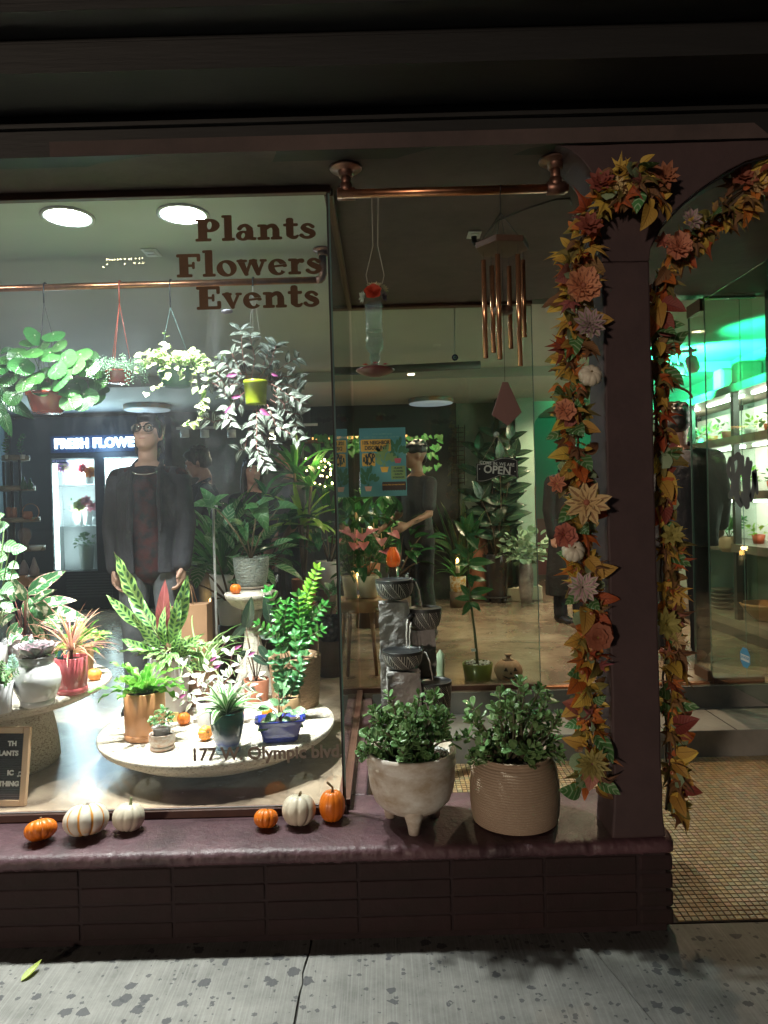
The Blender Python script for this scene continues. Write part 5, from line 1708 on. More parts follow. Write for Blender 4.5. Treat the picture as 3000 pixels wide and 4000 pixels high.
MB().prism([(c.x - .018, c.z + .0), (c.x + .0, c.z - .01), (c.x + .012, c.z + .01), (c.x + .01, c.z + .045), (c.x - .002, c.z + .062), (c.x - .014, c.z + .04)], 'y', c.y, c.y + .002).build('plant_tag', mat('teal_tag', (.01, .26, .27), .5, c2=(.02, .08, .09), ns=18, amt=.1, stretch=(1, 1, 1)), o.t)
o = pot('philodendron_pot', 'lime splashed philodendron in a coil ribbed tan pot behind the pink pot', 322, 2640, T2Z, 118, 44, 40, mat('coil_tan', (.52, .30, .16), .6), Y=3.72, fn=lambda r, z, a: r * (1 + .02 * abs(sin(z * 420))), n=48, soil=.92, prof=[(40, i / 40) for i in range(1)] + [(40 + 4 * i / 40, i / 40) for i in range(1, 41)])
bushy(o, 46, .13, .10, [leafmesh(L_phil, 'heart', .8, .3, .1, seed=i) for i in range(3)], .062, seed=33, inner=.5, up=.3, zmin=-.2, stems=8, stemm=M_stem)
o2 = Pot(); o2.c = V((P(235, 2560, 3.62).x, 3.62, T2Z)); o2.zs = P(235, 2590, 3.62).z; o2.t = o.t
bushy(o2, 18, .07, .05, [leafmesh(L_phil, 'heart', .8, .3, .1, seed=1)], .05, seed=34)
o = pot('stromanthe', 'large cream and green stromanthe in a translucent nursery pot on the left table', 100, 2600, T2Z, 110, 80, 62, mat('clear_plastic'), Y=3.72, soil=.86, cat='potted plant')
MB().lathe([(60 * o.s, .004), (70 * o.s, .085), (0, .087)], 30, o.c).build('root_ball', mat('root_ball_brown', (.16, .08, .06), .8, c2=(.3, .2, .16), ns=40), o.t)
strm = [leafmesh(L_strom, 'lance', .34, c_, .12, wavy=.02, n=12, k=6, seed=i) for i, c_ in enumerate((.15, .4, .6))]
b0 = V((o.c.x, o.c.y, o.zs))
for i, (px, py, tx, ty) in enumerate(((108, 2318, 235, 2228), (100, 2345, 55, 2270), (108, 2335, 90, 2460), (115, 2335, 225, 2460), (150, 2370, 258, 2322), (165, 2400, 260, 2375), (175, 2420, 262, 2415), (75, 2380, -20, 2380),
          (70, 2430, 0, 2520), (85, 2450, 30, 2510), (120, 2400, 160, 2500), (60, 2400, -30, 2440), (130, 2350, 200, 2300), (110, 2480, 60, 2550), (140, 2450, 190, 2540), (95, 2340, 130, 2290), (150, 2420, 140, 2530), (60, 2350, 20, 2280))):
 a, b = P(px, py, o.c.y - .05 + r.uniform(-.08, .05)), P(tx, ty, o.c.y - .12 + r.uniform(-.08, .05))
 MB().tube([b0, b0.lerp(a, .6) + V((0, 0, .01)), a], .0022, 5).build('stalk', mat('stalk_wine', (.2, .06, .05), .5), o.t)
 leaf(strm[i % 3], a, b - a, V((r.uniform(-.4, .4), -.9, .5)), (b - a).length * 1.02, o.t)
o = pot('finger_succulent', 'trailing green succulent in a plain white tapered cup at the left edge', 8, 2792, T2Z, 118, 46, 34, M_facet, soil=.94)
bs = leafmesh(L_hoya, 'lance', .3, .2, .2, seed=2, thick=.08, n=5)
r = random.Random(3)
for i in range(16):
 pinnate(o, arc(V((o.c.x, o.c.y, o.zs)), r.uniform(0, 6.28), r.uniform(.2, 1.3), r.uniform(.06, .12), r.uniform(0, .8), 5), bs, 7, .026, rad=.0018, seed=i)
o = pot('blue_succulent', 'blue green upright succulent in a wooden box pot behind the round white pot', 62, 2745, T2Z, 120, 30, 26, mat('bamboo_pot'), Y=3.55, soil=.94)
bs = leafmesh(L_blue, 'spoon', .5, .1, .2, seed=2, thick=.1, n=6)
for i, (px, py) in enumerate(((48, 2568), (60, 2585), (35, 2600), (75, 2610), (52, 2620))):
 pinnate(o, stem_to(V((o.c.x, o.c.y, o.zs)), px, py, o.c.y, .0), bs, 8, .028, rad=.002, seed=i)
o = pot('round_leaf_plant', 'tall plant of round glossy quilted leaves at the left edge', -30, 2640, T2Z, 120, 60, 50, M_facet, Y=3.6)
pr2 = [leafmesh(L_pepv, 'ovate', .85, .25, .06, seed=i, n=9) for i in range(3)]
b0 = V((o.c.x, o.c.y, o.zs))
for i, (px, py, s_) in enumerate(((15, 2070, .09), (40, 2125, .085), (70, 2150, .08), (10, 2180, .09), (25, 2235, .1), (35, 2290, .09), (0, 2320, .08), (30, 2350, .07), (-20, 2120, .09), (-10, 2240, .09), (60, 2200, .06), (0, 2030, .07))):
 e = P(px, py, 3.5 + r.uniform(-.06, .08))
 MB().tube([b0, b0.lerp(e, .6), e], .003, 5).build('stem', M_stem, o.t)
 leaf(pr2[i % 3], e - V((.03, 0, 0)), V((r.uniform(.3, 1), -.3, r.uniform(-.6, .3))), V((r.uniform(-.2, .3), -1, .5)), s_, o.t)
zb = ZF
bb = V((P(102, 3168, 3.02).x, 3.02, ZF))
LB = thing('letter_board', 'black grooved letter board in a pale wood frame, leaning at the left edge', 'letter board', bb)
bw_, bh_ = .36, P(125, 2838, 3.06).z - ZF
Mwd = mat('pale_wood', (.62, .42, .26), .5, c2=(.54, .35, .2), ns=8, stretch=(1, 1, .15))
lean = radians(9)
rotm = Matrix.Translation(bb) @ Matrix.Rotation(radians(1.5), 4, 'Y') @ Matrix.Rotation(-lean, 4, 'X')
def lbm(mb, name, m):
 me = mb.mesh(name, m)
 me.transform(rotm)
 return link(name, me, LB)
lbm(MB().bbox(-.026, 0, -.012, .012, 0, bh_, .003), 'frame_side', Mwd)
lbm(MB().bbox(-bw_, -bw_ + .026, -.012, .012, 0, bh_, .003), 'frame_side', Mwd)
lbm(MB().bbox(-bw_ + .0262, -.0262, -.012, .012, bh_ - .026, bh_, .003), 'frame_top', Mwd)
lbm(MB().bbox(-bw_ + .0262, -.0262, -.012, .012, 0, .026, .003), 'frame_bottom', Mwd)
fe = MB()
nz_ = 38
for i in range(nz_):
 z0, z1 = .0262 + (bh_ - .0524) * i / nz_, .0262 + (bh_ - .0524) * (i + .72) / nz_
 fe.box(-bw_ + .0262, -.0262, -.004, .004, z0, z1)
fe.box(-bw_ + .0262, -.0262, .0045, .008, .0262, bh_ - .0262)
tag(lbm(fe, 'felt_rows', mat('black_felt', (.018, .019, .02), .9)), kind='stuff')
Mlet = mat('white_letters', (.8, .8, .8), .4)
for px, py, s_ in (('TH', .255, 0), ('PLANTS', .215, 0), ('IC', .135, 0), ('EVERYTHING', .09, 0)):
 cu_off = {'TH': -.055, 'PLANTS': -.045, 'IC': -.06, 'EVERYTHING': -.034}[px]
 oo = txt('letters', px, .028, (0, 0, 0), Mlet, None, off=.0013, ext=.001, align='RIGHT')
 me = oo.data
 me.transform(Matrix.Translation((cu_off, -.0055, py)) @ Matrix.Rotation(pi / 2, 4, 'X'))
 me.transform(rotm)
 bpy.data.objects.remove(oo)
 link('letters', me, LB)
nt_ = MB().ball((-.04, -.006, .122), .004, 8, 5).ball((-.03, -.006, .124), .004, 8, 5).box(-.0372, -.0358, -.007, -.0055, .122, .137).box(-.0272, -.0258, -.007, -.0055, .124, .139).box(-.0372, -.0258, -.0071, -.0056, .1372, .1405)
lbm(nt_, 'music_note', Mlet)
# ================= hanging plants
M_redp = mat('red_brown_plastic', (.30, .045, .02), .25, c2=(.26, .04, .02), ns=4, coat=.3)
def hang(name, label, px, pytop, hpx, rt, rb, m, hook_px, wires=3, wm=None, wr=.0012, Y=IY, hookm=None, drop=.09):
 c = P(px, pytop + hpx, Y)
 s = Y / 2800
 t = thing(name, label, 'hanging plant', c)
 o = Pot(); o.t, o.c, o.s = t, c, s
 h, rt, rb = hpx * s, rt * s, rb * s
 MB().lathe([(rb * .95, 0), (rb, h * .04), (rt * .97, h * .84), (rt * 1.04, h * .85), (rt * 1.05, h * .98), (rt, h), (rt * .93, h), (rt * .9, h * .8)], 40, c).build('pot', m, t)
 MB().lathe([(rt * .93, 0), (0, .004)], 20, c + V((0, 0, h * .86))).build('soil', M_soil, t)
 o.rt, o.zs, o.h = rt, c.z + h * .86, h
 hk = V((P(hook_px, 1100, Y).x, Y, IZ))
 hm = hookm or M_blackgap
 pts = [hk + V((.0, -.023 * cos(a) , .023 * sin(a))) for a in [-.6 + 3.6 * i / 8 for i in range(9)]]
 pts = [hk + V((0, -.024, -drop)), hk + V((0, -.024, -.03))] + pts[2:]
 MB().tube(pts, .004, 6).build('hook', hm, t)
 j = hk + V((0, -.024, -drop))
 for i in range(wires):
  a = 2 * pi * i / wires + .5
  MB().tube([j, c + V((rt * cos(a), rt * sin(a), h * .95))], wr, 5).build('hanger', wm or hm, t)
 return o
o = hang('pilea', 'round leaved pilea in a red brown hanging pot', 187, 1535, 78, 76, 55, M_redp, 177)
pil_m = [leafmesh(L_pilea, 'round', 1.0, c_, -.05, n=10, k=8, seed=i) for i, c_ in enumerate((.1, .25, .35))]
r = random.Random(9)
b0 = V((o.c.x, o.c.y, o.zs))
pl = [(133, 1310, 36), (205, 1302, 40), (65, 1375, 37), (125, 1375, 34), (192, 1375, 40), (250, 1395, 38), (85, 1425, 42), (170, 1450, 28), (215, 1440, 34), (230, 1485, 40), (92, 1490, 38), (157, 1508, 33), (315, 1385, 38), (335, 1430, 40), (300, 1495, 32), (270, 1520, 36), (330, 1540, 44), (375, 1480, 38), (375, 1550, 34), (30, 1470, 40), (45, 1540, 36), (-5, 1440, 36), (135, 1470, 30), (255, 1445, 34), (300, 1430, 30), (60, 1420, 30), (160, 1340, 34), (110, 1335, 30), (225, 1345, 30), (350, 1400, 30), (20, 1400, 34), (270, 1560, 38), (310, 1570, 30), (395, 1520, 28)]
for i, (px, py, rp) in enumerate(pl):
 e = P(px, py, o.c.y + (-.14 if 80 < px < 340 and py > 1340 else -.02) + r.uniform(-.05, .05))
 MB().tube([b0 + V((r.uniform(-.03, .03), r.uniform(-.03, .03), 0)), b0.lerp(e, .5) + V((0, 0, .02)), e], .0016, 5).build('stalk', M_stem, o.t)
 s_ = 2 * rp * o.s * 1.12
 d = V((e.x - b0.x, -.25, (e.z - b0.z) * .4 - .25)).normalized()
 nn = V((r.uniform(-.3, .3) + (e.x - b0.x) * 1.2, -1, r.uniform(-.25, .35)))
 leaf(pil_m[i % 3], e - d * s_ * .5, d, nn, s_, o.t)
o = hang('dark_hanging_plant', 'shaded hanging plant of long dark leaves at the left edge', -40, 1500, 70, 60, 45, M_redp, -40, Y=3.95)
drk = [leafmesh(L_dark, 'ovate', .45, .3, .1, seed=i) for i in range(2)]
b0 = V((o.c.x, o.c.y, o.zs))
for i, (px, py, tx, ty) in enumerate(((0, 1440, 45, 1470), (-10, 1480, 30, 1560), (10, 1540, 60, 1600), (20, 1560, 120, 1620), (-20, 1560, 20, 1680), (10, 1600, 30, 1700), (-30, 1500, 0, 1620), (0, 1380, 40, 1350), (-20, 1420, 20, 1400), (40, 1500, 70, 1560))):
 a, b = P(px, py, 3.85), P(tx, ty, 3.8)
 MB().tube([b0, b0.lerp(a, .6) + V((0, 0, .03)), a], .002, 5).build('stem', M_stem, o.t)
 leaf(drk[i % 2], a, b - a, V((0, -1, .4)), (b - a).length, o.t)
o = hang('burro_tail', 'beaded pale green burro tail spilling over a small red pot with a red hanger', 466, 1450, 46, 50, 42, M_redp, 470, wires=3, wm=mat('red_plastic_hanger', (.35, .07, .04), .4), wr=.0022, hookm=mat('red_plastic_hanger'), drop=.10)
M_bead = mat('burro_bead', (.17, .33, .20), .5, c2=(.26, .42, .28), ns=20)
bead = leafmesh(L_blue, 'spoon', .45, .1, .2, seed=4, thick=.14, n=4, name='bead')
M_bt = leafmat('burro_leaf', (.26, .50, .30), (.36, .58, .38), rough=.5, trans=.15)
for i in range(60):
 a = 2 * pi * (i % 30) / 30 + r.uniform(-.2, .2)
 rr = o.rt * r.uniform(.3, 1)
 p0 = V((o.c.x + rr * cos(a), o.c.y + rr * sin(a), o.zs + .01))
 L = r.uniform(.07, .15) if i < 50 else .2
 pts = arc(p0, a, r.uniform(.4, 1.2), L, r.uniform(1.6, 2.7), 7)
 mb = MB()
 for k_ in range(34):
  t = k_ / 33 * 6.999
  j = int(t); q = pts[j].lerp(pts[j + 1], t - j)
  d = (pts[j + 1] - pts[j]).normalized()
  n1 = d.orthogonal().normalized(); n2 = d.cross(n1)
  ph = k_ * 2.4
  out = (n1 * cos(ph) + n2 * sin(ph))
  b_ = q + out * .0045
  tip = b_ + (out * .9 + d * .7) * .0115
  w_ = d.cross(out).normalized() * .0034
  u_ = out.cross(w_).normalized() * .003
  m_ = b_.lerp(tip, .55)
  mb.add([b_, m_ + w_, m_ + u_, m_ - w_, m_ - u_, tip], [(0, 1, 2), (0, 2, 3), (0, 3, 4), (0, 4, 1), (5, 2, 1), (5, 3, 2), (5, 4, 3), (5, 1, 4)], 0, True)
 mb.build('beaded_stem', M_bead, o.t)
o = hang('creeping_fig', 'cream edged creeping fig trailing from a green hanging pot', 690, 1440, 70, 70, 55, mat('dark_green_plastic', (.03, .14, .07), .35), 668, wires=2, wm=mat('blue_green_wire', (.2, .35, .33), .5), hookm=M_blackgap, drop=.13)
iv = [leafmesh(L_ivy, 'ovate', .8, .3, .15, wavy=.05, n=4, k=4, seed=i) for i in range(4)]
cnt = 0
vm = MB()
vines = []
for i in range(52):
 a = r.uniform(0, 2 * pi) if i % 2 else r.uniform(-2.7, -.4)
 rr = o.rt * r.uniform(.5, 1.1)
 p0 = V((o.c.x + rr * cos(a), o.c.y + rr * sin(a), o.zs + .03))
 vines.append(arc(p0, a, r.uniform(.3, 1.3), r.uniform(.10, .20), r.uniform(1.6, 3.0), 6))
def vpath(pp): return [P(px, py, Y_) for px, py, Y_ in pp]
vines.append(vpath([(650, 1400, 3.75), (648, 1330, 3.75), (645, 1290, 3.75)]))
vines.append(vpath([(760, 1480, 3.7), (790, 1560, 3.68), (775, 1640, 3.68), (745, 1650, 3.68), (705, 1665, 3.66)]))
vines.append(vpath([(790, 1400, 3.7), (815, 1480, 3.68), (800, 1560, 3.68), (780, 1620, 3.68)]))
vines.append(vpath([(640, 1470, 3.65), (620, 1520, 3.62), (560, 1540, 3.6)]))
vines.append(vpath([(760, 1420, 3.7), (770, 1500, 3.68), (790, 1600, 3.68)]))
for pts in vines:
 vm.tube(pts, .0011, 4)
 L = sum((pts[i + 1] - pts[i]).length for i in range(len(pts) - 1))
 nn_ = max(3, int(L / .030))
 for k_ in range(nn_):
  if cnt >= 298: break
  t = (k_ + .5) / nn_ * (len(pts) - 1)
  j = min(int(t), len(pts) - 2)
  q = pts[j].lerp(pts[j + 1], t - j)
  leaf(iv[cnt % 4], q, V((r.uniform(-1, 1), r.uniform(-1, .2), r.uniform(-.5, .6))), V((r.uniform(-.5, .5), -.8, .8)), r.uniform(.030, .050), o.t)
  cnt += 1
tag(vm.build('stems', M_stem, o.t), kind='stuff')
o = hang('tradescantia', 'silver striped trailing tradescantia in a lime green hanging pot', 1000, 1488, 92, 46, 40, mat('lime_plastic', (.42, .52, .03), .3, c2=(.38, .48, .03), ns=3), 990, wires=3, wm=mat('clear_wire', (.5, .5, .5), .4), wr=.0006, drop=.02)
tz = [leafmesh(L_trad, 'lance', .42, c_, .16, n=8, k=4, seed=i) for i, c_ in enumerate((.15, .35, .5))]
pu = leafmesh(L_trid, 'lance', .42, .3, .2, seed=7)
vv = [[(960, 1480), (950, 1380), (935, 1290)], [(985, 1480), (1000, 1400), (980, 1340), (985, 1310)], [(1020, 1480), (1060, 1420), (1085, 1350)], [(1030, 1480), (1080, 1450), (1150, 1400)], [(960, 1480), (900, 1440), (860, 1410)],
  [(960, 1500), (900, 1480), (830, 1500)], [(965, 1500), (890, 1560), (870, 1520), (810, 1490)], [(1040, 1490), (1100, 1500), (1160, 1520)], [(1045, 1500), (1110, 1470), (1170, 1480)], [(1000, 1520), (1010, 1560), (1030, 1580)],
  [(960, 1560), (880, 1640), (830, 1650), (800, 1630)], [(1060, 1560), (1140, 1620), (1175, 1620)], [(1040, 1580), (1080, 1660), (1160, 1720)], [(1010, 1600), (1020, 1700), (1060, 1730)], [(1000, 1600), (1010, 1750), (1035, 1820)],
  [(990, 1600), (960, 1760), (935, 1760)], [(1060, 1540), (1110, 1580), (1150, 1560)], [(950, 1530), (880, 1600), (900, 1650)], [(1070, 1520), (1150, 1600), (1160, 1680)], [(980, 1480), (930, 1440), (910, 1380)],
  [(1010, 1470), (1040, 1400), (1050, 1370)], [(940, 1500), (880, 1510), (840, 1450)], [(1000, 1600), (1050, 1640), (1090, 1640)], [(1060, 1500), (1120, 1540), (1175, 1570)], [(1010, 1590), (1000, 1680), (1000, 1790)], [(1040, 1500), (1090, 1520), (1120, 1600), (1110, 1680)]]
cnt = 0
for i, pp in enumerate(vv):
 dy = r.uniform(-.14, .1)
 pts = [P(px + r.uniform(-8, 8), py, o.c.y + dy * (k_ / len(pp) + .2)) for k_, (px, py) in enumerate(pp)]
 pp2 = []
 for a, b in zip(pts, pts[1:]):
  pp2 += [a, a.lerp(b, .5) + V((0, 0, .006))]
 pp2.append(pts[-1])
 MB().tube(pp2, .0018, 5).build('stem', M_stemp, o.t)
 L = sum((pp2[k_ + 1] - pp2[k_]).length for k_ in range(len(pp2) - 1))
 nn_ = int(L / .023)
 for k_ in range(nn_ + 3):
  t = min(1, (k_ + 1) / nn_) * (len(pp2) - 1)
  j = min(int(t), len(pp2) - 2)
  q = pp2[j].lerp(pp2[j + 1], t - j)
  d = (pp2[j + 1] - pp2[j]).normalized()
  side = 1 if k_ % 2 else -1
  dd = d * .6 + d.cross(V((0, -1, 0))).normalized() * side * .9 + V((r.uniform(-.3, .3), r.uniform(-.6, .1), r.uniform(-.3, .2)))
  leaf(tz[cnt % 3], q, dd, V((r.uniform(-.5, .5), -.9, .7)), r.uniform(.05, .078), o.t)
  cnt += 1
for px, py, s_ in ((925, 1460, .06), (1015, 1600, .07), (940, 1545, .05), (905, 1590, .05), (1060, 1460, .04)):
 leaf(pu, P(px, py, o.c.y - .12), V((r.uniform(-1, 1), -.2, -.2)), V((0, -1, -.2)), s_, o.t, 'purple_leaf')
# ================================================================== JADE POTS, FOUNTAIN, HANGING THINGS, GARLANDS
def recentre(o, c):
 c = V(c)
 o.data.transform(Matrix.Translation(-c))
 o.matrix_basis = Matrix.Translation(o.matrix_basis.translation + c)
 return o
M_oldwh = mat('limewashed_clay', (.76, .72, .66), .8, c2=(.46, .36, .26), ns=11, amt=.35, stretch=(1, 1, 1.6), bump=.25, bs=70)
M_rib = mat('ribbed_tan_clay', (.44, .33, .24), .75, c2=(.33, .24, .17), ns=5, bump=.2, bs=90)
M_gravel = mat('white_gravel', (.7, .7, .68), .8, jit=.2)
jm = [leafmesh(L_jade, 'spoon', .58, c_, .12, n=7, k=4, thick=.07, seed=i) for i, c_ in enumerate((-.15, .1, -.3))]
def jade(t, c, zs, boxpx, n_tip, seed, Yc):
 r = random.Random(seed)
 x0, x1, y0, y1 = boxpx
 b0 = V((c.x, c.y, zs))
 tips = []
 tries = 0
 while len(tips) < n_tip and tries < 4000:
  tries += 1
  px, py = r.uniform(x0, x1), r.uniform(y0, y1)
  u = (px - (x0 + x1) / 2) / ((x1 - x0) / 2); v = (py - y1) / (y0 - y1)
  if u * u * .9 + max(0, v - .25) ** 2 * 1.2 > 1.0: continue
  q = P(px, py, Yc + r.uniform(-.17, .10) * (1 - .5 * abs(u)))
  if q.z < zs - .03 and q.y > c.y: continue
  if any((q - w).length < .028 for w in tips): continue
  tips.append(q)
 br = MB()
 cnt = 0
 inner = []
 for q in tips:
  hub = b0 + V(((q.x - b0.x) * .25 + r.uniform(-.03, .03), (q.y - b0.y) * .25, -.01))
  m_ = hub.lerp(q, .55) + V((r.uniform(-.015, .015), r.uniform(-.015, .015), r.uniform(-.01, .02)))
  br.tube([hub, m_, q], [.007, .0045, .0028], 6)
  d = (q - m_).normalized()
  d = (d + V((0, 0, .5))).normalized()
  k = 7 if r.random() < .6 else 5
  a0 = r.uniform(0, 6.28)
  n1 = d.orthogonal().normalized(); n2 = d.cross(n1)
  for j in range(k):
   if cnt >= 299: break
   a = a0 + (j // 2) * 1.57 + (j % 2) * pi
   e = .25 + .28 * (j // 2)
   out = n1 * cos(a) + n2 * sin(a)
   dd = out * cos(e) + d * sin(e)
   s_ = r.uniform(.030, .052) * (1.1 - .07 * j)
   leaf(jm[cnt % 3], q - d * .009 * (3 - j // 2), dd, d - out * .3, s_, t)
   cnt += 1
   q2 = m_.lerp(q, r.uniform(-.1, .75)) + V((r.uniform(-.02, .02), r.uniform(-.03, .02), r.uniform(-.02, .03)))
   for _ in range(2): inner.append(omat(q2, (dd + V((r.uniform(-.7, .7), -.3, r.uniform(-.5, .8)))), d - out * .3, s_ * .9))
 joined('inner_leaves', inner, L_jade, t, jm[0])
 tag(br.build('branches', mat('jade_bark', (.13, .09, .06), .8, c2=(.08, .10, .05), ns=30), t), kind='stuff')
def joined(name, items, m, t, me):
 n = len(me.vertices)
 src = [v.co.copy() for v in me.vertices]
 fsrc = [tuple(p.vertices) for p in me.polygons]
 us = {}
 for p in me.polygons:
  for li in p.loop_indices: us[me.loops[li].vertex_index] = me.uv_layers[0].data[li].uv.copy()
 vs, fs = [], []
 for k, mw in enumerate(items):
  vs += [tuple(mw @ q) for q in src]
  fs += [tuple(i + n * k for i in f) for f in fsrc]
 m2 = bpy.data.meshes.new(name); m2.from_pydata(vs, [], fs)
 ul = m2.uv_layers.new(name='UVMap')
 for lp in m2.loops: ul.data[lp.index].uv = us[lp.vertex_index % n]
 m2.polygons.foreach_set('use_smooth', [True] * len(fs)); m2.materials.append(m)
 return tag(link(name, m2, t), kind='stuff')
def gravel(c, rad, z, t, m, n=170, seed=1, name='gravel', sz=.006):
 r = random.Random(seed)
 mb = MB()
 for i in range(n):
  a, q = r.uniform(0, 6.28), rad * sqrt(r.random())
  mb.ball((c.x + q * cos(a), c.y + q * sin(a), z + r.uniform(0, sz * .6)), sz * r.uniform(.6, 1.3), 5, 3, 0, (1, r.uniform(.7, 1), .7))
 tag(mb.build(name, m, t), kind='stuff')
F = PZ(1617, 3268, .3405)
cJ = V((P(1613, 3200, F.y + .125).x, F.y + .125, .3405))
sJ = cJ.y / 2800
t = thing('jade_plant', 'jade plant in a limewashed bowl pot on three feet by the window corner', 'potted plant', cJ, 'jade plants on the sill')
rJ = 177 * sJ
zt_ = P(1613, 2988, cJ.y - rJ).z
z0_ = .3405 + .055
hJ = zt_ - z0_
pf = [(0, 0), (rJ * .45, .002), (rJ * .68, hJ * .07), (rJ * .84, hJ * .2), (rJ * .93, hJ * .4), (rJ * .965, hJ * .62), (rJ * .965, hJ * .76), (rJ * .985, hJ * .78), (rJ * .985, hJ * .82), (rJ * .965, hJ * .84), (rJ * .985, hJ * .92), (rJ, hJ * .95), (rJ * .995, hJ), (rJ * .93, hJ * 1.01), (rJ * .88, hJ * .985), (rJ * .86, hJ * .85)]
MB().lathe(pf, 72, (cJ.x, cJ.y, z0_), fn=lambda r, z, a: r * (1 + .004 * sin(3 * a + z * 20))).build('bowl', M_oldwh, t)
for k in range(3):
 a = -pi / 2 + k * 2 * pi / 3
 mb = MB()
 b = V((cJ.x + rJ * .58 * cos(a), cJ.y + rJ * .58 * sin(a), 0))
 pts = [V((b.x * 1, b.y, .3412)), V((b.x, b.y, .37)), V((b.x + .005 * cos(a), b.y + .005 * sin(a), .41)), V((b.x - .01 * cos(a), b.y - .01 * sin(a), .45))]
 mb.tube(pts, [.021, .025, .036, .05], 14)
 mb.build('foot', M_oldwh, t)
MB().lathe([(rJ * .87, 0), (rJ * .5, .008), (0, .01)], 40, (cJ.x, cJ.y, zt_ - .028)).build('soil', M_soil, t)
gravel(V((cJ.x + rJ * .3, cJ.y - rJ * .1, 0)), rJ * .55, zt_ - .02, t, M_gravel)
jade(t, cJ, zt_ - .01, (1398, 1790, 2700, 2975), 52, 3, cJ.y - .03)
F = PZ(2010, 3264, .3405)
rb_ = 150 * F.y / 2800
cK = V((P(2010, 3100, F.y + rb_).x, F.y + rb_, .3405))
sK = cK.y / 2800
t = thing('jade_plant', 'jade plant in a ribbed tan barrel pot, next to the pillar garland', 'potted plant', cK, 'jade plants on the sill')
rK = 172 * sK
zt_ = P(2005, 2990, cK.y - rK * .9).z
hK = zt_ - .3405 - .002
pf = [(rK * .84, .0005), (rK * .87, .006)]
nr = 26
for i in range(nr * 5 + 1):
 q = i / (nr * 5)
 rr = rK * (.88 + .12 * sin(pi * min(1, q * .95 + .12)) ** .7)
 if q > .86: rr *= 1 - .10 * ((q - .86) / .14) ** 1.5
 pf.append((rr * (1 + .034 * abs(sin(pi * i / 5)) ** .7 - .018), hK * (.02 + .95 * q)))
pf += [(rK * .89, hK * .99), (rK * .86, hK), (rK * .80, hK * .995), (rK * .78, hK * .85)]
MB().lathe(pf, 72, cK, fn=lambda r, z, a: r * (1 + .003 * sin(2 * a + 1))).build('barrel', M_rib, t)
MB().lathe([(rK * .79, 0), (rK * .5, .008), (0, .01)], 40, (cK.x, cK.y, zt_ - .03)).build('soil', M_soil, t)
gravel(cK, rK * .7, zt_ - .024, t, mat('tan_gravel', (.45, .36, .28), .8), 60, 2, sz=.010)
jade(t, cK, zt_ - .01, (1815, 2195, 2655, 2965), 54, 5, cK.y - .02)
q = P(2190, 2760, cK.y - .05)
# ---- fountain
def rock(mb, x0, x1, y0, y1, z0, z1, amp=.012, seed=0, seg=.012):
 """block with a split-stone surface"""
 nx, ny, nz = max(2, int((x1 - x0) / seg)), max(2, int((y1 - y0) / seg)), max(2, int((z1 - z0) / seg))
 def grid(o, u, v, nu, nv):
  vs = []
  for i in range(nu + 1):
   for j in range(nv + 1):
    p = V(o) + V(u) * (i / nu) + V(v) * (j / nv)
    n_ = V((noise.noise(p * 16 + V((seed, 0, 0))), noise.noise(p * 16 + V((0, seed, 9))), noise.noise(p * 16 + V((5, 0, seed))))) * amp
    n_ += V((noise.noise(p * 50), noise.noise(p * 50 + V((3, 0, 0))), noise.noise(p * 50 + V((0, 3, 0))))) * amp * .35
    vs.append(p + n_)
  fs = [(i * (nv + 1) + j, (i + 1) * (nv + 1) + j, (i + 1) * (nv + 1) + j + 1, i * (nv + 1) + j + 1) for i in range(nu) for j in range(nv)]
  mb.add(vs, fs)
 X, Y_, Z = (x1 - x0, 0, 0), (0, y1 - y0, 0), (0, 0, z1 - z0)
 grid((x0, y0, z0), X, Z, nx, nz); grid((x0, y1, z0), Z, X, nz, nx)
 grid((x0, y0, z0), Z, Y_, nz, ny); grid((x1, y0, z0), Y_, Z, ny, nz)
 grid((x0, y0, z1), X, Y_, nx, ny)
 return mb
M_rock = mat('split_stone', (.17, .165, .17), .75, c2=(.36, .34, .33), ns=9, amt=.45, bump=.6, bs=50, bd=.01)
def etched_mat():
 m, t = newmat('etched_charcoal')
 uv = t.n('UVMap'); s = t.n('SeparateXYZ'); t.l(uv.outputs[0], s.inputs[0])
 u = t.math('MULTIPLY', s.outputs[0], 7)
 u = t.math('ADD', u, t.math('MULTIPLY', s.outputs[1], 1.1))
 fu = t.math('FRACT', u)
 rib = t.math('ABSOLUTE', t.math('SUBTRACT', fu, .5))
 v = t.math('ADD', t.math('MULTIPLY', s.outputs[1], 8), t.math('MULTIPLY', rib, 7))
 st_ = t.math('ABSOLUTE', t.math('SUBTRACT', t.math('FRACT', v), .5))
 nz = t.noise(12, 3, .5, t.coord('Object'))
 th = t.math('MULTIPLY_ADD', nz, .16); th.node.inputs[2].default_value = .02
 a = t.math('LESS_THAN', st_, th)
 b = t.math('LESS_THAN', rib, .035)
 b2 = t.math('GREATER_THAN', rib, .475)
 f = t.math('MAXIMUM', t.math('MAXIMUM', a, b), b2)
 f = t.math('MULTIPLY', f, t.math('LESS_THAN', s.outputs[1], .93))
 c = t.mix(f, (.028, .028, .03), (.42, .41, .38))
 t.l(c, t.b.inputs['Base Color']); t.b.inputs['Roughness'].default_value = .5
 t.bump(f, .4, -.003)
 return m
M_etch = etched_mat()
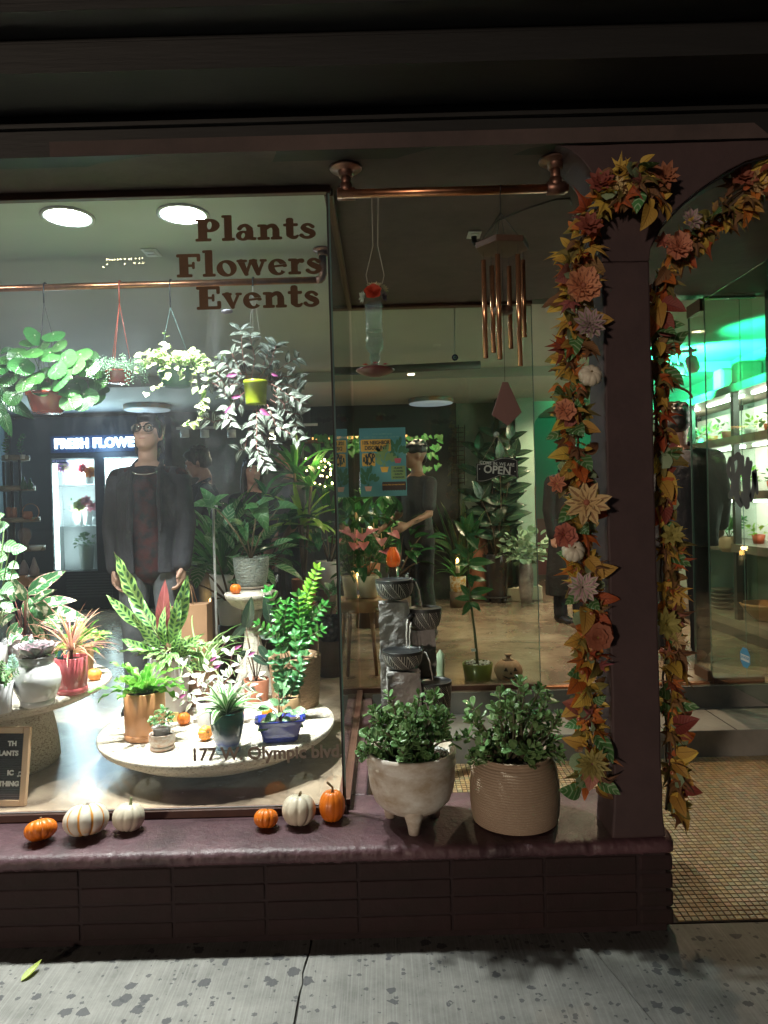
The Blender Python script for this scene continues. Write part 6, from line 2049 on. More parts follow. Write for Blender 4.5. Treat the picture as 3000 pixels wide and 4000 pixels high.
def ubowl(t, c, r, h, base=.45, straight=False, name='bowl'):
 """open bowl with a UV round it for the etched leaves, plus dark inside"""
 n, prof = 64, []
 k = 14
 for i in range(k + 1):
  q = i / k
  rr = r * (base + (1 - base) * sin(pi / 2 * q) ** .8) if not straight else r * (.86 + .14 * q)
  prof.append((rr, h * (q if straight else 1 - cos(pi / 2 * q) ** .9), q))
 vs, fs, uvs = [], [], []
 for rr, z, q in prof:
  for i in range(n + 1):
   a = 2 * pi * i / n
   vs.append((rr * cos(a), rr * sin(a), z)); uvs.append((i / n, q))
 for j in range(k):
  for i in range(n):
   b = j * (n + 1) + i
   fs.append((b, b + 1, b + n + 2, b + n + 1))
 me = bpy.data.meshes.new(name); me.from_pydata(vs, [], fs)
 ul = me.uv_layers.new(name='UVMap')
 for lp in me.loops: ul.data[lp.index].uv = uvs[lp.vertex_index]
 me.polygons.foreach_set('use_smooth', [True] * len(fs)); me.materials.append(M_etch)
 link(name, me, t, Matrix.Translation(c))
 MB().lathe([(r, h), (r * 1.0, h + .003), (r * .93, h + .003), (r * .85, h * .8), (r * .6, h * .55), (0, h * .5)], 48, c).build('bowl_inside', mat('charcoal_inside', (.02, .021, .023), .35), t)
 MB().lathe([(r * .86, 0), (0, .0006)], 40, c + V((0, 0, h * .84))).build('water', mat('still_water', (.012, .015, .018), .04, spec=.8), t)
 if not straight:
  MB().lathe([(r * base * .9, -.004), (r * base, 0)], 32, c).build('bowl_foot', mat('charcoal_inside'), t)
YFN = 3.45
fx = lambda px, py=2500, Y=YFN: P(px, py, Y).x
fz = lambda py, px=1600, Y=YFN: P(px, py, Y).z
t = thing('fountain', 'tiered stone fountain with four etched charcoal bowls and running water', 'fountain', (fx(1600), YFN, .03))
rock(MB(), fx(1484), fx(1600), YFN - .02, YFN + .10, .03, fz(2352), .008, 1).build('stone_column', M_rock, t)
rock(MB(), fx(1602), fx(1702), YFN + .0, YFN + .12, .03, fz(2462), .008, 2).build('stone_column', M_rock, t)
rock(MB(), fx(1508), fx(1632), YFN - .19, YFN - .035, .03, fz(2612, 1570, YFN - .1), .008, 3).build('stone_column', M_rock, t)
b1 = V((fx(1542, 2300), YFN + .04, fz(2340))); ubowl(t, b1, 76 * YFN / 2800, fz(2265) - fz(2338))
b2 = V((fx(1662, 2400), YFN + .04, fz(2462))); ubowl(t, b2, 66 * YFN / 2800, fz(2382) - fz(2462))
b3 = V((fx(1572, 2560, 3.36), YFN - .11, P(1570, 2607, YFN - .1).z)); ubowl(t, b3, 80 * 3.35 / 2800, .082)
b4 = V((fx(1698, 2700, 3.33), YFN - .12, P(1700, 2790, YFN - .12).z)); ubowl(t, b4, 68 * 3.33 / 2800, .155, straight=True)
M_wat = mat('running_water', (.75, .72, .66), .12, alpha=.45, spec=.8)
def stream(a, b, r=.004, wob=.003, throw=.5):
 pts = []
 for i in range(10):
  q = i / 9
  p = a.lerp(b, q ** throw)
  p.z = a.z + (b.z - a.z) * q ** 1.5
  pts.append(p + V((wob * sin(q * 17), 0, 0)))
 MB().tube(pts, [r * (1.5 - .7 * q_ / 9) for q_ in range(10)], 8).build('water_stream', M_wat, t)
for (ax, ay, bx, by, Ya, Yb, w_) in ((1612, 2272, 1650, 2388, YFN + .03, YFN + .03, .005), (1592, 2420, 1588, 2532, YFN - .04, YFN - .1, .006), (1606, 2432, 1600, 2534, YFN - .04, YFN - .1, .005), (1650, 2545, 1692, 2668, YFN - .06, YFN - .1, .006)):
 stream(P(ax, ay, Ya), P(bx, by, Yb), w_ * .5, .0012)
for (px, py, px2, py2, Y_) in ((1600, 2262, 1618, 2278, YFN + .03), (1615, 2400, 1592, 2424, YFN - .03), (1635, 2532, 1652, 2546, YFN - .08)):
 a, b = P(px, py, Y_), P(px2, py2, Y_)
 MB().tube([a, a.lerp(b, .5) + V((0, 0, .006)), b], [.012, .011, .009], 10).build('spout', mat('charcoal_inside'), t)
Yg = 4.0
g0 = P(1722, 2640, Yg)
t = thing('garden_figure', 'small pale green draped figure on the step behind the fountain', 'figure', V((g0.x, Yg, .21)))
gz = .052
g0 = V((g0.x, Yg, gz))
hgt = P(1722, 2535, Yg).z - gz
MB().lathe([(.04, 0), (.045, hgt * .1), (.034, hgt * .5), (.036, hgt * .72), (.02, hgt * .8), (.026, hgt * .88), (.022, hgt * .96), (0, hgt)], 24, g0, fn=lambda r, z, a: r * (1 + .08 * sin(5 * a + z * 30))).build('body', mat('pale_green_ceramic', (.35, .45, .3), .5), t)
# ---- behind the alcove pane: tree, jack-o-lantern, evil eye, open sign
M_olive = mat('olive_glaze', (.16, .18, .03), .3, c2=(.12, .14, .03), ns=5, coat=.4)
cT = P(1870, 2700, 4.86)
o = pot('young_tree', 'slim young magnolia tree in an olive pot of white pebbles behind the alcove pane', 1868, 2705, ZF, 118, 60, 44, M_olive, soil=.95, Y=4.95)
for ch in o.t.children: pass
gravel(o.c, o.rt * .9, o.zs + .006, o.t, M_gravel, 90, 4, sz=.007)
b0 = V((o.c.x, o.c.y, o.zs))
tp = [b0, P(1855, 2480, 4.95), P(1838, 2340, 4.95), P(1828, 2200, 4.95), P(1826, 2080, 4.95)]
MB().tube(tp, [.011, .009, .007, .005, .003], 8).build('trunk', mat('young_bark', (.09, .11, .05), .7), o.t)
mag = [leafmesh(L_dark, 'lance', .42, .2, .1, seed=i, n=8) for i in range(3)]
r = random.Random(17)
for (bx, by, tx, ty, s_) in ((1828, 2200, 1960, 2180, .19), (1828, 2210, 1930, 2225, .16), (1828, 2100, 1790, 2040, .16), (1828, 2110, 1870, 2020, .17), (1826, 2080, 1840, 1990, .17), (1830, 2150, 1785, 2150, .13), (1830, 2180, 1800, 2140, .15), (1828, 2160, 1870, 2100, .15), (1835, 2320, 1930, 2290, .17), (1835, 2330, 1905, 2330, .14), (1838, 2340, 1770, 2330, .12),
        (1832, 2260, 1900, 2260, .13), (1836, 2330, 1800, 2280, .12), (1828, 2090, 1900, 2060, .13), (1826, 2080, 1800, 2000, .13), (1830, 2200, 1770, 2200, .12), (1838, 2350, 1820, 2380, .12), (1838, 2350, 1880, 2380, .12), (1828, 2130, 1840, 2160, .14), (1826, 2090, 1870, 2140, .15), (1832, 2240, 1850, 2300, .12)):
 a, b = P(bx, by, 4.95), P(tx, ty, 4.95 + r.uniform(-.12, .05))
 leaf(mag[tx % 3], a, b - a, V((r.uniform(-.3, .3), -.8, .7)), s_, o.t)
MB().bbox(-.016, .016, 0, .002, 0, .02, .001).build('tag', M_white, o.t, mw=Matrix.Translation(P(1850, 2545, 4.87)))
Yj = 4.93
cj = P(1988, 2690, Yj); cj.z = ZF
M_clay = mat('painted_clay', (.42, .22, .13), .7, c2=(.38, .26, .16), ns=6)
t = thing('jack_o_lantern', 'small smiling clay jack-o-lantern with a stalk lid on the shop floor', 'ornament', cj)
rj = 56 * Yj / 2800
hj = P(1988, 2575, Yj).z - ZF
body = MB().lathe([(rj * .5, .0005), (rj * .8, hj * .08), (rj * 1.0, hj * .4), (rj * .93, hj * .68), (rj * .62, hj * .93), (rj * .2, hj)], 64, cj, fn=lambda r, z, a: r * (1 - .05 + .05 * abs(sin(5 * a)) ** .5)).build('body', M_clay, t)
MB().lathe([(rj * .42, hj * .97), (rj * .36, hj * 1.02), (rj * .16, hj * 1.04), (rj * .14, hj * 1.16), (rj * .26, hj * 1.2), (rj * .24, hj * 1.26), (0, hj * 1.27)], 32, cj).build('lid', M_clay, t)
mh = mat('dark_hole', (.01, .008, .006), .9)
def face(pts, nm):
 """thin dark inlay following the belly"""
 k = len(pts)
 vs = []
 for off in (1.015, .97):
  for u, w in pts:
   z = hj * w
   rr = rj * (1.0 - .9 * (w - .42) ** 2) * off
   a = -pi / 2 + u
   vs.append((cj.x + rr * cos(a), cj.y + rr * sin(a), cj.z + z))
 fs = [tuple(range(k)), tuple(range(2 * k - 1, k - 1, -1))] + [(i, (i + 1) % k, k + (i + 1) % k, k + i) for i in range(k)]
 MB().add(vs, fs).build(nm, mh, t)
face([(-.5, .56), (-.2, .56), (-.35, .74)], 'eye'); face([(.2, .56), (.5, .56), (.35, .74)], 'eye'); face([(-.1, .42), (.1, .42), (0, .56)], 'nose')
face([(-.6, .36), (-.4, .26), (-.2, .2), (0, .18), (.2, .2), (.4, .26), (.6, .36), (.4, .31), (.2, .27), (0, .25), (-.2, .27), (-.4, .31)], 'mouth')
Ye = 4.72
t = thing('evil_eye_charm', 'blue glass evil eye charm on a beaded string behind the alcove pane', 'charm', P(1776, 1403, Ye))
mb = MB()
for i in range(14):
 mb.ball(P(1775, 1298 + i * 6.3, Ye), .0045 if i % 3 else .006, 6, 4)
mb.build('beads', mat('pale_beads', (.5, .52, .5), .3), t)
MB().tube([P(1773, 1205, Ye), P(1775, 1298, Ye)], .0022, 5).tube([P(1777, 1205, Ye), P(1777, 1298, Ye)], .0022, 5).build('cord', mat('pale_beads'), t)
q = P(1777, 1397, Ye)
for rr, cc_, d_ in ((.021, (.01, .015, .12), 0), (.011, (.35, .55, .6), .003), (.006, (.01, .02, .05), .005)):
 MB().lathe([(0, 0), (rr, 0), (rr, .004), (0, .004)], 24).build('eye_disc', mat('eye%d' % int(rr * 1000), cc_, .15, coat=.5), t, mw=Matrix.Translation(q + V((0, -d_, 0))) @ Matrix.Rotation(pi / 2, 4, 'X'))
Ys = 4.66
so = P(1942, 1830, Ys)
t = thing('open_sign', 'black ribbon shaped COME IN, WE ARE OPEN sign hung from a suction cup', 'sign', so)
W_ = 158 * Ys / 2800; Hs = 74 * Ys / 2800
def rib_poly(g=0):
 pts = []
 n = 14
 for i in range(n + 1):
  x = -.5 + i / n
  pts.append((x * W_ * (1 + g), Hs * (.40 + .16 * sin((x + .1) * 5.2)) + g * Hs))
 for i in range(n + 1):
  x = .5 - i / n
  pts.append((x * W_ * (1 + g), -Hs * (.50 - .16 * sin((x + .1) * 5.2)) - g * Hs))
 return [(so.x + a, so.z + b) for a, b in pts]
M_sblk = mat('sign_black', (.015, .015, .017), .5)
M_swh = mat('sign_chalk', (.55, .55, .52), .6)
MB().prism(rib_poly(.03), 'y', Ys - .001, Ys + .003).build('board', M_sblk, t)
op = rib_poly(-.02)
mb = MB().tube([V((a, Ys - .0015, b)) for a, b in op + [op[0]]], .0012, 5)
mb.build('border', M_swh, t)
rt_ = (pi / 2, radians(-3), 0)
txt('word', 'COME IN, WE ARE', .030, (so.x - .0, Ys - .0022, so.z + .030), M_swh, t, rot=(pi / 2, radians(6), 0), off=.0004, sx=.92)
txt('word', 'OPEN', .072, (so.x, Ys - .0022, so.z - .012), M_swh, t, rot=(pi / 2, radians(6), 0), off=.0016, sx=.95)
for sx_ in (-.115, .115):
 MB().ball((so.x + sx_, Ys - .002, so.z - .012 - sx_ * .1), .004, 6, 4).build('dot', M_swh, t)
cup = P(1941, 1696, Ys)
MB().lathe([(.018, .0), (.019, .004), (.008, .008), (.005, .016), (0, .017)], 20).build('suction_cup', mat('clear_rubber', (.5, .55, .52), .15, alpha=.6), t, mw=Matrix.Translation(cup + V((0, .024, 0))) @ Matrix.Rotation(pi / 2, 4, 'X'))
for sx_ in (-1, 1):
 MB().tube([cup + V((0, 0, -.01)), V((so.x + sx_ * .09, Ys, so.z + Hs * .5))], .0014, 5).build('string', mat('twine', (.3, .26, .18), .8), t)
# ---- wind chime and feeder on the outer rail
M_tube = mat('bronze_tube', (.66, .34, .19), .2, .82, c2=(.5, .26, .14), ns=4)
M_walnut = mat('walnut', (.11, .06, .04), .5, c2=(.07, .04, .025), ns=12, stretch=(1, .15, 1))
cy_ = RY
cW = P(1962, 965, cy_)
t = thing('wind_chime', 'copper tube wind chime with a walnut hexagon top and a kite shaped sail', 'wind chime', P(1980, 1655, cy_))
hexp = [(cW.x + .105 * cos(radians(60 * k + 8)), cy_ + .105 * sin(radians(60 * k + 8))) for k in range(6)]
zt1 = P(1962, 950, cy_).z
mbx = MB().prism(hexp, 'z', zt1 - .024, zt1)
ob = mbx.build('hexagon_top', M_walnut, t)
bv = ob.modifiers.new('bevel', 'BEVEL'); bv.width = .003; bv.segments = 2
apx = P(1955, 830, cy_)
knot = V((apx.x, cy_, apx.z))
mb = MB()
for k in range(6):
 a = radians(60 * k + 8)
 mb.tube([knot, V((cW.x + .085 * cos(a), cy_ + .085 * sin(a), zt1))], .0011, 5)
mb.tube([V((knot.x, cy_, RZ - .016)), knot], .0025, 6)
mb.tube([V((knot.x, cy_ + .018 * cos(a_), RZ + .018 * sin(a_))) for a_ in [2 * pi * i / 10 for i in range(11)]], .002, 5)
mb.build('cord', M_blackgap, t)
tubes = [(1888, 1017, 1399, .02), (1920, 1039, 1378, .07), (1943, 994, 1404, -.07), (1988, 1041, 1362, .08), (2022, 994, 1430, -.05), (2042, 1017, 1317, .03)]
for px, y0, y1, dy in tubes:
 a, b = P(px, y0, cy_ + dy), P(px, y1, cy_ + dy)
 MB().tube([V((a.x, a.y, a.z)), V((a.x, a.y, b.z))], .0098, 20).build('tube', M_tube, t)
 MB().tube([V((a.x, a.y, a.z)), V((a.x, a.y, zt1 - .02))], .0009, 4).build('tube_cord', M_blackgap, t)
sk = P(1965, 1225, cy_)
MB().lathe([(0, 0), (.034, 0), (.038, .006), (.038, .018), (.034, .024), (0, .024)], 28, sk).build('striker', M_walnut, t)
sa = P(1972, 1490, cy_)
MB().tube([V((sk.x, cy_, zt1)), V((sk.x + .002, cy_, sk.z)), sa + V((0, 0, 0))], .0011, 4).build('sail_cord', M_blackgap, t)
kp = [P(x, y, cy_) for x, y in ((1962, 1492), (1984, 1492), (2038, 1610), (1984, 1664), (1921, 1620))]
ob = MB().prism([(p.x, p.z) for p in kp], 'y', cy_ - .003, cy_ + .003).build('sail', mat('sail_wood', (.19, .10, .09), .6, c2=(.16, .085, .075), ns=10, stretch=(1, 1, .2)), t)
bv = ob.modifiers.new('bevel', 'BEVEL'); bv.width = .002; bv.segments = 2
cF = P(1466, 1440, cy_)
t = thing('bird_feeder', 'glass bottle hummingbird feeder with silk flowers on top and a red dish', 'bird feeder', cF)
zz = lambda py: P(1466, py, cy_).z
s = cy_ / 2800
M_bot = glassmat('bottle_glass', (.80, .90, .84), 2.6, .5)  # milky film stands in for background light showing through the bottle
pf = [(31, 1182), (33, 1188), (33, 1200), (30, 1204), (33, 1212), (33, 1225), (31, 1230), (32, 1285), (34, 1288), (34, 1294), (31, 1298), (31, 1322), (35, 1325), (34, 1334), (31, 1338), (34, 1345), (34, 1358), (30, 1368), (20, 1378), (17, 1384), (21, 1392), (22, 1402), (15, 1415), (15, 1425)]
MB().lathe([(r_ * s, zz(py)) for r_, py in reversed(pf)], 40, (cF.x, cy_, 0), closed=True).build('bottle', M_bot, t)
MB().lathe([(28 * s, zz(1293)), (28 * s, zz(1291)), (0, zz(1290.5))], 30, (cF.x, cy_, 0)).build('nectar_surface', mat('nectar', (.5, .55, .5), .1, alpha=.35), t)
M_dish = mat('maroon_dish', (.17, .05, .05), .3, c2=(.13, .045, .04), ns=6)
MB().lathe([(20 * s, zz(1470)), (50 * s, zz(1462)), (70 * s, zz(1452)), (76 * s, zz(1447)), (74 * s, zz(1444)), (45 * s, zz(1434)), (14 * s, zz(1425))], 48, (cF.x, cy_, 0)).build('dish', M_dish, t)
fl_red = leafmat('silk_red', (.50, .03, .04), (.4, .02, .03), rough=.6, trans=.2)
fl_cream = leafmat('silk_cream', (.72, .66, .42), (.65, .58, .36), rough=.6, trans=.2)
fl_mauve = leafmat('silk_mauve', (.28, .18, .24), (.2, .14, .18), rough=.6, trans=.2)
def flower(name, m, c, r, d, parent, layers=3, pet=9, w=.5, shape='ovate', cup=.9, seed=0, center=None, curl=-.25):
 """one blossom as one mesh, facing d"""
 rr = random.Random(seed)
 me0 = leafmesh(m, shape, w, curl, .18, n=5, k=2, seed=3, name='petal')
 src = [v.co.copy() for v in me0.vertices]
 fsrc = [tuple(p.vertices) for p in me0.polygons]
 d = V(d).normalized()
 base = omat((0, 0, 0), d.orthogonal(), d).to_3x3()
 vs, fs, uvs = [], [], []
 usrc = [None] * len(src)
 for p in me0.polygons:
  for li in p.loop_indices: usrc[me0.loops[li].vertex_index] = me0.uv_layers[0].data[li].uv.copy()
 for L in range(layers):
  k = max(4, int(pet * (1 - .12 * L)))
  e = .05 + cup * (L / max(1, layers)) ** 1.0
  sc_ = r * (1 - .24 * L)
  for i in range(k):
   a = 2 * pi * (i + .5 * (L % 2)) / k + rr.uniform(-.1, .1)
   ee = e + rr.uniform(-.1, .1)
   dd = V((cos(a) * cos(ee), sin(a) * cos(ee), sin(ee)))
   M4 = omat(V((cos(a), sin(a), 0)) * r * .06 + V((0, 0, r * .05 * L)), dd, V((0, 0, 1)) - V((cos(a), sin(a), 0)) * .2, sc_ * rr.uniform(.88, 1.08))
   b = len(vs)
   vs += [base @ (M4 @ q) + V(c) for q in src]
   uvs += usrc
   fs += [tuple(i_ + b for i_ in f) for f in fsrc]
 me = bpy.data.meshes.new(name); me.from_pydata([tuple(v) for v in vs], [], fs)
 ul = me.uv_layers.new(name='UVMap')
 for lp in me.loops: ul.data[lp.index].uv = uvs[lp.vertex_index]
 me.polygons.foreach_set('use_smooth', [True] * len(fs)); me.materials.append(m)
 o = link(name, me, parent)
 if center is not None:
  MB().ball(V(c) + d * r * .18, r * .14, 8, 5).build('flower_eye', center, parent)
 return o
flower('silk_flower', fl_cream, P(1462, 1120, cy_ - .01), .034, (0, -.5, 1), t, 4, 14, .3, seed=1)
flower('silk_flower', fl_red, P(1458, 1142, cy_ - .035), .035, (-.1, -1, .3), t, 4, 8, .8, 'round', seed=2)
flower('silk_flower', fl_mauve, P(1497, 1160, cy_ - .01), .022, (.8, -.7, .1), t, 3, 8, .5, seed=3)
flower('silk_flower', fl_cream, P(1498, 1128, cy_ - .005), .022, (.8, -.6, .5), t, 3, 10, .4, seed=5)
flower('silk_flower', leafmat('silk_sage', (.4, .5, .4), (.5, .55, .45), rough=.6), P(1420, 1160, cy_ - .01), .026, (-1, -.6, 0), t, 3, 7, .5, seed=4)
for i, px in enumerate((1428, 1466, 1505)):
 flower('port_flower', fl_red, V((P(px, 1432, cy_).x, cy_ - (.05 if i == 1 else .02), zz(1430))), .014, (0, -.2, 1), t, 2, 6, .6, seed=i)
wr_ = mat('jute_cord', (.36, .33, .28), .8)
hx = P(1466, 790, cy_).x
MB().tube([V((hx - .013, cy_, RZ)), P(1457, 960, cy_), P(1430, 1075, cy_), P(1437, 1110, cy_)], .0017, 6).tube([V((hx + .012, cy_, RZ)), P(1476, 960, cy_), P(1501, 1075, cy_), P(1493, 1108, cy_)], .0017, 6).build('cord', wr_, t)
# ------------------------------------------------------------------ garlands
G_or = leafmat('autumn_orange', (.60, .17, .03), (.45, .10, .03), mid=(.3, .08, .03), rough=.6, trans=.2, jit=.5)
G_rd = leafmat('autumn_red', (.36, .10, .06), (.26, .07, .04), mid=(.2, .04, .03), rough=.6, trans=.2, jit=.5)
G_ye = leafmat('autumn_yellow', (.70, .46, .09), (.58, .34, .07), mid=(.35, .2, .04), rough=.6, trans=.25, jit=.4)
G_br = leafmat('autumn_brown', (.26, .13, .05), (.18, .09, .04), mid=(.12, .06, .03), rough=.7, trans=.15, jit=.5)
G_ol = leafmat('autumn_olive', (.24, .20, .05), (.18, .14, .04), mid=(.12, .1, .03), rough=.7, trans=.15, jit=.4)
G_pk = leafmat('autumn_rose', (.48, .13, .14), (.4, .2, .12), mid=(.3, .08, .08), rough=.6, trans=.2, jit=.3)
G_gr = leafmat('garland_green', (.09, .25, .07), (.07, .18, .06), vein=(.3, .45, .25), vf=5, vt=.6, rough=.5, trans=.15)
G_sg = leafmat('garland_sage', (.32, .42, .26), (.25, .34, .2), rough=.6, trans=.15)
G_rf = leafmat('raffia', (.36, .22, .12), (.28, .17, .09), vein=(.2, .12, .07), vf=1, rough=.8)
F_pe = leafmat('silk_peach', (.70, .30, .18), (.60, .22, .13), mid=(.35, .12, .08), mw=.2, rough=.6, trans=.2)
F_cr = leafmat('silk_buff', (.80, .62, .32), (.70, .50, .24), mid=(.4, .24, .12), mw=.25, rough=.6, trans=.2)
F_mv = leafmat('silk_dusty_pink', (.75, .58, .54), (.38, .36, .26), edge=(.58, .38, .44), ew=.6, mid=(.3, .32, .2), mw=.25, rough=.6, trans=.2)
F_ol = leafmat('silk_olive', (.42, .36, .12), (.32, .26, .08), rough=.6, trans=.2)
F_rs = leafmat('silk_rust', (.42, .14, .08), (.3, .09, .06), rough=.6, trans=.2)
lm = {'or': [palmate(G_or, 5, .9, 1), palmate(G_or, 3, .8, 11, curl=.5), leafmesh(G_or, 'ovate', .62, .35, .18, seed=1), leafmesh(G_or, 'ovate', .5, .6, .2, wavy=.05, seed=2)],
  'rd': [palmate(G_rd, 5, .9, 2), leafmesh(G_rd, 'ovate', .68, .35, .18, seed=3), leafmesh(G_rd, 'ovate', .55, .6, .25, wavy=.06, seed=4)],
  'ye': [palmate(G_ye, 5, .8, 3), leafmesh(G_ye, 'ovate', .6, .4, .2, seed=5)], 'br': [palmate(G_br, 5, .9, 4, curl=.35), leafmesh(G_br, 'ovate', .55, .5, .25, wavy=.08, seed=6)],
  'ol': [palmate(G_ol, 5, .9, 5), leafmesh(G_ol, 'ovate', .5, .4, .2, seed=7)], 'pk': [palmate(G_pk, 5, .8, 6), leafmesh(G_pk, 'ovate', .72, .3, .15, seed=8)],
  'gr': [leafmesh(G_gr, 'ovate', .62, .25, .12, seed=9)], 'sg': [leafmesh(G_sg, 'round', .9, .2, .1, seed=1)]}
rg = random.Random(77)
def garland(t, path, n, wpx, weights, berries=8, seed=1, facing=-1, rafts=5, cap=290, side=None, smin=.06, smax=.125):
 """path: list of (px,py,Y); n leaves scattered about it within wpx"""
 r = random.Random(seed)
 pts = [V((a, b, c)) for a, b, c in path]
 wp = [P(*p) for p in path]
 vine = MB()
 for k in range(3):
  vine.tube([p + V((r.uniform(-.014, .014), r.uniform(-.01, .01), r.uniform(-.01, .01))) for p in wp], r.uniform(.0035, .006), 6)
 tag(vine.build('vine', M_stemb, t), kind='stuff')
 keys = [k for k, w in weights.items() for _ in range(w)]
 L = len(pts) - 1
 cum = [0]
 for a, b in zip(wp, wp[1:]): cum.append(cum[-1] + (b - a).length)
 stems = MB()
 for i in range(n):
  sdist = cum[-1] * (i + r.random()) / n
  j = max(q for q in range(L) if cum[q] <= sdist + 1e-9)
  f = (sdist - cum[j]) / max(1e-6, cum[j + 1] - cum[j])
  b = pts[j].lerp(pts[j + 1], f)
  root = P(b.x, b.y, b.z)
  ww = wpx * (.35 + .65 * r.random())
  ang = r.uniform(0, 2 * pi) if side is None else r.uniform(*side)
  kx = cos(ang) * ww * .62; kz = sin(ang) * ww * .8
  q = P(b.x + kx, b.y - kz, b.z - r.uniform(0, .07))
  k = r.choice(keys)
  d = (q - root)
  d = (d.normalized() + V((r.uniform(-.5, .5), r.uniform(-.5, .2), r.uniform(-.8, .3)))).normalized()
  nn = V((r.uniform(-.7, .7), -1, r.uniform(-.2, .9)))
  s = r.uniform(smin, smax) * (.6 if k in ('sg',) else 1)
  st0 = root.lerp(q, .55)
  if i % 3 == 0: stems.tube([root, st0], .0013, 4)
  leaf(r.choice(lm[k]), st0, d, nn, s, t)
 tag(stems.build('stems', M_stemb, t), kind='stuff')
 for kk, mm in (('ye', G_ye), ('br', G_br), ('or', G_or), ('ol', G_ol)):
  it = []
  for i in range(110):
   j = r.randrange(L); b = pts[j].lerp(pts[j + 1], r.random())
   a = r.uniform(0, 2 * pi) if side is None else r.uniform(*side)
   rad_ = r.random() ** .6 * wpx * .5
   q = P(b.x + cos(a) * rad_, b.y - sin(a) * rad_, b.z + r.uniform(-.04, .03))
   it.append(omat(q, (cos(a) + r.uniform(-.6, .6), r.uniform(-.7, .1), sin(a) + r.uniform(-.8, .3)), V((r.uniform(-.7, .7), -1, r.uniform(-.3, .9))), r.uniform(.03, .065)))
  joined('small_leaves', it, mm, t, lm[kk][-1])
 Mb_ = mat('berry_red', (.30, .04, .04), .2, coat=.5, c2=(.45, .25, .08), ns=60, amt=.3)
 for i in range(berries):
  j = r.randrange(L); b = pts[j].lerp(pts[j + 1], r.random())
  MB().ball(P(b.x + r.uniform(-40, 40), b.y + r.uniform(-30, 30), b.z - .06), r.uniform(.008, .012), 10, 7).build('berry', Mb_, t)
 for i in range(rafts):
  j = r.randrange(L); b = pts[j].lerp(pts[j + 1], r.random())
  p0 = P(b.x, b.y, b.z - .04)
  ribbon(G_rf, arc(p0, r.choice((0, pi)) + r.uniform(-.6, .6), r.uniform(-.6, .8), r.uniform(.1, .18), r.uniform(1, 2.5), 8), r.uniform(.012, .03), t, 'raffia')
YG = 2.66
gl = thing('autumn_garland', 'autumn leaf garland with white pumpkins down the left side of the pillar', 'garland', P(2300, 3120, YG), 'autumn garlands on the arch')
pathL = [(2560, 800, 2.60), (2500, 690, 2.60), (2420, 700, 2.60), (2360, 770, 2.62), (2310, 860, YG), (2262, 960, YG), (2235, 1060, YG), (2250, 1180, YG), (2255, 1300, YG), (2235, 1440, YG), (2225, 1560, YG), (2245, 1700, YG), (2262, 1850, YG), (2275, 2000, YG), (2270, 2160, YG), (2290, 2300, YG), (2300, 2440, YG), (2305, 2560, YG), (2292, 2700, YG), (2300, 2850, YG), (2310, 2980, YG), (2300, 3080, YG)]
garland(gl, pathL, 290, 95, {'or': 4, 'rd': 1, 'ye': 6, 'br': 3, 'ol': 3, 'pk': 2, 'gr': 2, 'sg': 3}, 9, 5)
gr = thing('autumn_garland', 'autumn leaf garland along the arch and down behind the right edge of the pillar', 'garland', P(2600, 3150, 2.8), 'autumn garlands on the arch')
pathR = [(3080, 680, 2.70), (2950, 720, 2.72), (2860, 790, 2.74), (2780, 860, 2.76), (2710, 920, 2.78), (2650, 965, 2.8), (2600, 1020, 2.8), (2560, 1120, 2.82), (2552, 1300, 2.82), (2560, 1500, 2.82), (2565, 1700, 2.82), (2568, 1900, 2.82), (2580, 2100, 2.82), (2590, 2300, 2.82), (2600, 2480, 2.82), (2600, 2650, 2.82), (2605, 2800, 2.82), (2612, 2950, 2.82), (2620, 3080, 2.82), (2618, 3160, 2.82)]
garland(gr, pathR, 260, 85, {'or': 4, 'rd': 1, 'ye': 6, 'br': 4, 'ol': 3, 'pk': 1, 'gr': 2, 'sg': 1}, 8, 9, side=(-1.4, 1.4))
hp = MB().tube([P(x, y, 2.645) for x, y in ((2518, 1250), (2519, 1103), (2531, 982), (2579, 892), (2664, 801), (2754, 731), (2904, 641), (3000, 617), (3090, 605))], .004, 6)
hp.build('wire', M_blackgap, gr)
MB().tube([P(x, y, 2.62) for x, y in ((2335, 880), (2365, 825), (2400, 785), (2440, 750))], .004, 6).build('wire', M_blackgap, gl)
s = YG / 2800
for (m_, px, py, rp, lay, pet, w_, shp, ce_) in ((F_pe, 2275, 1120, 62, 5, 10, .55, 'spoon', 1), (F_mv, 2305, 1268, 54, 5, 11, .5, 'ovate', 0), (F_cr, 2290, 1965, 74, 5, 9, .5, 'ovate', 1), (F_mv, 2275, 2295, 54, 5, 11, .5, 'ovate', 0),
            (F_rs, 2335, 2490, 46, 5, 8, .75, 'spoon', 0), (F_ol, 2312, 2985, 56, 5, 14, .3, 'lance', 0), (F_cr, 2400, 745, 42, 5, 12, .35, 'lance', 0), (F_rs, 2345, 715, 44, 3, 9, .6, 'ovate', 0), (F_rs, 2300, 880, 44, 3, 9, .6, 'ovate', 0), (F_pe, 2205, 1602, 36, 3, 7, .8, 'round', 0),
            (F_pe, 2175, 1890, 34, 3, 7, .6, 'ovate', 0), (F_pe, 2205, 2090, 40, 3, 7, .8, 'round', 0), (F_rs, 2600, 690, 46, 3, 10, .5, 'ovate', 0)):
 flower('flower', m_, P(px, py, YG - .09), rp * s * 1.22, (rg.uniform(-.25, .1), -1, rg.uniform(0, .3)), gl, lay, pet, w_, shp, seed=px, center=mat('flower_heart', (.34, .12, .07), .8) if ce_ else None)
